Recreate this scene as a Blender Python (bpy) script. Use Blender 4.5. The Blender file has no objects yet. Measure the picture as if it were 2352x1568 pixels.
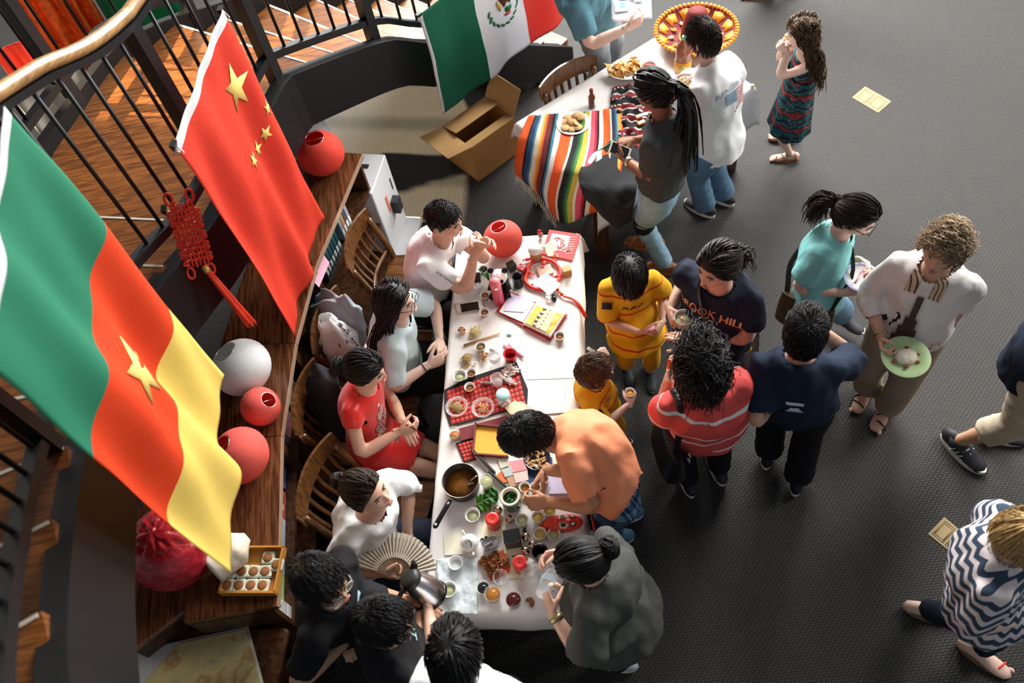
import bpy,bmesh,math,random
import numpy as np
from mathutils import Vector,Matrix,noise as mnoise
from mathutils.bvhtree import BVHTree
random.seed(7);rng=np.random.default_rng(7)
scene=bpy.context.scene
COL=scene.collection
# ------------------------------------------------------------------ camera
IW,IH=2352.0,1568.0
FPX=1900.0
NADIR=(1455.0,2040.0)
CAM=np.array([0.0,0.0,4.5])
_n=np.array([NADIR[0]-IW/2,-(NADIR[1]-IH/2),-FPX]);_n/=np.linalg.norm(_n)
_Z=-_n;_Y=np.array([0,0,-1.0]);_Y=_Y-_Y.dot(_Z)*_Z;_Y/=np.linalg.norm(_Y);_X=np.cross(_Y,_Z)
RC=np.array([_X,_Y,_Z])
cam_d=bpy.data.cameras.new('camera');cam=bpy.data.objects.new('camera',cam_d);COL.objects.link(cam)
cam_d.sensor_fit='HORIZONTAL';cam_d.sensor_width=36.0;cam_d.lens=36.0*FPX/IW
M=Matrix([list(RC[0])+[CAM[0]],list(RC[1])+[CAM[1]],list(RC[2])+[CAM[2]],[0,0,0,1]])
cam.matrix_world=M
cam_d.clip_start=0.05
cam_d.dof.use_dof=True;cam_d.dof.focus_distance=4.5;cam_d.dof.aperture_fstop=1.8
scene.camera=cam
# ------------------------------------------------------------------ light
scene.view_settings.view_transform='Standard';scene.view_settings.look='None'
scene.view_settings.gamma=1.0;scene.view_settings.use_curve_mapping=False
scene.view_settings.exposure=0.35
w=bpy.data.worlds.new('daylight');scene.world=w;w.use_nodes=True
bg=w.node_tree.nodes['Background'];bg.inputs[0].default_value=(0.80,0.90,1.0,1);bg.inputs[1].default_value=0.20
def area(name,loc,target,sx,sy,power,col):
 d=bpy.data.lights.new(name,'AREA');d.shape='RECTANGLE';d.size=sx;d.size_y=sy
 d.energy=power;d.color=col
 o=bpy.data.objects.new(name,d);COL.objects.link(o);o.location=loc
 o.rotation_euler=(Vector(target)-Vector(loc)).to_track_quat('-Z','Y').to_euler()
 return o
area('window_daylight',(2.6,9.6,5.0),(1.0,3.2,0.6),7.0,3.2,2000,(1.0,0.985,0.96))
area('window_daylight_side',(7.5,4.5,5.2),(0.5,2.5,0.6),3.0,5.0,560,(1.0,0.95,0.88))
sd=bpy.data.lights.new('sun','SUN');sd.energy=18.0;sd.color=(1.0,0.80,0.52);sd.angle=math.radians(1.2)
so=bpy.data.objects.new('sun',sd);COL.objects.link(so)
SUN_DIR=Vector((0.76,-0.28,-0.58)).normalized()
so.rotation_euler=SUN_DIR.to_track_quat('-Z','Y').to_euler();so.location=(-12,5,9)
# ------------------------------------------------------------------ helpers
def ray(px,py):
 return RC@np.array([px-IW/2,-(py-IH/2),-FPX])
def at(px,py,z):
 d=ray(px,py);return CAM+d*((z-CAM[2])/d[2])
def idir(px,py,dx,dy,z=1.0):
 v=at(px+dx,py+dy,z)-at(px,py,z);v[2]=0;return v/np.linalg.norm(v)
def nrm(v):
 v=np.asarray(v,float);return v/max(np.linalg.norm(v),1e-9)
def V(*a):return np.array(a,float)
UP=V(0,0,1)
MATS={}
def mat(name,col,rough=0.6,metal=0.0,spec=0.4,var=0.10,scale=30.0,bump=0.0,bscale=None,trans=0.0,emit=None,coat=0.0,sss=0.0,alpha=None,sheen=0.0,stretch=None,translucent=0.0):
 if name in MATS:return MATS[name]
 m=bpy.data.materials.new(name);m.use_nodes=True;MATS[name]=m
 nt=m.node_tree;b=nt.nodes['Principled BSDF'];L=nt.links.new
 b.inputs['Roughness'].default_value=rough;b.inputs['Metallic'].default_value=metal
 b.inputs['Specular IOR Level'].default_value=spec
 b.inputs['Transmission Weight'].default_value=trans
 b.inputs['Coat Weight'].default_value=coat
 if sheen:b.inputs['Sheen Weight'].default_value=sheen
 if alpha is not None:b.inputs['Alpha'].default_value=alpha
 tc=nt.nodes.new('ShaderNodeTexCoord');mp=nt.nodes.new('ShaderNodeMapping')
 L(tc.outputs['Object'],mp.inputs[0])
 if stretch:mp.inputs['Scale'].default_value=stretch
 nz=nt.nodes.new('ShaderNodeTexNoise');nz.inputs['Scale'].default_value=scale;nz.inputs['Detail'].default_value=3
 L(mp.outputs[0],nz.inputs['Vector'])
 mx=nt.nodes.new('ShaderNodeMix');mx.data_type='RGBA'
 c=np.array(col[:3],float)
 mx.inputs[6].default_value=(*np.clip(c*(1-var),0,1),1);mx.inputs[7].default_value=(*np.clip(c*(1+var),0,1),1)
 L(nz.outputs['Fac'],mx.inputs[0]);L(mx.outputs[2],b.inputs['Base Color'])
 if bump:
  n2=nt.nodes.new('ShaderNodeTexNoise');n2 .inputs['Scale'].default_value=bscale or scale;n2 .inputs['Detail'].default_value=4
  L(mp.outputs[0],n2 .inputs['Vector'])
  bp=nt.nodes.new('ShaderNodeBump');bp.inputs['Strength'].default_value=1.0;bp.inputs['Distance'].default_value=bump
  L(n2 .outputs['Fac'],bp.inputs['Height']);L(bp.outputs[0],b.inputs['Normal'])
 if translucent:
  tr=nt.nodes.new('ShaderNodeBsdfTranslucent');L(mx.outputs[2],tr.inputs[0])
  ms=nt.nodes.new('ShaderNodeMixShader');ms.inputs[0].default_value=translucent
  L(b.outputs[0],ms.inputs[1]);L(tr.outputs[0],ms.inputs[2]);L(ms.outputs[0],nt.nodes['Material Output'].inputs[0])
 if emit:
  b.inputs['Emission Color'].default_value=(*emit[:3],1);b.inputs['Emission Strength'].default_value=emit[3]
 return m
def ramp_mat(name,build,rough=0.7,bump=None,spec=0.3):
 if name in MATS:return MATS[name]
 m=bpy.data.materials.new(name);m.use_nodes=True;MATS[name]=m
 nt=m.node_tree;b=nt.nodes['Principled BSDF'];b.inputs['Roughness'].default_value=rough
 b.inputs['Specular IOR Level'].default_value=spec
 tc=nt.nodes.new('ShaderNodeTexCoord')
 r=build(nt,nt.links.new,tc)
 col,h=r if isinstance(r,tuple)else(r,None)
 nt.links.new(col,b.inputs['Base Color'])
 if h is not None:
  bp=nt.nodes.new('ShaderNodeBump');bp.inputs['Distance'].default_value=bump or 0.002
  nt.links.new(h,bp.inputs['Height']);nt.links.new(bp.outputs[0],b.inputs['Normal'])
 return m
def ramp(nt,stops,interp='LINEAR'):
 r=nt.nodes.new('ShaderNodeValToRGB');cr=r.color_ramp;cr.interpolation=interp
 while len(cr.elements)>1:cr.elements.remove(cr.elements[-1])
 cr.elements[0].position=stops[0][0];cr.elements[0].color=(*stops[0][1],1)
 for p,c in stops[1:]:
  e=cr.elements.new(p);e.color=(*c,1)
 return r
def math_node(nt,op,a,b=None):
 n=nt.nodes.new('ShaderNodeMath');n.operation=op
 for i,x in enumerate((a,b)):
  if x is None:continue
  if isinstance(x,(int,float)):n.inputs[i].default_value=x
  else:nt.links.new(x,n.inputs[i])
 return n.outputs[0]
class MB:
 def __init__(s):s.v=[];s.f=[];s.m=[];s.n=0;s.sm=[]
 def add(s,verts,faces,mi=0,smooth=True):
  verts=np.asarray(verts,float);o=s.n
  s.v.append(verts);s.n+=len(verts)
  for f in faces:s.f.append(tuple(int(i)+o for i in f))
  s.m+=[mi]*len(faces);s.sm+=[smooth]*len(faces);return s
 def box(s,c,size,R=None,mi=0,taper=1.0):
  h=np.asarray(size,float)/2
  p=np.array([[x,y,z]for z in(-1,1)for y in(-1,1)for x in(-1,1)],float)
  p[4:,:2]*=taper;p=p*h
  if R is not None:p=p@np.asarray(R).T
  return s.add(p+np.asarray(c,float),[(0,2,3,1),(4,5,7,6),(0,1,5,4),(2,6,7,3),(0,4,6,2),(1,3,7,5)],mi,False)
 def bbox(s,c,size,r=0.01,R=None,mi=0):
  hx,hy,hz=np.asarray(size,float)/2;r=min(r,hx*.95,hy*.95,hz*.95)
  rings=[]
  for z,ins in((-hz,r*.6),(-hz+r*.6,0),(hz-r*.6,0),(hz,r*.6)):
   ring=[]
   for cx,cy,a0 in((hx-r,hy-r,0),(-hx+r,hy-r,90),(-hx+r,-hy+r,180),(hx-r,-hy+r,270)):
    for k in range(4):
     a=math.radians(a0+k*30);rr=r-ins*.9
     ring.append((cx+rr*math.cos(a),cy+rr*math.sin(a),z))
   rings.append(ring)
  p=np.array(rings).reshape(-1,3)
  if R is not None:p=p@np.asarray(R).T
  n=16;f=[]
  for k in range(3):
   for i in range(n):j=(i+1)%n;f.append((k*n+i,k*n+j,(k+1)*n+j,(k+1)*n+i))
  f.append(tuple(reversed(range(n))));f.append(tuple(range(3*n,4*n)))
  return s.add(p+np.asarray(c,float),f,mi,False)
 def tube(s,pts,rad,n=10,side=None,caps=True,mi=0,smooth=True,close=False):
  pts=np.asarray(pts,float);k=len(pts)
  rad=[rad]*k if np.isscalar(rad)or isinstance(rad,tuple)else list(rad)
  rad=np.array([(r,r)if np.isscalar(r)else r for r in rad],float)
  if close:tg=np.roll(pts,-1,0)-np.roll(pts,1,0)
  else:tg=np.gradient(pts,axis=0)if k>2 else np.repeat((pts[1]-pts[0])[None],2,0)
  tg/=np.maximum(np.linalg.norm(tg,axis=1,keepdims=True),1e-9)
  if side is None:
   side=np.cross(tg[0],UP)
   if np.linalg.norm(side)<1e-3:side=V(1,0,0)
  a=np.linspace(0,2*np.pi,n,endpoint=False);P=[]
  sd=np.asarray(side,float)
  for i in range(k):
   s_i=sd[i]if sd.ndim==2 else sd
   s_i=s_i-s_i.dot(tg[i])*tg[i];s_i=s_i/max(np.linalg.norm(s_i),1e-9)
   if sd.ndim==1:sd=s_i
   b_i=np.cross(tg[i],s_i)
   P.append(pts[i]+np.outer(np.cos(a)*rad[i,0],s_i)+np.outer(np.sin(a)*rad[i,1],b_i))
  P=np.concatenate(P);f=[]
  for i in range(k if close else k-1):
   ii=(i+1)%k
   for j in range(n):jj=(j+1)%n;f.append((i*n+j,i*n+jj,ii*n+jj,ii*n+j))
  if caps and not close:f.append(tuple(reversed(range(n))));f.append(tuple(range((k-1)*n,k*n)))
  return s.add(P,f,mi,smooth)
 def lathe(s,prof,c=(0,0,0),n=20,R=None,mi=0,smooth=True,rfun=None):
  c=np.asarray(c,float);a=np.linspace(0,2*np.pi,n,endpoint=False);P=[];f=[];idx=[]
  for r,z in prof:
   if r<1e-6:idx.append([len(P)]);P.append((0,0,z))
   else:
    rr=np.full(n,r)if rfun is None else r*rfun(a,z)
    idx.append(list(range(len(P),len(P)+n)));P+=list(zip(rr*np.cos(a),rr*np.sin(a),np.full(n,z)))
  for p,q in zip(idx[:-1],idx[1:]):
   for j in range(n):
    jj=(j+1)%n
    if len(p)==1 and len(q)==1:continue
    if len(p)==1:f.append((p[0],q[jj],q[j]))
    elif len(q)==1:f.append((p[j],p[jj],q[0]))
    else:f.append((p[j],p[jj],q[jj],q[j]))
  P=np.array(P,float)
  if R is not None:P=P@np.asarray(R).T
  return s.add(P+c,f,mi,smooth)
 def ell(s,c,r,R=None,n=14,m=9,mi=0):
  th=np.linspace(0,np.pi,m+1)
  r=np.asarray([r]*3 if np.isscalar(r)else r,float)
  P=[(0,0,1)];f=[]
  for t in th[1:-1]:
   for a in np.linspace(0,2*np.pi,n,endpoint=False):P.append((math.sin(t)*math.cos(a),math.sin(t)*math.sin(a),math.cos(t)))
  P.append((0,0,-1));P=np.array(P)*r
  for j in range(n):f.append((0,1+j,1+(j+1)%n))
  for k in range(m-2):
   for j in range(n):a0=1+k*n;f.append((a0+j,a0+n+j,a0+n+(j+1)%n,a0+(j+1)%n))
  a0=1+(m-2)*n
  for j in range(n):f.append((a0+j,len(P)-1,a0+(j+1)%n))
  if R is not None:P=P@np.asarray(R).T
  return s.add(P+np.asarray(c,float),f,mi)
 def grid(s,P,mi=0,wrap=False,smooth=True,mfun=None):
  r,c=P.shape[:2];o=s.n;f=[];ms=[]
  for i in range(r-1):
   for j in range(c if wrap else c-1):
    jj=(j+1)%c;f.append((i*c+j,i*c+jj,(i+1)*c+jj,(i+1)*c+j));ms.append(mfun(i,j)if mfun else mi)
  s.add(P.reshape(-1,3),f,mi,smooth)
  s.m[-len(ms):]=ms;return s
 def prism(s,poly,z0,z1,mi=0,R=None,c=(0,0,0)):
  poly=np.asarray(poly,float);n=len(poly)
  P=np.concatenate([np.c_[poly,np.full(n,z0)],np.c_[poly,np.full(n,z1)]])
  if R is not None:P=P@np.asarray(R).T
  f=[tuple(reversed(range(n))),tuple(range(n,2*n))]+[(i,(i+1)%n,n+(i+1)%n,n+i)for i in range(n)]
  return s.add(P+np.asarray(c,float),f,mi,False)
 def build(s,name,mats,parent=None,world=False,thick=0.0,sub=0):
  me=bpy.data.meshes.new(name)
  vv=np.concatenate(s.v)if s.v else np.zeros((0,3))
  if world and parent is not None:
   Mi=np.array(parent.matrix_basis.inverted());vv=vv@Mi[:3,:3].T+Mi[:3,3]
  me.from_pydata(vv.tolist(),[],s.f)
  if not isinstance(mats,(list,tuple)):mats=[mats]
  for mm in mats:me.materials.append(mm)
  if len(mats)>1:me.polygons.foreach_set('material_index',np.array(s.m,np.int32))
  me.polygons.foreach_set('use_smooth',np.array(s.sm,bool))
  me.update()
  o=bpy.data.objects.new(name,me);COL.objects.link(o);o.parent=parent
  if thick:md=o.modifiers.new('thickness','SOLIDIFY');md.thickness=thick;md.offset=0
  if sub:md=o.modifiers.new('smooth','SUBSURF');md.levels=sub;md.render_levels=sub
  return o
def tag(o,label,cat,group=None):
 o['label']=label;o['category']=cat
 if group:o['group']=group
 return o
def thing(name,label,cat,loc=(0,0,0),rotz=0.0,group=None):
 o=bpy.data.objects.new(name,None);COL.objects.link(o);o.empty_display_size=0.05
 o.location=[float(x)for x in loc];o.rotation_euler=(0,0,rotz)
 o.matrix_basis=Matrix.Translation(Vector([float(x)for x in loc]))@Matrix.Rotation(rotz,4,'Z')
 return tag(o,label,cat,group)
def struct(o):o['kind']='structure';return o
def Rz(a):c,s_=math.cos(a),math.sin(a);return np.array([[c,-s_,0],[s_,c,0],[0,0,1]])
def Rx(a):c,s_=math.cos(a),math.sin(a);return np.array([[1,0,0],[0,c,-s_],[0,s_,c]])
def Ry(a):c,s_=math.cos(a),math.sin(a);return np.array([[c,0,s_],[0,1,0],[-s_,0,c]])
def frame(x=None,z=None,y=None):
 if x is not None and z is not None:z=nrm(z);x=nrm(np.asarray(x)-np.dot(x,z)*z);y=np.cross(z,x)
 elif y is not None and z is not None:y=nrm(y);z=nrm(np.asarray(z)-np.dot(z,y)*y);x=np.cross(y,z)
 return np.column_stack([x,y,z])
def yaw_of(d):return math.atan2(d[1],d[0])
def cat_rom(pts,n=8):
 pts=np.asarray(pts,float);q=np.vstack([2*pts[0]-pts[1],pts,2*pts[-1]-pts[-2]]);out=[]
 for i in range(1,len(q)-2):
  for t in np.linspace(0,1,n,endpoint=False):
   a,b,c,d=q[i-1:i+3]
   out.append(.5*(2*b+(c-a)*t+(2*a-5*b+4*c-d)*t*t+(3*b-a-3*c+d)*t**3))
 out.append(pts[-1]);return np.array(out)
_fonts={}
def text_shape(txt,size=1.0,ext=0.0):
 cu=bpy.data.curves.new('lettering','FONT');cu.body=txt;cu.size=size;cu.align_x='CENTER';cu.align_y='CENTER'
 cu.extrude=ext;cu.resolution_u=2
 ob=bpy.data.objects.new('lettering',cu);COL.objects.link(ob)
 dg=bpy.context.evaluated_depsgraph_get();me=bpy.data.meshes.new_from_object(ob.evaluated_get(dg))
 v=np.array([x.co[:]for x in me.vertices]);f=[tuple(p.vertices)for p in me.polygons]
 bpy.data.objects.remove(ob);bpy.data.curves.remove(cu);bpy.data.meshes.remove(me)
 return v,f
def star_poly(r,inner=0.382,n=5,a0=math.pi/2):
 return[(rr*math.cos(a0+k*math.pi/n),rr*math.sin(a0+k*math.pi/n))for k in range(2*n)for rr in[r if k%2==0 else r*inner]]
def hue_noise(pts,f,seed=0):
 return np.array([mnoise.noise(Vector((p[0]*f+seed,p[1]*f,p[2]*f)))for p in pts])
 # ================================================================== STRUCTURE
def wood_mat(name,dark,light,scale=(2.0,30.0,30.0),rough=0.35,coat=0.3,rot=0.0,contrast=1.0):
 def b(nt,L,tc):
  mp=nt.nodes.new('ShaderNodeMapping');mp.inputs['Scale'].default_value=scale;mp.inputs['Rotation'].default_value=(0,0,rot)
  L(tc.outputs['Object'],mp.inputs[0])
  n=nt.nodes.new('ShaderNodeTexNoise');n.inputs['Scale'].default_value=1.6;n.inputs['Detail'].default_value=6;n.inputs['Distortion'].default_value=0.6
  L(mp.outputs[0],n.inputs['Vector'])
  mid=tuple((a+c)/2 for a,c in zip(dark,light))
  r=ramp(nt,[(0.30,dark),(0.48,mid),(0.60,light),(0.70,mid)]);L(n.outputs['Fac'],r.inputs[0])
  return r.outputs[0],n.outputs['Fac']
 m=ramp_mat(name,b,rough,0.0006)
 m.node_tree.nodes['Principled BSDF'].inputs['Coat Weight'].default_value=coat
 m.node_tree.nodes['Principled BSDF'].inputs['Coat Roughness'].default_value=0.2
 return m
def carpet_build(nt,L,tc):
 mp=nt.nodes.new('ShaderNodeMapping');mp.inputs['Rotation'].default_value=(0,0,0.10)
 L(tc.outputs['Object'],mp.inputs[0])
 nd=nt.nodes.new('ShaderNodeTexNoise');nd.inputs['Scale'].default_value=55;nd.inputs['Detail'].default_value=2
 L(mp.outputs[0],nd.inputs['Vector'])
 vm=nt.nodes.new('ShaderNodeVectorMath');vm.operation='MULTIPLY_ADD';vm.inputs[1].default_value=(0.005,0.005,0);L(nd.outputs['Color'],vm.inputs[0]);L(mp.outputs[0],vm.inputs[2])
 sep=nt.nodes.new('ShaderNodeSeparateXYZ');L(vm.outputs[0],sep.inputs[0])
 X,Y=sep.outputs[0],sep.outputs[1]
 ck=nt.nodes.new('ShaderNodeTexChecker');ck.inputs['Scale'].default_value=72;L(vm.outputs[0],ck.inputs['Vector'])
 sx=math_node(nt,'SINE',math_node(nt,'MULTIPLY',X,72*math.pi*2));sy=math_node(nt,'SINE',math_node(nt,'MULTIPLY',Y,72*math.pi*2))
 mx=nt.nodes.new('ShaderNodeMix');mx.data_type='FLOAT';L(ck.outputs['Fac'],mx.inputs[0]);L(sx,mx.inputs[2]);L(sy,mx.inputs[3])
 h=math_node(nt,'MULTIPLY_ADD',mx.outputs[0],0.5);h.node.inputs[2].default_value=0.5
 nz=nt.nodes.new('ShaderNodeTexNoise');nz.inputs['Scale'].default_value=140;nz.inputs['Detail'].default_value=3;L(mp.outputs[0],nz.inputs['Vector'])
 h2=math_node(nt,'MULTIPLY',h,math_node(nt,'ADD',nz.outputs['Fac'],0.45))
 r=ramp(nt,[(0.0,(0.004,0.004,0.004)),(0.45,(0.013,0.012,0.011)),(0.9,(0.042,0.037,0.031))]);L(h2,r.inputs[0])
 tint=nt.nodes.new('ShaderNodeTexNoise');tint.inputs['Scale'].default_value=9;tint.inputs['Detail'].default_value=2;L(mp.outputs[0],tint.inputs['Vector'])
 mc=nt.nodes.new('ShaderNodeMix');mc.data_type='RGBA';mc.blend_type='MULTIPLY';mc.inputs[0].default_value=0.6
 tr=ramp(nt,[(0.35,(0.75,0.78,0.80)),(0.65,(1.05,1.0,0.92))]);L(tint.outputs['Fac'],tr.inputs[0])
 L(r.outputs[0],mc.inputs[6]);L(tr.outputs[0],mc.inputs[7])
 return mc.outputs[2],h2
M_CARPET=ramp_mat('dark_woven_carpet',carpet_build,0.62,0.002,0.38)
M_CARPET.node_tree.nodes['Principled BSDF'].inputs['Sheen Weight'].default_value=0.10
M_WALL=mat('wall_paint',(0.30,0.28,0.25),0.8)
M_BLACK=mat('black_painted_steel',(0.005,0.005,0.006),0.45,spec=0.45,var=0.2,scale=60,bump=0.0003,bscale=200)
M_STRINGER=mat('black_painted_stringer',(0.0055,0.0055,0.006),0.5,spec=0.3,var=0.2,scale=12)
M_TREAD=wood_mat('stair_oak',(0.065,0.018,0.004),(0.24,0.080,0.015),(4,40,40),0.4,0.2,rot=0.5)
M_HANDRAIL=wood_mat('handrail_oak',(0.23,0.115,0.04),(0.46,0.27,0.11),(8,8,40),0.35,0.4)
M_COUNTER=wood_mat('dark_walnut',(0.030,0.011,0.005),(0.17,0.063,0.024),(35,3.0,30),0.22,0.5,rot=-0.12)
M_SHELF=wood_mat('shelf_walnut',(0.020,0.008,0.004),(0.09,0.035,0.014),(20,20,3),0.35,0.3)
M_CHAIR=wood_mat('chair_oak',(0.050,0.018,0.005),(0.17,0.070,0.020),(30,6,6),0.28,0.5)
M_METAL=mat('bright_metal',(0.75,0.74,0.72),0.22,1.0,var=0.05)
M_WHITE=mat('white_cotton',(0.82,0.80,0.77),0.85,var=0.03,bump=0.0015,bscale=14)
M_PAPER=mat('white_paper',(0.80,0.79,0.77),0.8,var=0.02)
fl=MB();fl.box((0.5,3.5,-0.05),(15,17,0.1));floor=struct(fl.build('floor',M_CARPET));floor['label']='dark grey woven carpet floor'
def sun_mask_wall(name,x,y0,y1,z1,wy0,wy1,wz0,wz1):
 b=MB();t=0.2
 for(a0,a1,c0,c1)in((y0,wy0,0,z1),(wy1,y1,0,z1),(wy0,wy1,0,wz0),(wy0,wy1,wz1,z1)):
  b.box((x,(a0+a1)/2,(c0+c1)/2),(t,a1-a0,c1-c0))
 o=struct(b.build(name,M_WALL));o['label']='unseen wall added to hold back the sun except through one opening'
 return o
sun_mask_wall('sun_mask_wall_left',-7.1,-6,16,14.0,5.9,8.4,4.4,6.2)  # out-of-view wall added to block the sun; its opening shapes the lit patch
wf=MB()
for k in range(5):wf.box((-7.05,5.9+k*0.63,5.3),(0.05,0.05,1.8))
struct(wf.build('sun_opening_bars',M_BLACK))  # bars across the opening of the added sun-blocking wall
# ---------------------------------------------------------------- staircase
SP=np.array([(1.02,5.72,0.10),(0.40,5.20,0.66),(-0.13,4.75,1.13),(-0.36,4.556,1.34),(-0.88,3.95,1.68),(-1.10,3.40,1.69),(-1.265,2.93,1.71),(-1.457,2.375,1.88),(-1.52,1.73,2.08),(-1.22,0.70,2.55),(-0.88,0.20,2.80)])
def path_at(P,d):
 seg=np.linalg.norm(np.diff(P[:,:2],axis=0),axis=1);cum=np.r_[0,np.cumsum(seg)]
 return np.array([np.interp(d,cum,P[:,k])for k in range(3)])
def dense(P,step=0.06):
 L_=np.linalg.norm(np.diff(P[:,:2],axis=0),axis=1).sum();n=int(L_/step)
 return np.array([path_at(P,d)for d in np.linspace(0,L_,n)])
SPC=np.vstack([cat_rom(SP[:5],6)[:-1],cat_rom(SP[4:],6)])
SPD=dense(SPC)
SLEN=np.linalg.norm(np.diff(SPC[:,:2],axis=0),axis=1).sum()
def normals(P):
 t=np.gradient(P[:,:2],axis=0);t/=np.linalg.norm(t,axis=1,keepdims=True)
 return np.c_[t[:,1],-t[:,0],np.zeros(len(t))]
NRM=normals(SPD)
for _ in range(12):
 NRM[1:-1]=(NRM[:-2]+2*NRM[1:-1]+NRM[2:])/4
NRM/=np.linalg.norm(NRM,axis=1,keepdims=True)
def offset_path(d):return SPD+NRM*d
INNER=offset_path(1.28)
SD=np.r_[0,np.cumsum(np.linalg.norm(np.diff(SPD[:,:2],axis=0),axis=1))]
def out_at(d):return np.array([np.interp(d,SD,SPD[:,k])for k in range(3)])
def inn_at(d):return np.array([np.interp(d,SD,INNER[:,k])for k in range(3)])
def nrm_at(d):return nrm([np.interp(d,SD,NRM[:,k])for k in range(3)])
stair=thing('staircase','curved oak staircase with a black stringer rising along the left','staircase',(-1.6,3.4,0))
def band(path_fn,dz_top,dz_bot,o0,o1,name,d0=0,d1=None,m=M_STRINGER):
 ds=np.linspace(d0,SLEN-0.02 if d1 is None else d1,70);rows=[]
 for d in ds:
  p=path_fn(d);n=nrm_at(d)
  z1=p[2]+dz_top;z0=max(p[2]+dz_bot,0.0);z1=max(z1,0.02)
  a=p+n*o0;b=p+n*o1
  rows.append([(a[0],a[1],z0),(a[0],a[1],z1),(b[0],b[1],z1),(b[0],b[1],z0)])
 R_=np.array(rows);bmb=MB();bmb.grid(R_,wrap=True,smooth=False)
 bmb.add(R_[0],[(3,2,1,0)],0,False);bmb.add(R_[-1],[(0,1,2,3)],0,False)
 return bmb.build(name,m,stair,world=True)
band(out_at,0.0,-0.36,0.0,0.085,'stringer')
band(inn_at,0.0,-0.36,-0.055,0.0,'stringer')
D3=SD[np.argmin(np.abs(SPD[:,0]+0.88)+np.abs(SPD[:,1]-3.95))];D4=SD[np.argmin(np.linalg.norm(SPD[:,:2]-SP[6,:2],axis=1))]
def slab(d0,d1,z1,z0,name,m,n=2,o0=0.05,o1=0.05,nose=False):
 ds=np.linspace(d0,d1,n);A=[out_at(d)+nrm_at(d)*o0 for d in ds];B=[inn_at(d)-nrm_at(d)*o1 for d in ds]
 poly=[p[:2]for p in A]+[p[:2]for p in B[::-1]]
 b=MB();b.prism(poly,z0,z1)
 return b.build(name,m,stair,world=True)
nf1=9
M_NOSE=mat('pale_nosing_strip',(0.55,0.50,0.42),0.5)
for k in range(nf1):
 d0=D3*k/nf1;d1=D3*(k+1)/nf1;z=0.17*(k+1)-0.01
 t=slab(d0-0.0,d1+0.02,z,z-0.045,'tread',M_TREAD)
 slab(d0+0.03,d0+0.05,z-0.045,z-0.17,'riser',M_STRINGER)
 slab(d0,d0+0.012,z+0.003,z-0.03,'nosing',M_NOSE,o0=0.06,o1=0.06)
slab(D3-0.02,D4+0.02,1.60,1.54,'landing',M_TREAD,n=14)
slab(D3-0.02,D4+0.02,1.52,1.36,'shade_soffit',M_STRINGER,n=14)  # unseen slab added to keep the space below the landing dark
nf2=8;DE=SLEN-0.05
for k in range(nf2):
 d0=D4+(DE-D4)*k/nf2;d1=D4+(DE-D4)*(k+1)/nf2;z=out_at((d0+d1)/2)[2]-0.05
 slab(d0-0.02,d1,z,z-0.045,'tread',M_TREAD,n=3)
 slab(d0,d0+0.02,z-0.045,z-0.17,'riser',M_TREAD)
 slab(d0-0.02,d0-0.008,z+0.003,z-0.03,'nosing',M_NOSE,o0=0.06,o1=0.06)
def railing(fn,label,d_from,d_to,posts,off,step=0.128,hz=lambda d:0.98):
 base=fn((d_from+d_to)/2)
 r=thing('stair_railing',label,'railing',(base[0],base[1],0))
 ds=np.linspace(d_from,d_to,90)
 P=np.array([fn(d)+nrm_at(d)*off for d in ds])
 side=np.array([nrm_at(d)for d in ds])
 def rect(z,w_,h,name,m,rnd=False):
  q=P+(V(0,0,z)if np.isscalar(z)else np.outer(z,UP));b=MB()
  if rnd:b.tube(q,(w_/2,h/2),10,side=side)
  else:
   R_=np.stack([q-side*w_/2-UP*h/2,q+side*w_/2-UP*h/2,q+side*w_/2+UP*h/2,q-side*w_/2+UP*h/2],1)
   b.grid(R_,wrap=True,smooth=False);b.add(R_[0],[(0,1,2,3)],0,False);b.add(R_[-1],[(3,2,1,0)],0,False)
  return b.build(name,m,r,world=True)
 rect(0.115,0.05,0.045,'bottom_rail',M_BLACK)
 hh=np.array([hz(d)for d in ds])
 rect(hh-0.045,0.045,0.03,'top_rail',M_BLACK)
 rect(hh,0.062,0.055,'handrail',M_HANDRAIL,True)
 bars=MB();bars.tube([(0,0,0),(0,0,0.82)],0.0095,8)
 first=None;n=int((d_to-d_from)/step)
 for k in range(n):
  d=d_from+(k+0.5)*step
  if min(abs(d-x)for x in posts)<0.05:continue
  p=fn(d)+nrm_at(d)*off;loc=Vector(p)-r.location
  if first is None:first=bars.build('baluster',M_BLACK,r);o=first
  else:o=first.copy();COL.objects.link(o);o.parent=r
  o.location=(loc.x,loc.y,p[2]+0.115);o.scale=(1,1,(hz(d)-0.155)/0.82)
 for d in posts:
  p=fn(d)+nrm_at(d)*off;yw=yaw_of(nrm_at(d));b=MB()
  b.box((p[0],p[1],p[2]+0.38+(hz(d)-.98)/2),(0.065,0.065,1.10+hz(d)-.98),Rz(yw));b.build('post',M_BLACK,r,world=True)
 return r
def dnear(x,y):return SD[np.argmin(np.linalg.norm(SPD[:,:2]-V(x,y),axis=1))]
DP1=dnear(-1.175,3.2)
railing(out_at,'black baluster railing with oak handrail on the room side of the stairs',dnear(0.75,5.5),SLEN-0.05,[dnear(0.4,5.2),dnear(-0.36,4.556),D3,dnear(-1.175,3.2),dnear(-1.5,1.55)],0.095,hz=lambda d:float(np.interp(d,[DP1-.05,DP1+.50],[0.925,1.03])))
railing(inn_at,'black baluster railing with oak handrail on the far side of the stairs',dnear(-0.36,4.556),dnear(-1.52,1.7),[dnear(-0.6,4.3),dnear(-1.0,3.7),D4],-0.028)
# ================================================================== FURNITURE
def pxy(px,py,z):p=at(px,py,z);return p[:2]
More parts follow.
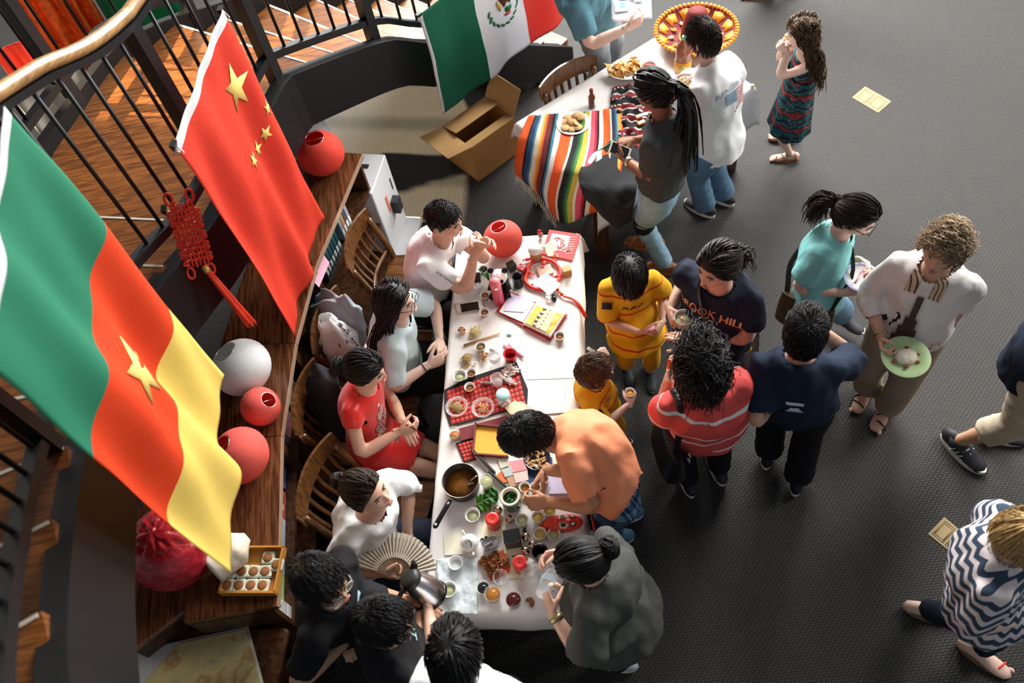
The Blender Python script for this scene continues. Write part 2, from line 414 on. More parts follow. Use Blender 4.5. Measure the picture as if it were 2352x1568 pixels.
# ---- low curved bookcases under the stairs
SHZ=1.0
FR=[at(*p,SHZ)for p in((826,352),(719,608),(671,787),(638,1000),(628,1394))]
sh_lab=['dark walnut bookcase nearest the white machine, round red lantern on top','dark walnut bookcase between the red flag tip and the first chair','dark walnut bookcase carrying the white paper lantern','dark walnut bookcase with face-out disc cases and the box of cakes on top']
BOOKCASES=[]
for k in range(4):
 a,b=FR[k][:2],FR[k+1][:2];d=nrm(np.r_[b-a,0]);L_=np.linalg.norm(b-a);n=V(d[1],-d[0],0)
 if n[0]>0:n=-n
 a=np.r_[a,0];b=np.r_[b,0];R_=np.column_stack([d,-n,UP]);mid=(a+b)/2
 t=thing('bookcase',sh_lab[k],'bookcase',mid+n*0.2,0,'low bookcases curving below the stairs');BOOKCASES.append((t,mid,d,n,L_,R_))
 dep=0.40
 o0=0.0 if k==0 else 0.02;top=MB()
 def wedge(z0,z1,front,back,mb):
  pts=[]
  for e,sgn in((a,-1),(b,1)):
   kk=k if sgn<0 else k+1
   nn=n
   if 0<kk<4:
    m1=FR[kk][:2]-FR[kk-1][:2];m2=FR[kk+1][:2]-FR[kk][:2];mm=nrm(np.r_[nrm(np.r_[m1,0])+nrm(np.r_[m2,0])])
    nn=V(mm[1],-mm[0],0);nn=-nn if nn[0]>0 else nn;nn=nn/max(nn.dot(n),.3)
   pts.append((e-nn*front-d*sgn*0.002,e+nn*back-d*sgn*0.002))
  mb.prism([pts[0][0][:2],pts[1][0][:2],pts[1][1][:2],pts[0][1][:2]],z0,z1)
 wedge(SHZ-0.035,SHZ,0.015,dep,top);top.build('top',M_COUNTER,t,world=True)
 edge=MB();wedge(SHZ-0.038,SHZ-0.004,0.019,-0.013,edge);edge.build('front_edge',mat('worn_edge_band',(0.36,0.24,0.16),0.25,coat=0.6),t,world=True)
 for z,nm in((0.70,'shelf_board'),(0.40,'shelf_board'),(0.09,'shelf_board')):
  m_=MB();wedge(z-0.025,z,-0.012,dep-0.02,m_);m_.build(nm,M_SHELF,t,world=True)
 bk=MB();bk.box(mid+n*(dep-0.01)+UP*0.5,(L_-0.01,0.02,0.92),R_);bk.build('back_panel',M_SHELF,t,world=True)
 ks=MB();ks.box(mid+n*0.05+UP*0.035,(L_-0.03,0.03,0.065),R_);ks.build('kick_board',M_SHELF,t,world=True)
 for e in(a+d*0.013,b-d*0.013):
  s_=MB();s_.box(e+n*(dep/2)+UP*0.48,(0.024,dep-0.03,0.955),R_);s_.build('side_panel',M_SHELF,t,world=True)
def book(parent_k,s,z,w_,h,th,col,label,face=True,name='book',grp=None,art=None,txt=None):
 t,mid,d,n,L_,R_=BOOKCASES[parent_k]
 p=mid+d*(s-0.5)*L_+n*(0.07 if face else 0.11)
 o=thing(name,label,'book',(p[0],p[1],z),yaw_of(d),grp)
 cover=mat('cover_%02x%02x%02x'%tuple(int(255*c)for c in col),col,0.25,coat=0.4,var=0.35,scale=25)
 b=MB()
 if face:
  Rl=Rx(-0.18)@np.eye(3)
  yb=1 if nrm(V(-math.sin(yaw_of(d)),math.cos(yaw_of(d)),0)).dot(n)>0 else-1
  Rl=Rx(-0.16*yb)
  b.box(Rl@V(0,0,h/2),(w_,th,h),Rl);b.build('case',cover,o)
  if txt:
   for q,w2 in enumerate(txt):tv,tf=text_shape(w2,.042);ff=-yb;c=MB();c.add(np.c_[-tv[:,0]*ff,np.full(len(tv),ff*(th/2+.0015)),tv[:,1]+h*(.70-.34*q)]@Rl.T,tf,0,False);c.build('lettering',M_BLACK,o)
  if art:
   c=MB();ff=-yb
   for(x,zz,ww,hh)in art:c.box(Rl@V(x*w_,ff*(th/2+0.0012),zz*h),(ww*w_,0.002,hh*h),Rl)
   c.build('cover_print',mat('print_%02x%02x%02x'%tuple(int(255*(1-c2))for c2 in col),tuple(0.75-0.5*c2 for c2 in col),0.4,var=0.4,scale=60),o)
 else:
  b.box((0,0,h/2),(th,w_,h));b.build('cover',cover,o)
  c=MB();yb=1 if V(-math.sin(yaw_of(d)),math.cos(yaw_of(d)),0).dot(n)>0 else-1
  c.box((0,-yb*(w_/2+0.001),h*0.30),(th*0.8,0.002,h*0.22));c.build('spine_label',M_PAPER,o)
 return o
G_case='face-out cases on the last bookcase'
ART1=[(0,.80,.8,.16),(0.15,.4,.5,.3)];ART2=[(0.1,.5,.22,.8),(-.25,.3,.2,.3)]
book(3,.62,.70,.150,.22,.016,(.30,.55,.66),'pale blue disc case standing face out on the bookcase, nearest the cake box',art=[(0,.75,.75,.12),(.05,.35,.3,.4)],name='disc_case',grp=G_case)
book(3,.455,.70,.150,.22,.016,(.55,.62,.72),'pinkish white disc case face out beside the pale blue one',art=[(-.2,.7,.5,.3),(.1,.25,.6,.12)],name='disc_case',grp=G_case)
book(3,.285,.70,.150,.22,.016,(.45,.08,.07),'red and black disc case face out, third from the cake box',art=ART2,name='disc_case',grp=G_case)
book(3,.09,.70,.140,.22,.016,(.10,.16,.40),'blue and white disc case face out, behind the third chair',art=ART1,name='disc_case',grp=G_case)
book(3,.80,.70,.150,.18,.016,(.40,.60,.16),'lime green booklet face out below the cake box',art=[(-.1,.45,.5,.6)],name='booklet')
book(2,.80,.70,.14,.20,.016,(.09,.09,.10),'dark glossy disc case face out on the third bookcase',art=ART1,name='disc_case')
book(2,.62,.70,.14,.19,.02,(.66,.26,.30),'pink shelf sign reading new books',art=None,txt=('NEW','BOOKS'),name='shelf_sign')
book(2,.28,.70,.15,.20,.016,(.60,.56,.50),'beige photo-covered book face out behind the grey jacket',art=ART2)
for i in range(9):
 book(3,.90+0.011*i,.70,.17,.125+0.004*(i%3),.010,[(.72,.74,.74),(.66,.70,.72),(.75,.75,.72)][i%3],'white-spined disc case in the row at the near end of the bookcase',False,'disc_case','row of white disc cases')
spine_cols=[(.02,.09,.10),(.03,.12,.13),(.02,.08,.11),(.03,.10,.10),(.02,.09,.12),(.04,.12,.12),(.02,.07,.09)]
for i,c in enumerate(spine_cols):
 book(0,.60+.042*i,.70,.15,.19,.028,c,'dark teal hardback with white spine label in the row under the counter edge',False,'book','teal hardbacks in a row')
for i,c in enumerate([(.40,.44,.55),(.10,.10,.12),(.55,.30,.12),(.30,.33,.40)]):
 book(0,.37+.042*i,.70,.15,.20,.03,c,['pale lilac paperback upright in the first bookcase','black paperback upright in the first bookcase','orange paperback upright in the first bookcase','slate paperback upright in the first bookcase'][i],False)
def quad_card(name,pxs,z,th,m,label,cat,group=None,dz=None,parent=None):
 P=np.array([at(*p,z if dz is None else z+dz[i])for i,p in enumerate(pxs)]);c=P.mean(0)
 b=MB();n=len(P);lo=P.copy();hi=P+UP*th
 b.add(np.vstack([lo,hi])-([0,0,0]),[tuple(reversed(range(n))),tuple(range(n,2*n))]+[(i,(i+1)%n,n+(i+1)%n,n+i)for i in range(n)],0,False)
 area_=sum(P[i][0]*P[(i+1)%n][1]-P[(i+1)%n][0]*P[i][1]for i in range(n))
 if area_<0:b.f=[tuple(reversed(f))for f in b.f]
 if parent is not None:return b.build(name,m,parent,world=True)
 o=thing(name,label,cat,(c[0],c[1],z),0,group)
 b.build('sheet' if th<.006 else 'body',m,o,world=True)
 return o
pk=quad_card('pink_sheet',[(716,642),(737,577),(757,603),(733,660)],0.90,0.002,mat('pink_paper',(.86,.40,.52),.7),'pink paper sheet sticking out from the bookcase edge','sheet',dz=(0.0,.0,-.02,-.02))
# ---- folding table and its cloth
TC=V(-0.07,2.185,0);TA=nrm(V(-.214,-.977,0));TN=V(.977,-.214,0);TZ=0.75;TW,TL=0.70,2.20
TR_=np.column_stack([TN,-TA,UP])
t=thing('folding_table','long folding table under the white cloth with the red tray','table',TC)
b=MB();b.bbox(TC+UP*(TZ-.025),(TW,TL,.045),.03,TR_);b.build('tabletop',mat('grey_plastic',(.55,.55,.54),.5),t,world=True)
for sx in(-1,1):
 for sy in(-1,1):
  b=MB();p=TC+TN*sx*(TW/2-.08)-TA*sy*(TL/2-.2)
  b.tube([p,p+UP*(TZ-.04)],.014,8);b.build('leg',M_BLACK,t,world=True)
def draped_cloth(name,label,C,R_,w_,l_,z,drops,m,nu=60,nv=110,amp=.012,corner=.10,seed=0,wrink=.0025,group=None):
 us=np.unique(np.r_[np.linspace(-w_/2-drops[0],-w_/2,9),np.linspace(-w_/2,w_/2,nu),np.linspace(w_/2,w_/2+drops[1],9)])
 vs=np.unique(np.r_[np.linspace(-l_/2-drops[2],-l_/2,9),np.linspace(-l_/2,l_/2,nv),np.linspace(l_/2,l_/2+drops[3],9)])
 P=np.zeros((len(us),len(vs),3))
 for i,u in enumerate(us):
  for j,v in enumerate(vs):
   ou=max(abs(u)-w_/2,0);ov=max(abs(v)-l_/2,0);du=math.copysign(ou,u);dv=math.copysign(ov,v)
   cu=min(max(u,-w_/2),w_/2);cv=min(max(v,-l_/2),l_/2)
   drop=max(ou,ov);both=min(ou,ov)
   s_=mnoise.noise(Vector((cu*6+seed,cv*6,3.1)))
   flare=(.008+.18*drop*0.35)+amp*(1+s_*1.5)*min(drop/.08,1)
   x=cu+math.copysign(1,u)*(flare if ou>0 else 0)+math.copysign(1,u)*both*0.15*(1 if ou>0 else 0)
   y=cv+math.copysign(1,v)*(flare if ov>0 else 0)+math.copysign(1,v)*both*0.15*(1 if ov>0 else 0)
   zz=z+.004-(drop**1.0 if drop>0 else 0)+wrink*mnoise.noise(Vector((cu*11+seed,cv*5,1.0)))*(1 if drop==0 else.2)
   zz-=both*.12
   if drop==0:zz+=.0012*math.exp(-((cv*2.2%1.0-.5)/.012)**2)
   P[i,j]=(x,y,zz)
 o=thing(name,label,'tablecloth',(C[0],C[1],0),group=group)
 b=MB();b.grid(P.transpose(1,0,2));b.v[0]=b.v[0]@np.asarray(R_).T+V(C[0],C[1],0)
 b.build('cloth',m,o,world=True,thick=.002)
 return o
M_CLOTH=mat('white_tablecloth',(.80,.765,.73),.9,var=.035,scale=5,bump=.003,bscale=9)
cloth=draped_cloth('tablecloth','white cloth covering the long table with the red tray and pan',TC,TR_,TW+.01,TL+.01,TZ,(.10,.20,.17,.22),M_CLOTH)
ZT=TZ+.0085
# ---- table with the striped blankets
MA,MU,MV=V(1.53,4.82,0),nrm(V(-.895,-.445,0)),nrm(V(.445,-.895,0));ML,MW=1.32,.82
MC=MA+MU*ML/2+MV*MW/2;MR=np.column_stack([MV,-MU,UP])
t=thing('wooden_table','wooden library table under the blown-out white cloth with the sombrero','table',MC)
b=MB();b.bbox(MC+UP*(TZ-.025),(MW,ML,.045),.02,MR);b.build('tabletop',M_CHAIR,t,world=True)
for sx in(-1,1):
 for sy in(-1,1):
  p=MC+MV*sx*(MW/2-.06)+MU*sy*(ML/2-.06);b=MB();b.box(p+UP*(TZ-.05)/2,(.07,.07,TZ-.05),MR,taper=1.0);b.build('leg',M_SHELF,t,world=True)
M_CLOTH2=mat('bright_white_tablecloth',(.84,.82,.80),.9,var=.03,scale=5,bump=.003,bscale=8)
draped_cloth('tablecloth','white cloth on the table with the sombrero, hanging long at the corner',MC,MR,MW+.01,ML+.01,TZ,(.12,.32,.10,.12),M_CLOTH2,amp=.008,seed=5,nu=50,nv=70)
# ---- wooden slat-back chairs
def make_chair(label,loc,face,group='wooden library chairs',lab2=None):
 yw=yaw_of(face)-math.pi/2
 o=thing('wooden_chair',label,'chair',(loc[0],loc[1],0),yw,group)
 s=MB();xs=np.linspace(-.225,.225,9);ys=np.linspace(-.215,.215,9)
 for z,fl_ in((.455,1),(.425,0)):
  pass
 top=np.array([[(x*(1-.10*(-y+.215)/.43),y,.455-.012*math.exp(-((x/.13)**2+((y+.03)/.13)**2)))for x in xs]for y in ys])
 bot=top.copy();bot[...,2]=.422;s.grid(top);s.grid(bot[:,::-1])
 rim=np.concatenate([top[0],top[1:,-1],top[-1,-2::-1],top[-2:0:-1,0]]);rb=rim.copy();rb[:,2]=.422
 s.grid(np.stack([rb,rim]),wrap=True);s.build('seat',M_CHAIR,o)
 for sx in(-1,1):
  l=MB();l.tube([(sx*.185,.17,0),(sx*.19,.17,.43)],[.016,.021],8);l.build('leg',M_CHAIR,o)
  l=MB();l.tube(cat_rom([(sx*.19,-.22,0),(sx*.19,-.19,.43),(sx*.20,-.225,.62),(sx*.205,-.27,.80)],5),(.021,.017),8,side=V(1,0,0));l.build('back_post',M_CHAIR,o)
  st=MB();st.tube([(sx*.187,.17,.2),(sx*.188,-.20,.2)],.011,8);st.build('stretcher',M_CHAIR,o)
 fr=MB();fr.tube([(-.186,.17,.26),(.186,.17,.26)],.011,8);fr.build('stretcher',M_CHAIR,o)
 rows=[]
 for x in np.linspace(-.235,.235,15):
  y=-.268-.055*(1-(x/.235)**2);h=.105+.02*(1-(x/.235)**2);z0=.765
  rows.append([(x,y-.012,z0),(x,y+.012,z0),(x,y+.002,z0+h),(x,y-.014,z0+h)])
 c=MB();c.grid(np.array(rows),wrap=True,smooth=False);c.add(rows[0],[(0,1,2,3)],0,False);c.add(rows[-1],[(3,2,1,0)],0,False)
 c.build('crest_rail',M_CHAIR,o)
 lo=MB();lo.tube(cat_rom([(-.2,-.215,.53),(0,-.25,.53),(.2,-.215,.53)],5),(.012,.018),8,side=V(0,1,0));lo.build('lower_rail',M_CHAIR,o)
 for k in range(6):
  x=-.15+.06*k;yb=-.215-.035*(1-(x/.2)**2);yt=-.268-.055*(1-(x/.235)**2)
  sl=MB();sl.tube(cat_rom([(x,yb,.53),(x,(yb+yt)/2-.012,.65),(x*1.03,yt,.78)],4),(.014,.007),6,side=V(1,0,0));sl.build('slat',M_CHAIR,o)
 return o
 # ================================================================== CHAIRS, FLAGS, LARGE OBJECTS
def chair_from_crest(p0,p1,label,toward,z=.86):
 a,b=at(*p0,z),at(*p1,z);d=nrm((b-a)*V(1,1,0));f=V(-d[1],d[0],0)
 if f.dot(toward-(a+b)/2)<0:f=-f
 m=(a+b)/2;return make_chair(label,m+f*.30,f),m+f*.30,f
ch1=chair_from_crest((833,476),(790,622),'slat-back wooden chair of the person in the white t-shirt',TC)
ch2=chair_from_crest((760,668),(716,800),'slat-back wooden chair with a grey jacket hung over it',TC)
ch3=chair_from_crest((707,842),(676,980),'slat-back wooden chair behind the person in the red dress',TC)
ch4=chair_from_crest((742,1016),(684,1165),'slat-back wooden chair of the person holding the fan',TC)
ch5=chair_from_crest((1242,194),(1355,130),'empty slat-back wooden chair at the table with the sombrero',MC)
# ---- flags
def cloth_mat(name,col,tr=.35):
 return mat(name,col,.75,var=.05,scale=8,bump=.002,bscale=12,translucent=tr)
M_RED=cloth_mat('flag_red',(.80,.055,.025));M_REDCM=cloth_mat('flag_scarlet',(.78,.06,.008));M_GRN=cloth_mat('flag_green',(.02,.22,.12))
M_YEL=cloth_mat('flag_yellow',(.88,.68,.16));M_HEM=cloth_mat('flag_hem_white',(.80,.80,.84));M_STAR=cloth_mat('flag_star_yellow',(.90,.70,.20),.2)
M_GRNMX=cloth_mat('flag_deep_green',(.012,.17,.10));M_WHT=cloth_mat('flag_white',(.80,.81,.84));M_REDMX=cloth_mat('flag_red_mexico',(.74,.07,.05))
class Flag:
 def __init__(s,A,B,drop,folds,out,sag=0.0,tilt=(0,0,0),seed=0,taper=0.0,tiltB=None):
  s.A,s.B,s.drop,s.folds,s.out,s.sag,s.tilt,s.seed,s.taper=np.array(A),np.array(B),drop,folds,nrm(out),sag,np.array(tilt),seed,taper
  s.tiltB=np.array(tilt if tiltB is None else tiltB)
 def __call__(s,u,v):
  uc=.5+(u-.5)*(1-s.taper*v)
  p=s.A+(s.B-s.A)*uc-UP*s.drop*v+(s.tilt*(1-u)+s.tiltB*u)*v-UP*s.sag*4*u*(1-u)*(1-v)
  f=0
  for(k,ph,a,sk)in s.folds:f+=a*math.sin(k*math.pi*2*(u+sk*v)+ph)*(.25+.75*min(v*2,1))
  f+=.012*mnoise.noise(Vector((u*4+s.seed,v*5,.3)))
  return p+s.out*f
 def build(s,name,label,mats,mfun,nu=40,nv=60):
  c=(s.A+s.B)/2;o=thing(name,label,'flag',(c[0],c[1],c[2]-s.drop))
  P=np.array([[s(i/nu,j/nv)for i in range(nu+1)]for j in range(nv+1)])
  b=MB();b.grid(P,mfun=lambda j,i:mfun((i+.5)/nu,(j+.5)/nv));s.obj=o;b.build('cloth',mats,o,world=True,thick=.0016)
  return o
 def decal(s,poly_uv,name,m,lift=.004,both=True):
  pts=np.array([s(u,v)for u,v in poly_uv]);c=s(*np.mean(poly_uv,0));n=len(pts)
  nn=np.cross(s(np.mean(poly_uv,0)[0]+.02,np.mean(poly_uv,0)[1])-c,s(np.mean(poly_uv,0)[0],np.mean(poly_uv,0)[1]+.02)-c);nn=nrm(nn)
  if nn.dot(CAM-c)<0:nn=-nn
  b=MB();b.add(np.vstack([pts+nn*lift,[c+nn*lift]]),[(i,(i+1)%n,n)for i in range(n)],0,True)
  return b.build(name,m,s.obj,world=True,thick=.001)
def star_uv(cu,cv,r,ang,asp):
 return[(cu+x,cv+y*asp)for x,y in star_poly(r,.382,5,ang)]
def binder_clip(p,d,label):
 o=thing('binder_clip',label,'clip',p);R_=frame(x=d,z=UP)
 b=MB();b.add((np.array([(-.02,-.012,0),(.02,-.012,0),(.02,.012,0),(-.02,.012,0),(-.02,-.001,-.028),(.02,-.001,-.028),(.02,.001,-.028),(-.02,.001,-.028)])@R_.T),[(0,1,2,3),(0,4,5,1),(2,6,7,3),(1,5,6,2),(3,7,4,0),(7,6,5,4)],0,False);b.build('body',M_BLACK,o)
 for sg in(-1,1):
  w_=MB();w_.tube(np.array([(-.012,sg*.003,-.026),(-.006,sg*.02,-.055),(.006,sg*.02,-.055),(.012,sg*.003,-.026)])@R_.T,.0016,6);w_.build('wire_handle',M_METAL,o)
 return o
cnA,cnB=at(507,22,2.42),at(399,333,2.40)
cn=Flag(cnA,cnB,1.38,[(2,.3,.022,.1),(3.3,1.2,.012,-.2)],(1,-.2,0),seed=2,tilt=(.015,0,0),tiltB=(-.0,.01,0))
cn.build('china_flag','red flag with five yellow stars hanging from the landing railing',[M_RED,M_HEM],lambda u,v:1 if v<.03 else 0)
asp=.91/1.45
cn.decal(star_uv(.223,.20,.135,math.pi,asp),'star',M_STAR)
for(cu,cv,an)in((.066,.375,.4),(.172,.4325,1.0),(.275,.445,1.8),(.455,.395,2.4)):
 cn.decal(star_uv(cu,cv,.052,an,asp),'star',M_STAR)
binder_clip(cnA+V(0,0,.01),nrm(cnB-cnA),'black binder clip at the top corner of the red flag')
binder_clip(cnB+V(0,0,.01),nrm(cnB-cnA),'black binder clip at the lower corner of the red flag')
cmC=at(505,868,1.54);cmD=at(552,1308,1.50)
cmA=cmC+UP*1.53;cmB=cmD+UP*1.52
cm=Flag(cmA,cmB,1.52,[(1.6,.5,.035,.15),(3.1,2.0,.016,-.25)],(1,.2,0),seed=9,tilt=(0,0,0))
def cm_m(u,v):
 e1=30/90;e2=60/90
 return 3 if v<.02 else 0 if v<e1 else 1 if v<e2 else 2
cm.build('cameroon_flag','green, red and yellow flag with one star, nearest the camera at left',[M_GRN,M_REDCM,M_YEL,M_HEM],cm_m,48,90)
cm.decal(star_uv(.50,.50,.15,math.pi*.9,.91/1.52),'star',M_STAR)
mxA=at(962,34,1.45);mxd=nrm(V(.80,.60,0))
mx=Flag(mxA,mxA+mxd*1.38,.80,[(2.2,.2,.02,.2),(4.1,1.0,.010,-.1)],(.60,-.80,0),seed=4)
mx.build('mexico_flag','green, white and red flag with an eagle emblem on the far stair flight',[M_GRNMX,M_WHT,M_REDMX,M_HEM],lambda u,v:3 if u<.025 else 0 if u<20/60 else 1 if u<40/60 else 2,60,36)
M_EBR=mat('emblem_brown',(.16,.06,.03),.8,var=.4,scale=90);M_EGR=mat('emblem_leaf_green',(.03,.17,.07),.8,var=.4,scale=90);M_EGD=mat('emblem_gold',(.55,.40,.08),.8)
def leaf_uv(cu,cv,l,w_,an):
 return[(cu+math.cos(a)*l*math.cos(an)-math.sin(a)*w_*math.sin(an),cv+(math.cos(a)*l*math.sin(an)+math.sin(a)*w_*math.cos(an))*1.45)for a in np.linspace(0,2*math.pi,8,endpoint=False)]
for k in range(13):
 a=math.radians(200-k*18.5+-0);mx.decal(leaf_uv(.51+.105*math.cos(a),.42+.15*abs(math.sin(a))*1.2,.020,.009,a+math.pi/2+.4),'wreath_leaf',M_EGR)
mx.decal([(.47,0.340),(.49,0.300),(.53,0.290),(.56,0.330),(.565,0.390),(.54,0.430),(.52,0.400),(.50,0.440),(.485,0.390)],'eagle',M_EBR)
mx.decal([(.455,0.370),(.465,0.340),(.475,0.380),(.485,0.420),(.475,0.460),(.462,0.420)],'snake',M_EGD,.005)
mx.decal([(.50,0.450),(.515,0.435),(.53,0.450),(.545,0.440),(.55,0.480),(.53,0.500),(.505,0.490)],'cactus',M_EGR,.005)
mx.decal([(.49,0.505),(.52,0.495),(.545,0.505),(.53,0.525),(.505,0.525)],'ribbon',mat('emblem_red',(.6,.06,.05),.8),.005)
binder_clip(mxA+V(0,0,.01),mxd,'black binder clip holding the green corner of the eagle flag')
inn=lambda d,z:np.r_[inn_at(d)[:2]-nrm_at(d)[:2]*.09,z]
def far_flag(pa,pb,za,zb,drop,name,label,mats,mfun,seed,folds=None,out=(.4,-1,0)):
 A,B=at(*pa,za),at(*pb,zb)
 f=Flag(A,B,drop,folds or[(2,seed,.02,.1),(3.7,1,.012,0)],out,seed=seed);f.build(name,label,mats,mfun,30,30);return f
M_SAUDI=cloth_mat('flag_emerald',(.015,.20,.10));M_ORG=mat('orange_sari_fabric',(.80,.12,.015),.6,var=.75,scale=26,bump=.004,bscale=20,translucent=.2)
sf=far_flag((172,-64),(372,-100),1.70,1.70,.92,'green_flag','green flag with white script beyond the upper-left handrail',[M_SAUDI,M_HEM],lambda u,v:1 if u<.05 else 0,3)
sc=MB();rs=np.random.default_rng(3)
for k in range(9):
 u0=.30+.055*k;pts=[sf(u0+.05*math.sin(3*q+k)-.02*q,.60+.09*math.cos(2.1*q+k*1.3)+.03*q)+V(.01,-.025,.012)for q in np.linspace(0,2.2,9)]
 sc.tube(pts,(.011,.002),6,side=V(1,0,0))
sc.build('script',mat('script_white',(.85,.86,.86),.8),sf.obj,world=True)
far_flag((-40,-30),(95,-70),1.75,1.75,.75,'orange_drape','glittering orange drape at the far upper left, next to the frame corner',[M_ORG],lambda u,v:0,6,[(3,0,.05,.1),(5,1,.02,0)])
far_flag((95,-70),(190,-95),1.75,1.75,.62,'orange_drape','orange drape between the corner drape and the green flag',[M_ORG],lambda u,v:0,8,[(3,2,.05,.1),(5,1,.02,0)])
far_flag((-20,120),(55,90),1.55,1.55,.42,'red_cloth','plain red cloth hanging at the left frame edge above the handrail',[mat('plain_red_cloth',(.75,.04,.02),.8)],lambda u,v:0,11)
far_flag((20,215),(165,125),1.45,1.45,.40,'pale_banner','cream banner seen between the balusters at upper left',[mat('cream_cloth',(.80,.72,.62),.8)],lambda u,v:0,12)
# ---- red knot with tassel on the railing
kp=at(375,478,2.02)
binder_clip(kp,V(0,1,0),'black binder clip that holds the red knot')
M_CORD=mat('red_silk_cord',(.88,.06,.025),.5,var=.15,scale=60)
ko=thing('knot_tassel','red braided knot ornament with a long tassel on the railing','ornament',kp)
kd=nrm(at(450,590,1.78)-at(420,490,1.98));kc=at(437,540,1.88);ks=nrm(np.cross(kd,kc-CAM));kn=nrm(np.cross(ks,kd))
if kn.dot(CAM-kc)<0:kn=-kn
hl,hw=.155,.062
for r_ in range(10):
 y=-hl*.78+r_*hl*1.56/9;b=MB()
 pts=[kc+kd*y+ks*x+kn*(.007*math.sin(x*160+r_*math.pi))for x in np.linspace(-hw*.72,hw*.72,13)]
 for sg in(1,-1):
  e=pts[-1]if sg>0 else pts[0]
  loop=[e+ks*sg*(.020*math.sin(q))+kd*(.009*(1-math.cos(q))*(1 if r_%2 else 1))for q in np.linspace(.3,math.pi,6)]
  pts=pts+loop if sg>0 else loop[::-1]+pts
 b.tube(pts,.0065,7);b.build('woven_cord',M_CORD,ko,world=True)
for c_ in range(6):
 x=-hw*.7+c_*hw*1.4/5
 b=MB();b.tube([kc+kd*y+ks*x+kn*(.007*math.sin(y*95+c_*math.pi))for y in np.linspace(-hl,hl,21)],.006,7);b.build('lengthwise_cord',M_CORD,ko,world=True)
for(sx,sy)in((-1,-1),(1,-1),(-1,1),(1,1)):
 b=MB();q=np.linspace(0,2*math.pi,14)
 b.tube([kc+kd*sy*(hl+.028*(1-math.cos(a)))+ks*(sx*hw*.72+sx*.016*math.sin(a))for a in q],.006,7);b.build('corner_loop',M_CORD,ko,world=True)
b=MB();b.tube(cat_rom([kp-UP*.03,kp-UP*.06+kd*.02,kc-kd*hl-ks*hw*.4],6),.004,6);b.build('hanging_cord',M_CORD,ko,world=True)
ts=kc+kd*(hl+.01)+ks*hw*.3;te=at(578,745,1.40)
b=MB();b.tube([ts,ts+(te-ts)*.08],[.016,.018],10,mi=0);b.build('gold_wrap',mat('gold_thread',(.85,.55,.15),.35,.6),ko,world=True)
tm=MB();rr=np.random.default_rng(5);td=te-ts
for k in range(46):
 a=rr.uniform(0,6.28);r_=.015*math.sqrt(rr.uniform());o_=ks*math.cos(a)*r_+kn*math.sin(a)*r_
 tm.tube([ts+td*.06+o_*.8,ts+td*.4+o_*1.1,ts+td*.75+o_*1.35,ts+td*rr.uniform(.93,1.02)+o_*1.7],.0028,4)
tm.build('tassel',M_CORD,ko,world=True)
# ---- white card machine and the pale board beside it
M_KIOSK=mat('white_machine_casing',(.74,.75,.77),.4,var=.02);M_KDARK=mat('dark_grey_plastic',(.03,.03,.035),.4)
kb=at(911,598,0);k0=at(853,446,.69);k1=at(885,355,.69);k2=at(826,355,.69)
kx=nrm((k1-k0)*V(1,1,0));ky=V(-kx[1],kx[0],0)
kl=np.linalg.norm(k1-k0);kw=.20
kcn=V(kb[0],kb[1],0)+kx*kl/2+ky*kw/2;KR=np.column_stack([kx,ky,UP])
o=thing('card_machine','white coin and card machine standing beside the bookcase end','machine',kcn)
b=MB();b.bbox(kcn+UP*.375,(kl,kw,.63),.012,KR);b.build('casing',M_KIOSK,o,world=True)
b=MB();b.bbox(kcn+UP*.03-ky*.05,(kl*1.08,kw+.12,.055),.012,KR);b.build('base_plate',M_KIOSK,o,world=True)
for(x,y,sx,sy,m_,nm)in((.10,.02,.03,.07,M_KDARK,'card_slot'),(-.02,.03,.02,.03,M_METAL,'key_lock'),(-.08,.01,.05,.015,mat('red_button',(.6,.03,.03),.4),'button'),(-.18,.0,.09,.018,mat('display_green',(.03,.08,.07),.2),'display'),(-.24,-.04,.08,.022,mat('blue_label',(.05,.22,.5),.5),'sticker')):
 b=MB();b.box(kcn+UP*.694+kx*x*kl*1.6+ky*y,(sx,sy,.008),KR);b.build(nm,m_,o,world=True)
for k in range(7):
 b=MB();b.box(kcn+UP*.6915+kx*(.02+.02*k)+ky*.075,(.012,.05,.0016),KR);b.build('printed_line',mat('print_grey',(.35,.36,.38),.8),o,world=True)
b=MB();b.box(kcn-ky*(kw/2+.025)+UP*.34+kx*.05,(.07,.055,.11),KR);b.build('coin_box',M_KDARK,o,world=True)
b=MB();b.box(kcn-ky*(kw/2+.002)+UP*.42-kx*.02,(.03,.004,.14),KR);b.build('red_label',mat('salmon_label',(.75,.18,.12),.6),o,world=True)
b=MB();b.box(kcn-ky*(kw/2+.002)+UP*.47+kx*.12,(.012,.004,.1),KR);b.build('slot',M_KDARK,o,world=True)
wb=at(676,315,.98);b=MB();wt=thing('pale_board','pale blue-white board leaning behind the red lantern on the bookcase','board',at(700,330,0.9))
b.box(at(712,320,.99),(.03,.34,.42),frame(x=V(.75,-.5,.35),z=V(-.2,.1,1)));b.build('panel',mat('pale_blue_board',(.66,.74,.80),.5),wt,world=True)
wt.location.z=0.9
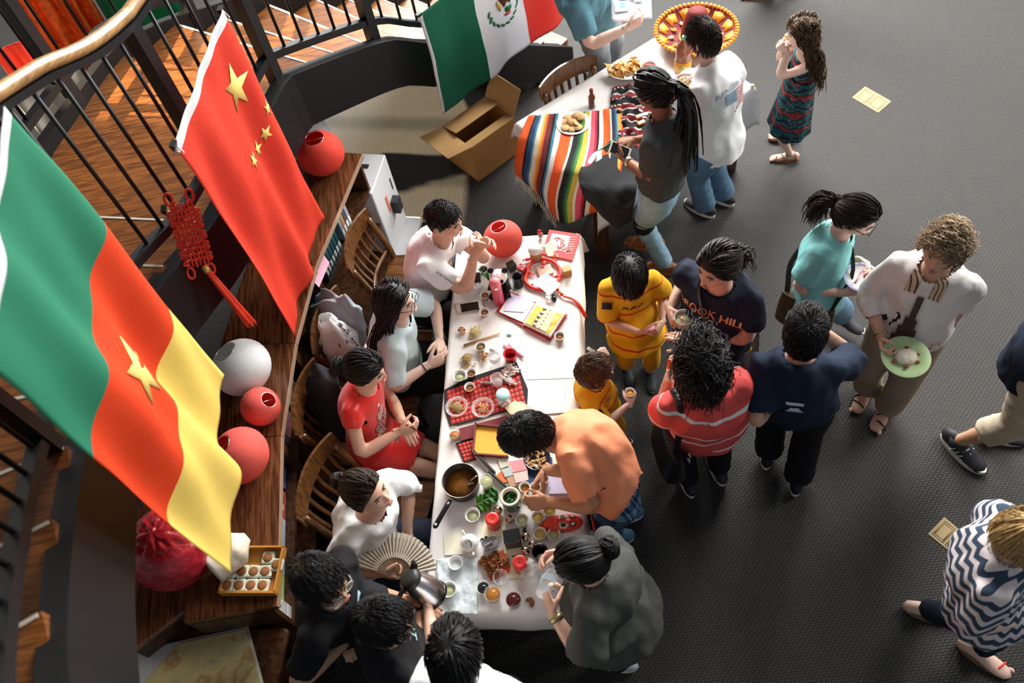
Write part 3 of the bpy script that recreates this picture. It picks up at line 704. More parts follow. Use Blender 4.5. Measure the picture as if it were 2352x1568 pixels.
# ---- open cardboard box
M_CARD=mat('brown_cardboard',(.40,.20,.062),.8,var=.10,scale=14);M_CARDIN=mat('inner_cardboard',(.50,.29,.11),.8,var=.06)
bp=[at(1087,361,.32),at(1186,290,.32),at(1113,210,.32),at(1014,283,.32)]
bx=nrm((bp[1]-bp[0])*V(1,1,0));by=V(-bx[1],bx[0],0);bl=np.linalg.norm(bp[1]-bp[0]);bw=.34
bb=at(1099,416,0);bc=V(bb[0],bb[1],0)+bx*bl/2+by*bw/2;BR=np.column_stack([bx,by,UP]);bh=.34
o=thing('cardboard_box','open brown cardboard box on the carpet below the eagle flag','box',bc)
b=MB();th=.006
for(c_,s_)in((-by*bw/2,(bl,th,bh)),(by*bw/2,(bl,th,bh)),(-bx*bl/2,(th,bw,bh)),(bx*bl/2,(th,bw,bh))):b.box(bc+c_+UP*bh/2,s_,BR)
b.build('walls',M_CARD,o,world=True)
b=MB();b.box(bc+UP*.006,(bl,bw,.008),BR);b.build('bottom',M_CARDIN,o,world=True)
def flap(edge_c,out,width,depth,ang,name='flap'):
 d=out*math.cos(ang)+UP*math.sin(ang);s_=np.cross(d,UP)if abs(d[2])<.99 else bx;s_=nrm(np.cross(UP,out));n=np.cross(s_,d)
 f=MB();c=edge_c+d*depth/2;f.box(c,(width,depth,.005),np.column_stack([s_,d,n]));f.build(name,M_CARDIN,o,world=True)
flap(bc+by*bw/2+UP*bh,-by,bl*.98,bw*.52,math.radians(12));flap(bc-by*bw/2+UP*bh,by,bl*.98,bw*.30,math.radians(-16))
flap(bc-bx*bl/2+UP*bh,-bx,bw*.98,bw*.62,math.radians(12));flap(bc+bx*bl/2+UP*bh,bx,bw*.98,bw*.62,math.radians(62))
# ---- paper lanterns
LHOLE=math.radians(24)
def lantern(c,r,label,m,squash=.93,tilt=None,ribs=16,wire=M_METAL,base_loc=None):
 R_=np.eye(3)if tilt is None else frame(x=V(1,.3,0),z=tilt)
 o=thing('paper_lantern',label,'lantern',(c[0],c[1],c[2]-r*squash),0,'round paper lanterns')
 prof=[];n=ribs*3
 for k in range(n+1):
  t=LHOLE+(math.pi-2*LHOLE)*k/n
  rr=r*math.sin(t)*(1+.022*abs(math.cos(math.pi*k/3)))
  prof.append((rr,-r*squash*math.cos(t)))
 b=MB();b.lathe(prof,c,40,R_);b.build('paper_shell',m,o,world=True,thick=.001)
 rh=r*math.sin(LHOLE);zt=r*squash*math.cos(LHOLE)
 for sg in(-1,1):
  w_=MB();w_.tube([c+R_@V(rh*math.cos(a),rh*math.sin(a),sg*zt)for a in np.linspace(0,2*math.pi,24,endpoint=False)],.0018,6,close=True);w_.build('rim_wire',wire,o,world=True)
 w_=MB();w_.tube([c+R_@V(-rh,0,zt-.006),c+R_@V(0,0,zt-.012),c+R_@V(rh,0,zt-.006)],.0016,6);w_.build('cross_wire',wire,o,world=True)
 return o
def paper(name,col):return mat(name,col,.8,var=.06,scale=10,bump=.0015,bscale=30,translucent=.30)
PR=paper('red_lantern_paper',(.86,.075,.045));PP=paper('coral_lantern_paper',(.84,.13,.10));PW=paper('white_lantern_paper',(.82,.83,.83))
def on_shelf(px,py,r):return at(px,py,SHZ+r*.93)
lantern(on_shelf(736,352,.14),.14,'red paper lantern on the bookcase end beside the white machine',PR)
lantern(on_shelf(555,843,.147),.147,'white paper lantern on the bookcase',PW,tilt=V(-.35,.25,1))
lantern(on_shelf(598,933,.096),.096,'small red paper lantern next to the white lantern',PP,tilt=V(.75,-.1,.65))
lantern(on_shelf(552,1046,.135),.135,'coral paper lantern on the bookcase half hidden by the yellow stripe',PP,tilt=V(-.5,.1,1))
lantern(at(1155,548,ZT+.108),.112,'red paper lantern standing on the long white table',PP,tilt=V(-.12,.1,1))
bigc=at(395,1255,SHZ+.17);o=thing('paper_lantern','large dark red crumpled tissue lantern at the lower left','lantern',(bigc[0],bigc[1],bigc[2]-.20))
b=MB();b.ell(bigc,(.195,.195,.185),n=56,m=36)
vv=b.v[0]-bigc;nn=vv/np.linalg.norm(vv,axis=1,keepdims=True)
dsp=np.array([.013*abs(mnoise.noise(Vector(x*6.0)))+.012*abs(mnoise.noise(Vector((x[0]*18,x[1]*4,x[2]*9))))for x in nn*1.2]);b.v[0]=bigc+vv-nn*dsp[:,None]*1.6
b.build('tissue_shell',mat('crumpled_red_tissue',(.42,.018,.03),.28,var=.3,scale=9,bump=.012,bscale=11,spec=.6),o,world=True)
o=thing('low_cabinet','dark walnut cabinet at lower left under the large crumpled lantern','cabinet',at(330,1330,0)*V(1,1,0));cc=at(330,1310,0.96)
b=MB();b.bbox(V(cc[0],cc[1],.95),(.44,.62,.035),.02,Rz(.5));b.build('top',M_COUNTER,o,world=True)
b=MB();b.box(V(cc[0],cc[1],.465),(.40,.58,.93),Rz(.5));b.build('body',M_SHELF,o,world=True)
# ---- box of wrapped cakes, paper sack, atlas
cb=[(510,1362),(644,1366),(646,1286),(525,1292)]
P=[at(*p,SHZ+.0)for p in((512,1366),(640,1366))];cx=nrm((P[1]-P[0])*V(1,1,0));cy=V(-cx[1],cx[0],0)
cw=np.linalg.norm(P[1]-P[0])*.98;cdp=.205;c0=P[0]+cx*cw/2+cy*cdp/2;c0[2]=SHZ
o=thing('cake_box','shallow orange-brown tray box of wrapped cakes at the end of the bookcase','box',c0);CR=np.column_stack([cx,cy,UP])
M_TRAY=mat('amber_card',(.55,.24,.04),.5,var=.05);hh=.045
b=MB();b.box(c0+UP*.004,(cw,cdp,.006),CR);b.build('base',M_TRAY,o,world=True)
for(c_,s_)in((cx*cw/2,(.008,cdp,hh)),(-cx*cw/2,(.008,cdp,hh)),(cy*cdp/2,(cw+.008,.008,hh)),(-cy*cdp/2,(cw+.008,.008,hh))):
 b=MB();b.box(c0+c_+UP*hh/2,s_,CR);b.build('side',M_TRAY,o,world=True)
M_WRAP=mat('clear_wrapper',(.66,.68,.55),.2,var=.25,scale=40,spec=.6);M_CAKE=mat('brown_cake',(.30,.12,.04),.6,var=.3,scale=120)
cake_pos=[(-.41,-.33),(-.19,-.33),(.03,-.33),(.24,-.33),(-.41,-.03),(-.19,-.03),(.03,-.03),(.24,-.03),(-.41,.28),(.24,.28),(.42,.12)]
rows_=['front row','front row','front row','front row','middle row','middle row','middle row','middle row','back row','back row','right side']
ords=['first','second','third','fourth','first','second','third','fourth','far left of the','far right of the','loose one at the']
for(x,y),rw,od in zip(cake_pos,rows_,ords):
 p=c0+cx*x*cw+cy*y*cdp*1.0+UP*.008
 k=thing('wrapped_cake',('%s cake in the %s of the amber box, in clear wrapper'%(od,rw))if 'the' not in od else('cake in clear wrapper, %s %s in the amber box'%(od,rw)),'cake',p,yaw_of(cx)+rng.uniform(-.1,.1),'wrapped cakes in the amber box')
 b=MB();b.bbox((0,0,.012),(.058,.058,.022),.012);b.build('wrapper',M_WRAP,k)
 b=MB();b.lathe([(0,.0245),(.021,.0245),(.0225,.0235)],(0,0,0),20);b.lathe([(.016,.0252),(.019,.0252),(.019,.0245)],(0,0,0),20);b.build('cake',M_CAKE,k)
quad_card('foil_scrap',[(561,1316),(572,1296),(580,1302),(566,1320)],SHZ+.02,.001,mat('blue_foil',(.45,.55,.62),.3,.3),'crumpled bluish wrapper scrap in the cake box','wrapper')
sk=at(540,1255,SHZ);o=thing('paper_sack','open cream paper sack on the bookcase beneath the yellow flag tip','sack',(sk[0],sk[1],SHZ))
b=MB();ax=nrm(at(500,1290,SHZ+.10)-at(565,1235,SHZ+.09));c0=at(568,1232,SHZ+.085);prof=[]
rows=[]
sdv=nrm(np.cross(ax,UP));up2=np.cross(sdv,ax)
for i in range(13):
 q=i/12;r0=.085*(.25+.75*min(q*3,1));rows.append([c0+ax*(q*.20)+(sdv*math.cos(a)*r0+up2*math.sin(a)*r0*.85)*(1+.13*mnoise.noise(Vector((3*math.cos(a),3*math.sin(a),q*4))))for a in np.linspace(0,2*math.pi,24,endpoint=False)])
b.grid(np.array(rows),wrap=True);b.build('bag',mat('cream_kraft_paper',(.66,.58,.46),.8,bump=.006,bscale=14),o,world=True,thick=.002)
o=thing('atlas','open atlas with map pages at the lower left','book',at(460,1540,.80)*V(1,1,1))
def map_build(nt,L,tc):
 mp=nt.nodes.new('ShaderNodeTexNoise');mp.inputs['Scale'].default_value=7;mp.inputs['Detail'].default_value=5;L(tc.outputs['Object'],mp.inputs['Vector'])
 r=ramp(nt,[(.30,(.16,.24,.26)),(.42,(.50,.42,.20)),(.55,(.58,.48,.24)),(.62,(.42,.26,.10)),(.68,(.55,.45,.22))]);L(mp.outputs['Fac'],r.inputs[0]);return r.outputs[0]
M_MAP=ramp_mat('printed_map',map_build,.45)
zA=.80
for nm,pts in(('left_page',[(300,1600),(412,1478),(448,1640),(300,1700)]),('right_page',[(412,1478),(564,1445),(608,1600),(448,1640)])):
 pg=[at(*p,zA+.012)for p in pts];b=MB();b.add(np.vstack([pg,[q-UP*.012 for q in pg]]),[(0,3,2,1),(4,5,6,7),(0,1,5,4),(1,2,6,5),(2,3,7,6),(3,0,4,7)],0,False);b.build(nm,M_MAP,o,world=True)
b=MB();cv=[at(*p,zA-.002)for p in((296,1500),(412,1472),(570,1438),(616,1610),(448,1660),(290,1720))];b.prism([c[:2]for c in cv][::-1],zA-.006,zA-.001);b.build('cover',mat('grey_cover',(.55,.55,.55),.6),o,world=True)
st=at(450,1560,zA);o=thing('book_stand','dark wooden stand carrying the open atlas','stand',(st[0],st[1],0))
b=MB();b.bbox(V(st[0],st[1],zA-.03),(.75,.48,.045),.02,Rz(-.25));b.build('top',M_SHELF,o,world=True)
b=MB();b.box(V(st[0],st[1],.375),(.5,.35,.74),Rz(-.25));b.build('pedestal',M_SHELF,o,world=True)
# ---- printed cards on the carpet
M_TAN=mat('tan_card',(.40,.30,.15),.7,var=.06);M_TAN2=mat('tan_card_print',(.22,.15,.06),.7)
for pts,lab in(([(1957,224),(1987,199),(2047,233),(2017,259)],'tan printed card lying on the carpet at upper right'),([(2131,1226),(2169,1187),(2231,1240),(2200,1281)],'tan printed card on the carpet by the striped top')):
 o=quad_card('printed_card',pts,.001,.002,M_TAN,lab,'card','tan cards on the carpet')
 pc=np.array([at(*p,.0035)for p in pts]);cen=pc.mean(0)
 for s_ in(-1,1):
  mid=cen+(pc[2]-pc[1])*.235*s_
  for f0 in(.38,.30):
   q=[mid+(pc[2]-pc[1])*.5*f0*a_+(pc[0]-pc[1])*f0*b_*1.0 for a_,b_ in((-1,-1),(1,-1),(1,1),(-1,1))]
   b=MB();b.tube(np.array(q),.0022,4,close=True);b.build('printed_frame',M_TAN2,o,world=True)
   # ================================================================== PEOPLE: builders
def sstep(a,b,x):t=np.clip((x-a)/(b-a),0,1);return t*t*(3-2*t)
def voxel(mb,size):
 me=bpy.data.meshes.new('tmp');me.from_pydata(np.concatenate(mb.v).tolist(),[],mb.f);me.update()
 ob=bpy.data.objects.new('tmp',me);COL.objects.link(ob)
 md=ob.modifiers.new('r','REMESH');md.mode='VOXEL';md.voxel_size=size
 dg=bpy.context.evaluated_depsgraph_get();m2=bpy.data.meshes.new_from_object(ob.evaluated_get(dg))
 n=len(m2 .vertices);v=np.empty(n*3);m2 .vertices.foreach_get('co',v);v=v.reshape(-1,3)
 q=len(m2 .polygons);lt=np.empty(q,np.int32);m2 .polygons.foreach_get('loop_total',lt)
 li=np.empty(len(m2 .loops),np.int32);m2 .loops.foreach_get('vertex_index',li)
 if(lt==4).all():f=li.reshape(-1,4)
 else:
  st=np.r_[0,np.cumsum(lt)[:-1]];f=np.array([[*li[s:s+k],li[s+k-1]][:4]if k==3 else li[s:s+4]for s,k in zip(st,lt)])
 bpy.data.objects.remove(ob);bpy.data.meshes.remove(me);bpy.data.meshes.remove(m2)
 return v,f
def smooth(v,f,it=3,lam=.5):
 e=np.concatenate([f[:,[0,1]],f[:,[1,2]],f[:,[2,3]],f[:,[3,0]]]);n=len(v)
 deg=np.bincount(e[:,0],minlength=n)+np.bincount(e[:,1],minlength=n);deg=np.maximum(deg,1)[:,None]
 for _ in range(it):
  acc=np.stack([np.bincount(e[:,0],v[e[:,1],k],n)+np.bincount(e[:,1],v[e[:,0],k],n)for k in range(3)],1)
  v=v+lam*(acc/deg-v)
 return v
def vnormals(v,f):
 fn=np.cross(v[f[:,2]]-v[f[:,0]],v[f[:,3]]-v[f[:,1]]);n=np.zeros_like(v)
 for k in range(4):n+=np.stack([np.bincount(f[:,k],fn[:,c],len(v))for c in range(3)],1)
 return n/np.maximum(np.linalg.norm(n,axis=1,keepdims=True),1e-12)
def wrinkle(v,f,amp,fr=(9,9,5),seed=0.0,fr2=None):
 nn=vnormals(v,f)
 d=np.array([.8-2.2*abs(mnoise.noise(Vector((p[0]*fr[0]*.8+seed,p[1]*fr[1]*.8,p[2]*fr[2]*.9))))+.5*mnoise.noise(Vector((p[0]*2.3*fr[0]-seed,p[1]*2.3*fr[1],p[2]*2.1*fr[2])))for p in v])
 return v+nn*(amp*d)[:,None]
def cut(v,f,planes):
 c=v[f].mean(1);fn=np.cross(v[f[:,2]]-v[f[:,0]],v[f[:,3]]-v[f[:,1]]);fn/=np.maximum(np.linalg.norm(fn,axis=1,keepdims=True),1e-12)
 keep=np.ones(len(f),bool)
 for(p,ax,r,tol)in planes:
  d=(c-p)@ax;rad=np.linalg.norm((c-p)-d[:,None]*ax,axis=1)
  keep&=~((d>-tol)&(d<tol*3)&(rad<r)&(fn@ax>.45))
 return f[keep]
def add_arr(mb,v,f,mi=0):
 o=mb.n;mb.v.append(v);mb.n+=len(v);mb.f+=[tuple(x)for x in(f+o).tolist()];mb.m+=[mi]*len(f);mb.sm+=[True]*len(f)
 # ---- hands: one prototype for each pose, right hand, wrist at the origin, fingers along +x, thumb side +y, back of hand +z
def make_hand(curl,spread=.0,thumb=(.6,.8,-.25),tcurl=.4,idx=None):
 b=MB()
 b.tube([(-.035,0,0),(-.01,0,0),(.02,0,0),(.055,.001,0),(.088,0,-.002)],[(.027,.020),(.027,.020),(.035,.018),(.041,.0155),(.040,.012)],14,side=V(0,1,0))
 for i,(y,L_,r)in enumerate(((.029,.074,.0088),(.010,.082,.0090),(-.010,.076,.0086),(-.028,.060,.0078))):
  p=V(.082-.004*abs(i-1),y,-.002);a=0.12;yaw=(1.5-i)*spread;pts=[p-V(.02,0,0),p];rad=[r,r*1.05]
  cc=curl if idx is None or i>0 else idx
  for s_,(l,k)in enumerate(((.44,.8),(.32,1.1),(.26,.8))):
   a+=cc*k;p=p+L_*l*V(math.cos(a)*math.cos(yaw),math.cos(a)*math.sin(yaw),-math.sin(a));pts.append(p);rad.append(r*(1-.10*(s_+1)))
  pts.append(p+.004*nrm(pts[-1]-pts[-2]));rad.append(r*.45)
  b.tube(pts,rad,9)
 d=nrm(thumb);p=V(.018,.026,-.004);pts=[p-d*.012,p,p+d*.036]
 d2=nrm(d+tcurl*V(.7,-.5,-.6));pts+=[pts[-1]+d2*.030,pts[-1]+d2*.058];rad=[.013,.0145,.0115,.0098,.0055]
 b.tube(pts,rad,9)
 v,f=voxel(b,.0038);return smooth(v,f,3,.45),f
HANDS={'relax':make_hand(.38,.03),'flat':make_hand(.14,.05,(.7,.7,-.1),.1),'grip':make_hand(.85,.0,(.62,.5,-.6),.7),'pinch':make_hand(.62,.04,(.75,.38,-.55),.55,idx=.70),'fist':make_hand(1.25,.0,(.75,.35,-.55),.9)}
NAIL=None
# ---- head: one continuous surface from a shaped sphere (x right, y face, z up; centre at the eyes' height)
def head_shape(d):
 x,y,z=d[...,0],d[...,1],d[...,2]
 X=.0765*x;Y=np.where(y>0,.093,.104)*y;Z=np.where(z>0,.118,.122)*z
 jaw=sstep(-.02,-.12,Z);X=X*(1-.34*jaw*np.clip(1-.2*(y<0),0,1))
 back=sstep(-.03,-.10,Z)*(y<0);Y=Y*(1-.42*back)
 Y=np.where(y>0,Y*(1-.05*sstep(.02,-.05,Z)),Y)
 front=np.clip((y-.25)/.5,0,1)
 Y=Y-.004*front*np.exp(-(X/.05)**2)*np.exp(-((Z+.01)/.05)**2)
 nz=np.where(Z>-.036,sstep(.016,-.034,Z)*.019+.004*np.exp(-((Z-.004)/.02)**2),.021*np.exp(-((Z+.036)/.0075)**2));nz=nz*np.exp(-(X/(.0085+.0065*sstep(.0,-.034,Z)))**2)*front
 eye=-.0075*np.exp(-((np.abs(X)-.031)/.014)**2-((Z-.004)/.011)**2)*front
 brow=.0035*np.exp(-((np.abs(X)-.028)/.02)**2-((Z-.024)/.010)**2)*front
 lips=.0055*np.exp(-(X/.022)**2-((Z+.064)/.011)**2)*front-.0025*np.exp(-(X/.024)**2-((Z+.0645)/.0025)**2)*front
 chin=.008*np.exp(-(X/.022)**2-((Z+.101)/.016)**2)*front;cheek=.004*np.exp(-((np.abs(X)-.042)/.018)**2-((Z+.028)/.02)**2)*front
 return np.stack([X,Y+nz+eye+brow+lips+chin+cheek,Z],-1)
def head_dirs(nu=76,nv=54):
 u=np.linspace(-1,1,nu,endpoint=False);ph=np.pi*np.sign(u)*np.abs(u)**1.45;t=np.linspace(0,1,nv+1);th=np.pi*(t+.055*np.sin(2*np.pi*(t))*1.0)
 th=np.pi*t
 T,Ph=np.meshgrid(th,ph,indexing='ij');return np.stack([np.sin(T)*np.sin(Ph),np.sin(T)*np.cos(Ph),np.cos(T)],-1)
HD=head_dirs();HP=head_shape(HD)
SKINS={}
def skin(name,col,lip):
 m=mat('skin_'+name,col,.48,var=.06,scale=18,spec=.35);b=m.node_tree.nodes['Principled BSDF']
 b.inputs['Subsurface Weight'].default_value=.12;b.inputs['Subsurface Radius'].default_value=(.012,.005,.003);b.inputs['Subsurface Scale'].default_value=1.0
 return m,mat('lips_'+name,lip,.4)
SK={'light':skin('light',(.68,.40,.29),(.52,.23,.19)),'tan':skin('tan',(.60,.33,.20),(.46,.20,.15)),'pale':skin('pale',(.76,.52,.42),(.58,.27,.23)),'warm':skin('warm',(.50,.25,.14),(.38,.12,.10)),'brown':skin('brown',(.27,.11,.052),(.22,.07,.05))}
M_EYEW=mat('eye_white',(.75,.73,.70),.25);M_EYED=mat('eye_dark',(.03,.015,.01),.15)
def hair_mat(name,c0,c1,rough=.5):
 def b(nt,L,tc):
  n=nt.nodes.new('ShaderNodeTexNoise');n.inputs['Scale'].default_value=60;n.inputs['Detail'].default_value=4;L(tc.outputs['Object'],n.inputs['Vector'])
  r=ramp(nt,[(.3,c0),(.7,c1)]);L(n.outputs['Fac'],r.inputs[0]);return r.outputs[0],n.outputs['Fac']
 m=ramp_mat(name,b,rough,.002,.3);return m
HAIR={'black':hair_mat('hair_black',(.004,.004,.005),(.014,.012,.012)),'dark':hair_mat('hair_dark_brown',(.010,.006,.004),(.035,.020,.012)),'brown':hair_mat('hair_brown',(.04,.02,.008),(.12,.062,.028)),'lbrown':hair_mat('hair_light_brown',(.07,.035,.015),(.19,.11,.055)),'grey':hair_mat('hair_greying_blond',(.16,.10,.05),(.42,.31,.19)),'blond':hair_mat('hair_blond',(.36,.22,.08),(.66,.47,.22))}
def head_mask(P,hairline=.062,side=.035,nape=-.085):
 x,y,z=P[...,0],P[...,1],P[...,2]
 lim=np.interp(y,[-.10,-.035,-.01,.03,.055,.075,.095],[nape,nape+.02,-.03,side-.01,side+.012,hairline-.004,hairline])
 return sstep(-.006,.008,z-lim)
def strands(seed,N,length,steps,flow,thick,hs,r0=.0032,lift=.006,gravity=0.0,mask_kw={},curl=0.0,clear=None,jitter=.25,region=None,Rhead=None):
 g=np.random.default_rng(seed);d=g.normal(size=(N*4,3));d/=np.linalg.norm(d,axis=1,keepdims=True);P=head_shape(d)
 ok=head_mask(P,**mask_kw)>.5
 if region is not None:ok&=region(P)
 d=d[ok][:N];P=P[ok][:N];n=len(P)
 if n==0:return[]
 C=V(0,-.005,.01);down=V(0,0,-1)if Rhead is None else Rhead.T@V(0,0,-1)
 p=P+d*lift;path=[P-d*.004,p];ln=length*(1+.25*g.uniform(-1,1,n))/steps;off=lift+thick*(.35+.65*g.uniform(size=n));jit=g.normal(size=(n,3))*jitter
 vel=None;ph=g.uniform(0,6.28,n);left=np.zeros(n,bool)
 for k in range(steps):
  fl=flow(p)+jit*(.5 if k else 1.0);dirn=(p-C)/np.array([.0765,.10,.118])**2;dirn/=np.linalg.norm(dirn,axis=1,keepdims=True)
  fl=fl-np.sum(fl*dirn,1,keepdims=True)*dirn*.9;fl/=np.maximum(np.linalg.norm(fl,axis=1,keepdims=True),1e-6)
  fl=fl+gravity*(k/steps)*down;fl/=np.maximum(np.linalg.norm(fl,axis=1,keepdims=True),1e-6)
  q=p+fl*ln[:,None]
  if curl:q=q+curl*np.stack([np.sin(ph+k*1.9),np.cos(ph*1.3+k*1.7),np.sin(ph*.7+k*2.1)],1)
  e=q-C;rr=np.sqrt((e[:,0]/.0765)**2+(e[:,1]/.100)**2+(e[:,2]/.116)**2);want=1+off/.095
  push=np.where((rr<want),want/np.maximum(rr,1e-6),1);push=np.where(q[:,2]<-.075,1,push)
  q=C+e*push[:,None]
  if clear is not None:q=clear(q)
  path.append(q);p=q
 return np.stack(path,1)
def strand_mesh(mb,paths,r,mi=0,taper=.35):
 if len(paths)==0:return
 n,k=paths.shape[:2];tg=np.gradient(paths,axis=1);tg/=np.maximum(np.linalg.norm(tg,axis=2,keepdims=True),1e-9)
 ref=np.where(np.abs(tg[...,2:3])<.9,V(0,0,1),V(1,0,0));s_=np.cross(tg,ref);s_/=np.maximum(np.linalg.norm(s_,axis=2,keepdims=True),1e-9);b_=np.cross(tg,s_)
 rad=r*np.interp(np.linspace(0,1,k),[0,.15,.6,1],[.8,1,.9,taper])[None,:,None]
 ring=[paths+rad*(math.cos(a)*s_+math.sin(a)*b_)for a in(0,2.094,4.189)]
 v=np.stack(ring,2).reshape(-1,3);base=(np.arange(n)[:,None]*k+np.arange(k-1)[None])*3;fs=[]
 for j in range(3):jj=(j+1)%3;fs.append(np.stack([base+j,base+jj,base+3+jj,base+3+j],-1).reshape(-1,4))
 add_arr(mb,v,np.concatenate(fs),mi)
def hair_cap(mb,thick,mask_kw,hs,noise_amp=.0,seed=0,shape=None):
 P=HP;n=HD;m=head_mask(P,**mask_kw)[...,None]
 t=thick(P)[...,None]if callable(thick)else thick
 Q=P*1.0+n*(t*m-.006*(1-m))
 if noise_amp:
  ns=np.array([mnoise.noise(Vector(p*38)+Vector((seed,0,0)))for p in P.reshape(-1,3)]).reshape(P.shape[:2])[...,None];Q=Q+n*ns*noise_amp*m
 mb.grid(Q,wrap=True)
 mb.f[-(HP.shape[0]-1)*HP.shape[1]:]=[tuple(reversed(f))for f in mb.f[-(HP.shape[0]-1)*HP.shape[1]:]]
def crown_flow(p):c=V(0,-.05,.11);f=p-c;return f/np.maximum(np.linalg.norm(f,axis=1,keepdims=True),1e-6)
def fringe_flow(p):f=crown_flow(p)+V(.25,.9,0)*(p[:,1:2]>-.02);return f
def to_point(tp):return lambda p:(np.asarray(tp)-p)/np.maximum(np.linalg.norm(np.asarray(tp)-p,axis=1,keepdims=True),1e-6)
def ik(S,T,l1,l2,hint):
 d=T-S;L_=np.linalg.norm(d);mx=(l1+l2)*.985
 if L_>mx:T=S+d/L_*mx;L_=mx
 if L_<abs(l1-l2)+.03:L_=abs(l1-l2)+.03;T=S+nrm(d)*L_
 u=nrm(T-S);a=(l1*l1-l2*l2+L_*L_)/(2*L_);h=math.sqrt(max(l1*l1-a*a,0));hp=np.asarray(hint,float)-np.dot(hint,u)*u
 return S+u*a+nrm(hp)*h,T
PEOPLE={}
def person(key,label,H,head_px=None,feet_px=None,face=None,chest=None,look=None,pelvis=None,headpos=None,feet=None,seated=False,knees=None,handL=None,handR=None,elbL=None,elbR=None,poseL='relax',poseR='relax',palmL=None,palmR=None,skn='light',hair=('short','black'),top=None,bottom=None,shoes=('sneaker',(.02,.02,.025),(.75,.75,.75)),build=1.0,gl=None,skirt=None,headscale=None,toe=None,lean=0.45,hzf=.93,hunch=0.0,extras=None,hips=None):
 s=H/1.7;rs=np.random.default_rng(abs(hash(key))%1000 if False else sum(map(ord,key)))
 f=nrm(face*V(1,1,0));
 Fm=None
 if feet is not None:Fm=(feet[0]+feet[1])/2
 hz=hzf*H
 Hc=headpos if headpos is not None else at(*head_px,hz)
 look=nrm(f+V(0,0,-.25))if look is None else nrm(look)
 if pelvis is None:pelvis=V(*(Fm[:2]*(1-lean)+Hc[:2]*lean),.53*H)
 hs=(.225/.240)*(s**.35 if headscale is None else headscale)
 hs=hs*1.06
 Rh=frame(y=look,z=UP-look*0.0)if abs(look[2])<.97 else frame(y=look,z=f)
 neckdir=nrm(pelvis-Hc);base_h=Hc+Rh@(V(0,-.022,-.085)*hs)
 N=base_h+nrm(nrm(pelvis-base_h)*1.0+nrm(V(0,0,-1))*.35)*.062*s
 spine=N-pelvis;sp_u=nrm(spine)
 lat=nrm(np.cross(f,sp_u));lat_s=lat
 fh=f if hips is None else nrm(hips*V(1,1,0));lat_h=nrm(np.cross(fh,sp_u if not seated else UP))
 fwd=nrm(np.cross(sp_u,lat))
 TLn=np.linalg.norm(spine)
 def spt(t):
  bow=-.035*s*math.sin(math.pi*min(max(t,0),1))*(1+hunch*3)+.012*s*math.sin(2*math.pi*t)
  return pelvis+spine*t+fwd*bow
 bw=build
 table=[(-.15,.10,.085),(-.06,.150,.108),(.05,.165*bw,.118*bw),(.2,.153*bw,.112*bw),(.36,.138*bw,.104*bw),(.55,.150*bw,.112*bw),(.72,.158*bw,.114*bw),(.84,.146,.096),(.93,.108,.078),(1.0,.062,.060),(1.06,.053,.054)]
 tt=np.array([q[0]for q in table]);ta=np.array([q[1]for q in table])*s;tb=np.array([q[2]for q in table])*s
 def torso(mb,t0,t1,oa=0.0,ob=0.0,n=18,k=20,mul=1.0,flare=0.0):
  ts=np.linspace(t0,t1,n);pts=[];rad=[];side=[]
  for t in ts:
   a_,b_=np.interp(t,tt,ta)*mul+oa,np.interp(t,tt,tb)*mul+ob;fl=flare*max(0,(.30-t)/.45);pts.append(spt(t));rad.append((a_+fl,b_+fl));w_=min(max(t,0),1);side.append(nrm(lat_h*(1-w_)+lat_s*w_))
  mb.tube(pts,rad,k,side=np.array(side))
 o=thing('person',label,'person',(pelvis[0],pelvis[1],0))
 sm,lm=SK[skn]
 ua,fa=.285*s,.255*s;arms={}
 for sd,sg,hand,elb,pose,palm in(('L',-1,handL,elbL,poseL,palmL),('R',1,handR,elbR,poseR,palmR)):
  S=spt(.855)+lat*sg*(.136+.018*bw)*s
  if hand is None:hand=S+V(0,0,-.50*s)+lat*sg*.08*s+f*.05*s
  hint=(-f*.6+lat*sg*.7+V(0,0,-.8))if elb is None else(elb-S)
  E,W_=ik(S,np.asarray(hand,float),ua,fa,hint)
  if np.linalg.norm(W_-hand)>.06:print('REACH',key,sd,round(float(np.linalg.norm(W_-hand)),2))
  arms[sd]=(S,E,W_,sg,pose,palm)
 th,sh=.245*H,.245*H;legs={}
 if feet is not None:
  for sd,sg,i in(('L',-1,0),('R',1,1)):
   hp=pelvis+lat_h*sg*.088*s-UP*.03*s;A=np.array([feet[i][0],feet[i][1],.075*s+(feet[i][2]if len(feet[i])>2 else 0)])
   kh=fh*1.0+lat_h*sg*.12 if knees is None else knees[i]-hp
   K,A2=ik(hp,A,th,sh,kh);legs[sd]=(hp,K,A2,sg)
   if np.linalg.norm(A2-A)>.05:print('LEG',key,sd,round(float(np.linalg.norm(A2-A)),2))
   # ---- body: torso core, neck, arms, bare legs as one skin
 B=MB();torso(B,-.10,.95,mul=.70);torso(B,.72,.985,mul=.90,n=8)
 B.tube([spt(.86),N,(N+base_h)/2,base_h,base_h+Rh@(V(0,.006,.05)*hs)],[(.066*s,.056*s),(.060*s,.058*s),(.056*hs,.058*hs),(.055*hs,.060*hs),(.052*hs,.055*hs)],16,side=lat)
 for sd,(S,E,W_,sg,pose,palm)in arms.items():
  ax=nrm(np.cross(E-S,W_-E)+1e-4)
  B.tube([S-lat*sg*.04*s,S,S+(E-S)*.3,S+(E-S)*.65,E-(E-S)*.08,E+(W_-E)*.08,E+(W_-E)*.3,E+(W_-E)*.65,W_-nrm(W_-E)*.01,W_+nrm(W_-E)*.015],np.array([.036,.041,.042,.040,.037,.037,.040,.034,.0265,.025])*s*(.85+.15*bw),14)
 bare=bottom is None or bottom[0]in('shorts','skirt','capri')or skirt is not None
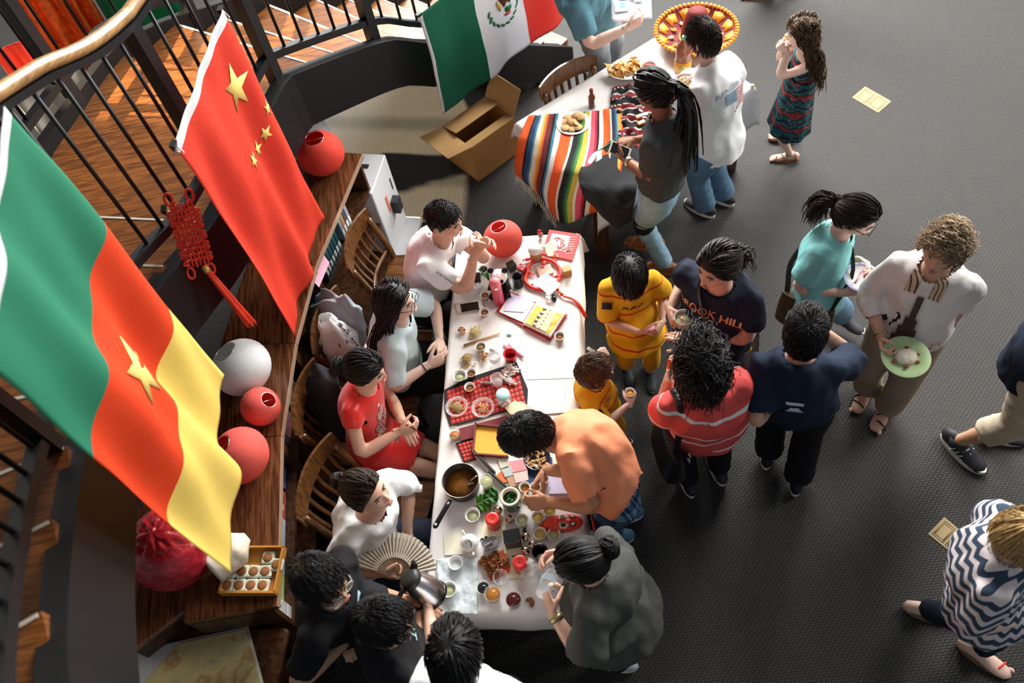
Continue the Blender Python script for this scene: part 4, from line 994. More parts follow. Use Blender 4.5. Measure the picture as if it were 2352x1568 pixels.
 if bare:
  for sd,(hp,K,A,sg)in legs.items():
   B.tube([hp,hp+(K-hp)*.35,hp+(K-hp)*.8,K,K+(A-K)*.2,K+(A-K)*.45,K+(A-K)*.8,A,A-UP*.05*s],np.array([.080,.075,.058,.052,.050,.054,.038,.034,.036])*s,14)
 v,fc=voxel(B,.0115);v=smooth(v,fc,4);body=MB();add_arr(body,v,fc,0)
 hsv=hs
 hv=HP.reshape(-1,3)*hs@Rh.T+Hc;nh=HP.shape[1];hf=[]
 hg=MB();hg.grid(HP,wrap=True);fr=[tuple(reversed(q))for q in hg.f];body.add(hv,fr,0)
 for sg in(-1,1):
  Re=Rh@Rz(sg*.25)
  e=MB();e.ell((0,0,0),(.009,.020,.031),n=12,m=8);e.ell((sg*.005,.0,.002),(.006,.012,.02),n=10,m=6);body.add(np.concatenate(e.v)*hs@Re.T+Hc+Rh@(V(sg*.077,-.012,-.004)*hs),e.f,0)
  body.ell(Hc+Rh@(V(sg*.031,.0745,.004)*hs),V(.0125,.0095,.0070)*hs,Rh,12,8,mi=2)
  body.ell(Hc+Rh@(V(sg*.031,.0795,.0035)*hs),V(.0056,.0052,.0056)*hs,Rh,10,6,mi=3)
  body.tube([Hc+Rh@(V(sg*x,y,z)*hs)for x,y,z in((.019,.0815,.0085),(.031,.0825,.0125),(.044,.0755,.0075))],np.array([.0012,.0022,.0014])*hs,6,mi=3)
  body.tube([Hc+Rh@(V(sg*x,y,z)*hs)for x,y,z in((.014,.0905,.024),(.03,.0885,.030),(.047,.0765,.0245))],[(.0036*hs,.002*hs),(.0040*hs,.002*hs),(.002*hs,.001*hs)],6,mi=4,side=Rh@V(0,0,1))
 for z,hgt,y in((-.0600,.0030,.0915),(-.0680,.0038,.0910)):
  body.ell(Hc+Rh@(V(0,y-.004,z)*hs),V(.0190,.006,hgt)*hs,Rh,14,6,mi=1)
 for sd,(S,E,W_,sg,pose,palm)in arms.items():
  hv_,hf_=HANDS[pose];d=nrm(W_-E)if palm is None or len(palm)<2 else nrm(palm[1])
  pn=(-f*.2-UP if palm is None else palm[0]);z=-nrm(np.asarray(pn,float)-np.dot(pn,d)*d);y=np.cross(z,d)
  vv=hv_*V(1,1 if np.dot(y,np.cross(z,d))>0 else-1,1)
  ff=hf_
  if sd=='L':vv=hv_*V(1,-1,1);ff=hf_[:,::-1]
  add_arr(body,(vv*s*1.0*(1.04 if H>1.4 else 1.08))@np.column_stack([d,y,z]).T+W_,ff,0)
 hm=HAIR[hair[1]]
 body.build('body',[sm,lm,M_EYEW,M_EYED,hm],o,world=True)
 P_=dict(o=o,Rh=Rh,Hc=Hc,hs=hs,spt=spt,lat=lat,fwd=fwd,f=f,arms=arms,legs=legs,skinmat=sm,s=s,N=N,pelvis=pelvis,sp_u=sp_u,tt=tt,ta=ta,tb=tb,torso=torso,lat_h=lat_h,H=H,fh=fh)
 PEOPLE[key]=P_
 # ---- clothing
 if top is not None:shirt(P_,rs,**top)
 if bottom is not None:trousers(P_,rs,*bottom)
 if skirt is not None:make_skirt(P_,rs,**skirt)
 if shoes is not None:
  for sd,(hp,K,A,sg)in legs.items():
   td=fh if toe is None else toe[0 if sd=='L' else 1];shoe(P_,A,nrm(td*V(1,1,0)),shoes,sg,K)
 make_hair(P_,rs,*hair)
 if gl is not None:glasses(P_,gl)
 return P_
def put(P_,mb,name,mats,thick=0.0):return mb.build(name,mats,P_['o'],world=True,thick=thick)
def shirt(P_,rs,m=None,sleeve=.62,hem=-.12,loose=.016,neck=.99,name='shirt',collar=None,open_=False,flare=.0,cuffs=None,amp=.009,sl_loose=.018):
 s=P_['s'];B=MB();spt=P_['spt'];sl_loose*=.75;loose*=.85
 P_['torso'](B,hem,neck,oa=loose*s,ob=loose*s*1.1,n=22,k=26,flare=flare*s);planes=[]
 e0=spt(hem);planes.append((e0,nrm(spt(hem)-spt(hem+.05)),.5,.013));planes.append((spt(neck),nrm(spt(neck)-spt(neck-.04)),.076*s,.016))
 for sd,(S,E,W_,sg,pose,palm)in P_['arms'].items():
  lat=P_['lat']
  if sleeve<=0:continue
  if sleeve<=1:pts=[S-lat*sg*.06*s,S+UP*.004,S+(E-S)*sleeve*.5,S+(E-S)*sleeve];rad=[(.048+sl_loose*.5)*s,(.050+sl_loose*.7)*s,(.052+sl_loose*1.15)*s,(.047+sl_loose*1.6)*s];end=pts[-1];ax=nrm(E-S)
  else:
   q=sleeve-1;end=E+(W_-E)*q;ax=nrm(W_-E);pts=[S-lat*sg*.06*s,S,S+(E-S)*.5,E-(E-S)*.1,E+(W_-E)*.1,E+(W_-E)*q*.6,end]
   rad=np.array([.048+sl_loose*.5,.050+sl_loose*.7,.048+sl_loose*.9,.043+sl_loose,.043+sl_loose,.040+sl_loose,.034+sl_loose*1.1])*s
  B.tube(pts,rad,14);planes.append((end,ax,.12*s,.013))
 v,f=voxel(B,.0125);v=smooth(v,f,5);v=wrinkle(v,f,amp*1.5*s,seed=rs.uniform(0,50));v=smooth(v,f,1,.3)
 f=cut(v,f,planes);mb=MB();add_arr(mb,v,f)
 P_['shirt_bvh']=BVHTree.FromPolygons(v.tolist(),f.tolist())
 P_['shirt']=put(P_,mb,name,m)
 if collar:
  c=MB();Nn=spt(neck-.012);ax=nrm(P_['N']-spt(neck-.06));L_=P_['lat'];Fw=nrm(np.cross(ax,L_));rr=(.067*s,.066*s)
  if collar[0]=='crew':c.tube([Nn+L_*math.cos(a)*rr[0]*1.02+Fw*math.sin(a)*rr[1]*1.02+ax*(-.004-.012*max(math.sin(a),0))for a in np.linspace(0,2*math.pi,28,endpoint=False)],(.009*s,.007*s),8,close=True)
  else:
   rows=[]
   for k,(up,o_)in enumerate(((-.022,1.05),(.012,1.0),(.014,1.10),(-.014,1.42))):
    rows.append([Nn+(L_*math.cos(a)*rr[0]+Fw*math.sin(a)*rr[1])*o_*(1+.0*k)+ax*(up*s-.02*max(math.sin(a),0))for a in np.linspace(math.pi*.5+.16,math.pi*2.5-.16,30)])
   c.grid(np.array(rows))
  put(P_,c,'collar',collar[1],.002)
 if cuffs:
  for sd,(S,E,W_,sg,pose,palm)in P_['arms'].items():
   c=MB();q=sleeve-1 if sleeve>1 else sleeve;A_,B_=(E,W_)if sleeve>1 else(S,E);e_=A_+(B_-A_)*q;ax=nrm(B_-A_)
   c.tube([e_-ax*.035*s,e_+ax*.004],(.043+sl_loose)*s if sleeve>1 else(.05+sl_loose*1.5)*s,16,caps=False);put(P_,c,'cuff',cuffs,.004)
def trousers(P_,rs,kind,m,loose=.012,length=None,name=None,top_t=.16):
 s=P_['s'];B=MB();P_['torso'](B,-.17,top_t,oa=.008*s,ob=.008*s,n=8,k=20);planes=[]
 q=length if length is not None else{'long':.985,'shorts':-.1,'capri':.55}[kind]
 for sd,(hp,K,A,sg)in P_['legs'].items():
  if q<=0:
   e=hp+(K-hp)*(1+q);B.tube([hp+UP*.03*s,hp,hp+(K-hp)*.4,e],np.array([.085,.092+loose,.086+loose*1.6,.078+loose*2.2])*s,16);planes.append((e,nrm(K-hp),.16*s,.012))
  else:
   e=K+(A-K)*q;B.tube([hp+UP*.03*s,hp,hp+(K-hp)*.45,K-(K-hp)*.07,K+(A-K)*.07,K+(A-K)*.5,e],np.array([.085,.090+loose,.080+loose,.060+loose,.058+loose,.056+loose*1.15,.046+loose*1.7])*s,16);planes.append((e,nrm(A-K),.14*s,.012))
 v,f=voxel(B,.012);v=smooth(v,f,4);v=wrinkle(v,f,.005*s,(8,8,14),rs.uniform(0,50));f=cut(v,f,planes)
 mb=MB();add_arr(mb,v,f);put(P_,mb,name or{'long':'trousers','shorts':'shorts','capri':'trousers'}[kind],m)
def make_skirt(P_,rs,m=None,length=.55,flare=.10,top_t=.34,pleats=9,seated=None,name='skirt'):
 s=P_['s'];spt=P_['spt'];mb=MB();rows=[];n=48
 if seated is None:
  H=P_['H'];zt=spt(top_t);ze=P_['pelvis'][2]-length*H*.5
  for k in range(18):
   q=k/17;c=spt(top_t)*(1-q)+V(P_['pelvis'][0],P_['pelvis'][1],ze)*q
   w_=np.interp(q,[0,.3,1],[.145*s+.02*s,.19*s,.19*s+flare*s]);b_=np.interp(q,[0,.3,1],[.11*s+.02*s,.145*s,.15*s+flare*s])
   ring=[]
   for a in np.linspace(0,2*math.pi,n,endpoint=False):
    p=1+.05*q*math.sin(pleats*a+1.3)+.04*q*mnoise.noise(Vector((math.cos(a)*2,math.sin(a)*2,q*2)))
    ring.append(c+P_['lat']*math.cos(a)*w_*p+P_['f']*math.sin(a)*b_*p)
   rows.append(ring)
  mb.grid(np.array(rows),wrap=True)
 else:
  B=MB();P_['torso'](B,-.14,top_t,oa=.016*s,ob=.016*s,n=10,k=20);planes=[]
  hpL,hpR=P_['legs']['L'][0],P_['legs']['R'][0];KL,KR=P_['legs']['L'][1],P_['legs']['R'][1];m0=(hpL+hpR)/2;m1=(KL+KR)/2;e=m0+(m1-m0)*length
  w0=np.linalg.norm(hpL-hpR)/2+.105*s;w1=np.linalg.norm(KL-KR)/2*length+.095*s
  B.tube([m0-(m1-m0)*.05,m0,m0*.5+e*.5,e],[(w0*.9,.10*s),(w0,.115*s),((w0+w1)/2,.105*s),(w1,.095*s)],20,side=P_['lat_h']);planes.append((e,nrm(m1-m0),.4*s,.012))
  v,f=voxel(B,.012);v=smooth(v,f,4);v=wrinkle(v,f,.004*s,(8,8,8),rs.uniform(0,50));f=cut(v,f,planes);add_arr(mb,v,f)
 put(P_,mb,name,m)
def shoe(P_,A,d,spec,sg,K):
 s=P_['s'];kind=spec[0];side=np.cross(d,UP);R_=np.column_stack([side,d,UP]);z0=A[2]-.075*s;base=V(A[0],A[1],z0)
 def outline(k,grow=0.0):
  pts=[]
  for t in np.linspace(0,2*math.pi,26,endpoint=False):
   y=math.sin(t);x=math.cos(t);w_=.040+.010*max(y,0)*(1-max(y,0)**3)+grow;l=.135+grow
   pts.append((x*w_+(-sg)*.008*max(y,0),.05+y*l))
  return np.array(pts)*s
 def foot(mi_mat,nm,scale=1.0,hgt=1.0):
  rows=[]
  for(y,w_,h,zc)in((-.082,.016,.022,.030),(-.070,.030,.040,.042),(-.03,.033,.052,.052),(.01,.034,.052,.050),(.05,.038,.036,.036),(.09,.043,.026,.027),(.13,.042,.021,.022),(.165,.034,.016,.018),(.182,.015,.009,.015)):
   rows.append((base+R_@(V(-sg*.006*max(y,0)/.1,y,zc*hgt)*s),(w_*scale*s,h*scale*hgt*s)))
  b=MB();b.tube([r[0]for r in rows],[r[1]for r in rows],16,side=side);return b
 if kind=='sneaker':
  b=foot(None,'upper',1.12,1.0);b.tube([A-UP*.03*s,A+UP*.015*s],[.046*s,.048*s],14)
  up=put(P_,b,'shoe',mat('shoe_%d_%d_%d'%tuple(int(99*c)for c in spec[1]),spec[1],.6,var=.15))
  so_=MB();o_=outline(0,.008);so_.prism(o_,.0,.026*s,R=R_,c=base);so2=so_.build('sole',mat('sole_%d_%d_%d'%tuple(int(99*c)for c in spec[2]),spec[2],.6),P_['o'],world=True);so2 .parent=up
  lc=MB()
  for k in range(4):
   y=.035+.022*k;z=.092-.016*k;lc.tube([base+R_@(V(-.026,y,z-.014)*s),base+R_@(V(0,y+.006,z)*s),base+R_@(V(.026,y,z-.014)*s)],.0032*s,5)
  l2=lc.build('laces',mat('laces_%d'%int(99*spec[3][0])if len(spec)>3 else 'laces_dark',spec[3]if len(spec)>3 else(.05,.05,.05),.8),P_['o'],world=True);l2 .parent=up
  if len(spec)>4:
   for k in range(3):
    st=MB();
    for ss in(-1,1):st.tube([base+R_@(V(ss*(.047-.001*k),.0+.024*k,.028)*s),base+R_@(V(ss*.040,.022+.024*k,.066-.006*k)*s)],(.004*s,.0025*s),5)
    x_=st.build('side_stripe',mat('stripe_white',(.75,.76,.78),.6),P_['o'],world=True);x_.parent=up
 elif kind=='sandal':
  b=foot(None,'foot',1.0,.95)
  for k in range(5):
   x=(-.030+.0145*k)*(-sg);b.ell(base+R_@(V(x-sg*.008,.172-.010*k*1.0+(.004 if k==0 else 0),.018)*s),V(.0095 if k else.0125,.018,.010)*s,R_,8,6)
  put(P_,b,'foot',SK[P_.get('skn','light')][0]if False else P_['skinmat']if 'skinmat' in P_ else SK['pale'][0])
  so_=MB();so_.prism(outline(0,.006),-.004*s,.014*s,R=R_,c=base);so2=put(P_,so_,'sandal',mat('sandal_%d_%d_%d'%tuple(int(99*c)for c in spec[1]),spec[1],.5))
  nst=spec[3]if len(spec)>3 else 3
  for k in range(nst):
   y=.125-.055*k;hh=np.interp(y,[0,.05,.09,.13],[.10,.076,.056,.046]);ww=np.interp(y,[0,.05,.13],[.036,.042,.048]);st=MB();tw=.02*(1 if k%2 else-1)
   st.tube([base+R_@(V(-ww,y-tw,.008)*s),base+R_@(V(-ww*.75,y-tw*.6,hh*.75)*s),base+R_@(V(0,y,hh)*s),base+R_@(V(ww*.75,y+tw*.6,hh*.75)*s),base+R_@(V(ww,y+tw,.008)*s)],(.0055*s,.003*s),6)
   x_=st.build('strap',mat('strap_%d_%d_%d'%tuple(int(99*c)for c in spec[2]),spec[2],.5),P_['o'],world=True);x_.parent=so2
  if nst>2:
   st=MB();st.tube([A+nrm(np.cross(UP,d))*0+R_@(V(math.cos(a)*.040,math.sin(a)*.046-.002,.01)*s)for a in np.linspace(0,2*math.pi,18,endpoint=False)],.004*s,6,close=True);x_=st.build('ankle_strap',mat('strap_%d_%d_%d'%tuple(int(99*c)for c in spec[2]),spec[2],.5),P_['o'],world=True);x_.parent=so2
def glasses(P_,col):
 R_,Hc,hs=P_['Rh'],P_['Hc'],P_['hs'];T=lambda x,y,z:Hc+R_@(V(x,y,z)*hs);m=mat('glasses_%d'%int(col[0]*99),col,.25,spec=.6)
 b=MB()
 for sg in(-1,1):
  b.tube([T(sg*.033+.024*math.cos(a),.103-.010*abs(math.cos(a)*.5+sg*.5)*0,.002+.017*math.sin(a))for a in np.linspace(0,2*math.pi,20,endpoint=False)],.0017*hs,6,close=True)
  b.tube([T(sg*.057,.101,.006),T(sg*.072,.07,.006),T(sg*.080,.0,.004),T(sg*.078,-.02,-.010)],.0022*hs,6)
 b.tube([T(-.010,.105,.006),T(0,.108,.008),T(.010,.105,.006)],.0022*hs,6)
 fr=put(P_,b,'glasses',m)
 for sg in(-1,1):
  l=MB();l.add(np.array([T(sg*.033+.023*math.cos(a),.1025,.002+.016*math.sin(a))for a in np.linspace(0,2*math.pi,16,endpoint=False)]),[tuple(range(16))],0,False)
  x=l.build('lens',mat('clear_lens',(.9,.95,.95),.03,alpha=.18),P_['o'],world=True);x.parent=fr
def make_hair(P_,rs,kind,col,*opt):
 R_,Hc,hs=P_['Rh'],P_['Hc'],P_['hs'];m=HAIR[col];mb=MB();seed=int(rs.integers(0,9999));dn=V(0,0,-1);W2H=R_.T
 loc=MB();long_=[]
 def emit(paths,r,taper=.35):strand_mesh(loc,paths,r,0,taper)
 o=opt[0]if opt else{}
 mk=dict(hairline=o.get('hairline',.064),side=o.get('side',.028),nape=o.get('nape',-.085))
 if kind=='short':
  th=o.get('thick',.017)
  hair_cap(loc,lambda P:th*(.45+.55*sstep(.0,.08,P[...,2])),mk,hs,.0012,seed)
  emit(strands(seed,1200,o.get('len',.045),4,o.get('flow',crown_flow),th*.45,hs,lift=th*.6,mask_kw=mk,jitter=.13),.0021)
  emit(strands(seed+1,260,o.get('len',.045)*.8,4,fringe_flow,th*.6,hs,lift=th*.7,mask_kw=mk,jitter=.2,region=lambda P:P[:,2]>.03),.0021)
 elif kind=='buzz':
  hair_cap(loc,lambda P:.004+.014*sstep(.03,.10,P[...,2]),mk,hs,.003,seed)
  emit(strands(seed,800,.016,3,crown_flow,.006,hs,lift=.010,mask_kw=mk,jitter=.35,region=lambda P:P[:,2]>.035),.0024)
 elif kind=='bowl':
  hair_cap(loc,lambda P:.016+.006*sstep(.0,.08,P[...,2]),mk,hs,.001,seed)
  emit(strands(seed,620,.12,6,crown_flow,.016,hs,lift=.012,mask_kw=mk,jitter=.10,gravity=.4,Rhead=R_),.0038)
 elif kind in('long','wavy'):
  cu=.006 if kind=='wavy' else.0;L_=o.get('len',.42)
  hair_cap(loc,.016,mk,hs,.0015,seed)
  wd=W2H@dn;bk=W2H@(-P_['f'])
  def clear(q):
   z=q[:,2];low=sstep(-.05,-.12,z)
   rad=np.sqrt(q[:,0]**2+(q[:,1]+.01)**2);need=.078+.03*low;k=np.where((rad<need)&(z<-.05),need/np.maximum(rad,1e-4),1);q=q.copy();q[:,0]*=k;q[:,1]=(q[:,1]+.01)*k-.01
   q[:,1]=np.where((z<-.04)&(q[:,1]>-.005),q[:,1]*.55-.012,q[:,1]);return q
  part=lambda p:np.c_[np.sign(p[:,0]+.012)*.9,-.55*np.ones(len(p)),-.35*np.ones(len(p))]
  emit(strands(seed,o.get('n',420),L_,12,part,.018,hs,lift=.010,gravity=6.0,mask_kw=mk,curl=cu,clear=clear,jitter=.12,Rhead=R_),.0052,.5)
  emit(strands(seed+3,200,.13,6,part,.018,hs,lift=.013,mask_kw=mk,jitter=.08,gravity=1.0,Rhead=R_),.0042)
 elif kind in('tail','bun','halftail'):
  tp=V(*o.get('tie',(0,-.118,.0)));hair_cap(loc,.011,mk,hs,.0012,seed)
  emit(strands(seed,460,.15,7,to_point(tp),.010,hs,lift=.009,mask_kw=mk,jitter=.06),.0042,.8)
  if kind=='bun':
   c=tp+nrm(tp)*.018;br=o.get('r',.038);g=np.random.default_rng(seed)
   loc.ell(c,br*.86,n=16,m=10)
   paths=[]
   for k in range(90):
    ax=nrm(g.normal(size=3)*.6+V(0,1,.3));e1=nrm(np.cross(ax,V(.3,.2,1)));e2=np.cross(ax,e1);a0=g.uniform(0,6.28);rr=br*g.uniform(.88,1.12)
    paths.append([c+rr*(e1*math.cos(a0+q)+e2*math.sin(a0+q))+ax*g.uniform(-.2,.2)*br for q in np.linspace(0,2.6,7)])
   emit(np.array(paths),.0042,.6)
  if kind in('tail','halftail'):
   g=np.random.default_rng(seed);L_=o.get('len',.22);wd=W2H@dn;paths=[];cu=o.get('curl',.004)
   sw=W2H@V(*o.get('swing',(0,0,0)))
   for k in range(o.get('n',150)):
    off=g.normal(size=3)*.011;l=L_*g.uniform(.7,1.08);p=tp+off*.5;path=[tp*.9+off*.3,p];out=nrm(tp)*.9
    for q in range(9):
     w_=q/8;d=nrm(out*(1-w_)**2+wd*(.25+w_)+sw*w_);p=p+d*l/9+cu*V(math.sin(k+q*1.3),math.cos(k*1.7+q*1.5),math.sin(k*.7+q));path.append(p+off*(.6+1.1*w_))
    paths.append(path)
   emit(np.array(paths),.0042,.4)
   tl=MB();tl.tube([tp+(V(.017*math.cos(a),0,.017*math.sin(a)))for a in np.linspace(0,6.28,16,endpoint=False)],.006,6,close=True)
   add_arr(loc,np.concatenate(tl.v),np.array(tl.f))
 elif kind=='curly':
  hair_cap(loc,.022,mk,hs,.008,seed)
  g=np.random.default_rng(seed)
  wd=W2H@dn
  emit(strands(seed,700,o.get('len',.20),12,crown_flow,.022,hs,lift=.014,gravity=1.4,mask_kw=mk,curl=.009,jitter=.4,Rhead=R_),.0032,.5)
  emit(strands(seed+4,260,.11,9,crown_flow,.026,hs,lift=.024,mask_kw=mk,curl=.009,jitter=.7),.0028,.5)
 elif kind=='wave':
  hair_cap(loc,lambda P:.012+.012*sstep(.0,.09,P[...,2]),mk,hs,.005,seed)
  emit(strands(seed,900,.065,8,lambda p:crown_flow(p)+V(.5,-.5,.3),.016,hs,lift=.012,mask_kw=mk,curl=.004,jitter=.25),.0030,.5)
  emit(strands(seed+2,320,.05,7,lambda p:crown_flow(p)*.4+V(-.8,-.2,.2),.018,hs,lift=.018,mask_kw=mk,curl=.005,jitter=.4,region=lambda P:P[:,2]>.03),.0028,.5)
 elif kind=='braids':
  hair_cap(loc,.010,mk,hs,.001,seed);tp=V(0,-.118,.03);L_=o.get('len',.62);g=np.random.default_rng(seed);wd=W2H@dn;paths=[];bk=W2H@(-P_['f'])
  base=strands(seed,130,.17,8,to_point(tp),.010,hs,lift=.010,mask_kw=mk,jitter=.05)
  strand_mesh(loc,base,.0062,0,.95)
  sw=W2H@V(*o.get('swing',(0,0,0)))
  for k in range(120):
   off=V(g.normal()*.030,g.normal()*.012,0);p=tp+V(off[0]*.5,0,off[1]);l=L_*g.uniform(.55,1.05);path=[tp*.92+off*.2,p]
   for q in range(11):
    w_=q/10;d=nrm(nrm(tp)*.7*(1-w_)**4+wd*(.45+w_)+bk*.01+sw*(w_ if k%5 else.2*w_));p=p+d*l/11;path.append(p+off*(1.8*w_)+.0012*V(math.sin(q*3+k),math.cos(q*3+k),0))
   paths.append(path)
  strand_mesh(loc,np.array(paths),.0060,0,.6)
  tl=MB();tl.tube([tp+(V(.030*math.cos(a),-.004,.024*math.sin(a)))for a in np.linspace(0,6.28,16,endpoint=False)],.008,6,close=True);add_arr(loc,np.concatenate(tl.v),np.array(tl.f))
 vv=np.concatenate(loc.v)*hs@R_.T+Hc;mb.v=[vv];mb.n=len(vv);mb.f=loc.f;mb.m=loc.m;mb.sm=loc.sm
 put(P_,mb,'hair',m)
def decal(P_,v2,faces,centre,xdir,ndir,name,m,lift=.007,size=1.0,on='shirt_bvh',tol=.14):
 n=nrm(ndir);x=nrm(np.asarray(xdir)-np.dot(xdir,n)*n);y=np.cross(n,x);bv=P_[on];out=[]
 for p in np.asarray(v2)*size:
  q=centre+x*p[0]+y*p[1]+n*.25;h=bv.ray_cast(Vector(q),Vector(-n),.6)
  out.append(np.array(h[0])+n*lift if h[0]is not None else centre+x*p[0]+y*p[1])
 out=np.array(out);dep=(out-centre)@n;md=np.median(dep)
 faces=[q for q in faces if all(abs(dep[i]-md)<tol for i in q)and np.ptp(dep[list(q)])<tol*.5]
 us=sorted({i for q in faces for i in q});ix={k:i for i,k in enumerate(us)}
 b=MB();b.add(out[us],[tuple(ix[i]for i in q)for q in faces],0,True);return b.build(name,m,P_['o'],world=True)
def grid_shape(w_,h,nx,ny,fn=None):
 P=[(w_*(i/nx-.5),h*(j/ny-.5))for j in range(ny+1)for i in range(nx+1)];F_=[(j*(nx+1)+i,j*(nx+1)+i+1,(j+1)*(nx+1)+i+1,(j+1)*(nx+1)+i)for j in range(ny)for i in range(nx)if fn is None or fn((i+.5)/nx-.5,(j+.5)/ny-.5)]
 us=sorted({i for q in F_ for i in q});ix={k:i for i,k in enumerate(us)}
 return np.array([P[k]for k in us]),[tuple(ix[i]for i in q)for q in F_]
def chest_point(P_,t=.62,side=0.0):return P_['spt'](t)+P_['fwd']*.14*P_['s']+P_['lat']*side*P_['s']
# ================================================================== PEOPLE
def fabric(name,col,var=.08,bump=.007,bs=9,rough=.85):return mat('fabric_'+name,col,rough,var=var,scale=16,bump=bump,bscale=bs,spec=.25)
def denim(name,col):return mat('denim_'+name,col,.85,var=.35,scale=22,bump=.003,bscale=30)
def band_mat(name,base,stripe,freq,width,axis=2,warp=0.0,wfreq=6.0,slope=(0,0),off=0.0,zig=0.0,zfreq=20.0):
 def b(nt,L,tc):
  sp=nt.nodes.new('ShaderNodeSeparateXYZ');L(tc.outputs['Object'],sp.inputs[0]);ax=[sp.outputs[0],sp.outputs[1],sp.outputs[2]]
  v=ax[axis];others=[a for i,a in enumerate(ax)if i!=axis]
  for a,sl in zip(others,slope):
   if sl:v=math_node(nt,'ADD',v,math_node(nt,'MULTIPLY',a,sl))
  if zig:
   ang=math_node(nt,'MULTIPLY',math_node(nt,'ARCTAN2',others[1],others[0]),.21);pp=nt.nodes.new('ShaderNodeMath');pp.operation='PINGPONG';L(ang,pp.inputs[0]);pp.inputs[1].default_value=1/zfreq;v=math_node(nt,'ADD',v,math_node(nt,'MULTIPLY',pp.outputs[0],zig))
  if warp:
   n=nt.nodes.new('ShaderNodeTexNoise');n.inputs['Scale'].default_value=wfreq;L(tc.outputs['Object'],n.inputs['Vector']);v=math_node(nt,'ADD',v,math_node(nt,'MULTIPLY',n.outputs['Fac'],warp))
  fr=math_node(nt,'FRACT',math_node(nt,'ADD',math_node(nt,'MULTIPLY',v,freq),off+10));lt=math_node(nt,'LESS_THAN',fr,width)
  m=nt.nodes.new('ShaderNodeMix');m.data_type='RGBA';m.inputs[6].default_value=(*base,1);m.inputs[7].default_value=(*stripe,1);L(lt,m.inputs[0]);return m.outputs[2]
 return ramp_mat(name,b,.85)
def plaid_build(nt,L,tc):
 sp=nt.nodes.new('ShaderNodeSeparateXYZ');L(tc.outputs['Object'],sp.inputs[0]);res=None;base=None
 for a,fq in((math_node(nt,'ADD',sp.outputs[0],sp.outputs[1]),11.0),(sp.outputs[2],10.0)):
  f1=math_node(nt,'FRACT',math_node(nt,'ADD',math_node(nt,'MULTIPLY',a,fq),20.3));w_=math_node(nt,'LESS_THAN',f1,.42);th=math_node(nt,'LESS_THAN',math_node(nt,'ABSOLUTE',math_node(nt,'SUBTRACT',f1,.7)),.05)
  t=math_node(nt,'ADD',math_node(nt,'MULTIPLY',w_,.30),math_node(nt,'MULTIPLY',th,.45));res=t if res is None else math_node(nt,'ADD',res,t)
 r=ramp(nt,[(0,(.010,.022,.060)),(.32,(.03,.075,.15)),(.62,(.12,.22,.33)),(.95,(.45,.52,.58))]);L(res,r.inputs[0]);return r.outputs[0]
M_PLAID=ramp_mat('blue_plaid',plaid_build,.85)
def dress_build(nt,L,tc):
 sp=nt.nodes.new('ShaderNodeSeparateXYZ');L(tc.outputs['Object'],sp.inputs[0]);n=nt.nodes.new('ShaderNodeTexNoise');n.inputs['Scale'].default_value=12;L(tc.outputs['Object'],n.inputs['Vector'])
 vo=nt.nodes.new('ShaderNodeTexVoronoi');vo.inputs['Scale'].default_value=75;L(tc.outputs['Object'],vo.inputs['Vector'])
 z=math_node(nt,'ADD',sp.outputs[2],math_node(nt,'MULTIPLY',n.outputs['Fac'],.14));fr=math_node(nt,'FRACT',math_node(nt,'MULTIPLY',z,7.5))
 r=ramp(nt,[(0,(.012,.014,.018)),(.20,(.012,.10,.13)),(.38,(.02,.03,.035)),(.52,(.32,.035,.030)),(.66,(.02,.02,.025)),(.80,(.03,.14,.17)),(.95,(.015,.015,.02))],'EASE');L(fr,r.inputs[0])
 m=nt.nodes.new('ShaderNodeMix');m.data_type='RGBA';L(math_node(nt,'LESS_THAN',vo.outputs['Distance'],.26),m.inputs[0]);L(r.outputs[0],m.inputs[6]);m.inputs[7].default_value=(.42,.44,.42,1)
 m2=nt.nodes.new('ShaderNodeMix');m2 .data_type='RGBA';L(math_node(nt,'MULTIPLY',math_node(nt,'GREATER_THAN',n.outputs['Fac'],.5),.75),m2 .inputs[0]);L(r.outputs[0],m2 .inputs[6]);L(m.outputs[2],m2 .inputs[7]);return m2 .outputs[2]
M_DRESS=ramp_mat('patterned_dress',dress_build,.85)
M_TEE_W=fabric('white_tee',(.80,.80,.81));M_SHIRT_LB=fabric('pale_blue',(.50,.63,.66),.06,.003);M_QIPAO=mat('red_satin',(.72,.016,.010),.38,var=.08,scale=10,bump=.002,bscale=14,sheen=.3)
M_LINEN=fabric('white_linen',(.72,.74,.75),.05,.004,18);M_BTEE=fabric('black',(.008,.008,.010));M_OLIVE=fabric('charcoal_olive',(.065,.068,.060));M_ORANGE=fabric('orange_polo',(.86,.30,.15),.05)
M_JERSEY=band_mat('yellow_jersey',(.80,.42,.015),(.55,.05,.012),7.0,.085,warp=.07,wfreq=5);M_YSHORT=fabric('yellow_shorts',(.72,.36,.02));M_NAVY=fabric('navy',(.010,.014,.030));M_NAVY2=fabric('navy_blue',(.010,.018,.040))
M_CORAL=band_mat('coral_stripe',(.72,.085,.075),(.80,.76,.76),6.3,.12,slope=(.10,.10),warp=.05,wfreq=3,off=.1);M_TEAL=fabric('teal',(.22,.56,.56));M_CARDI=fabric('white_cardigan',(.80,.77,.75));M_KHAKI=fabric('khaki',(.30,.24,.17));M_KHAKI2=fabric('light_khaki',(.48,.40,.30))
M_CHEV=band_mat('navy_white_chevron',(.70,.62,.62),(.035,.06,.10),19.0,.52,zig=.75,zfreq=32.0);M_GTEE=fabric('dark_grey_tee',(.055,.058,.060));M_SLATE=fabric('slate_blue',(.10,.24,.31));M_GREYT=fabric('grey_trousers',(.34,.37,.40))
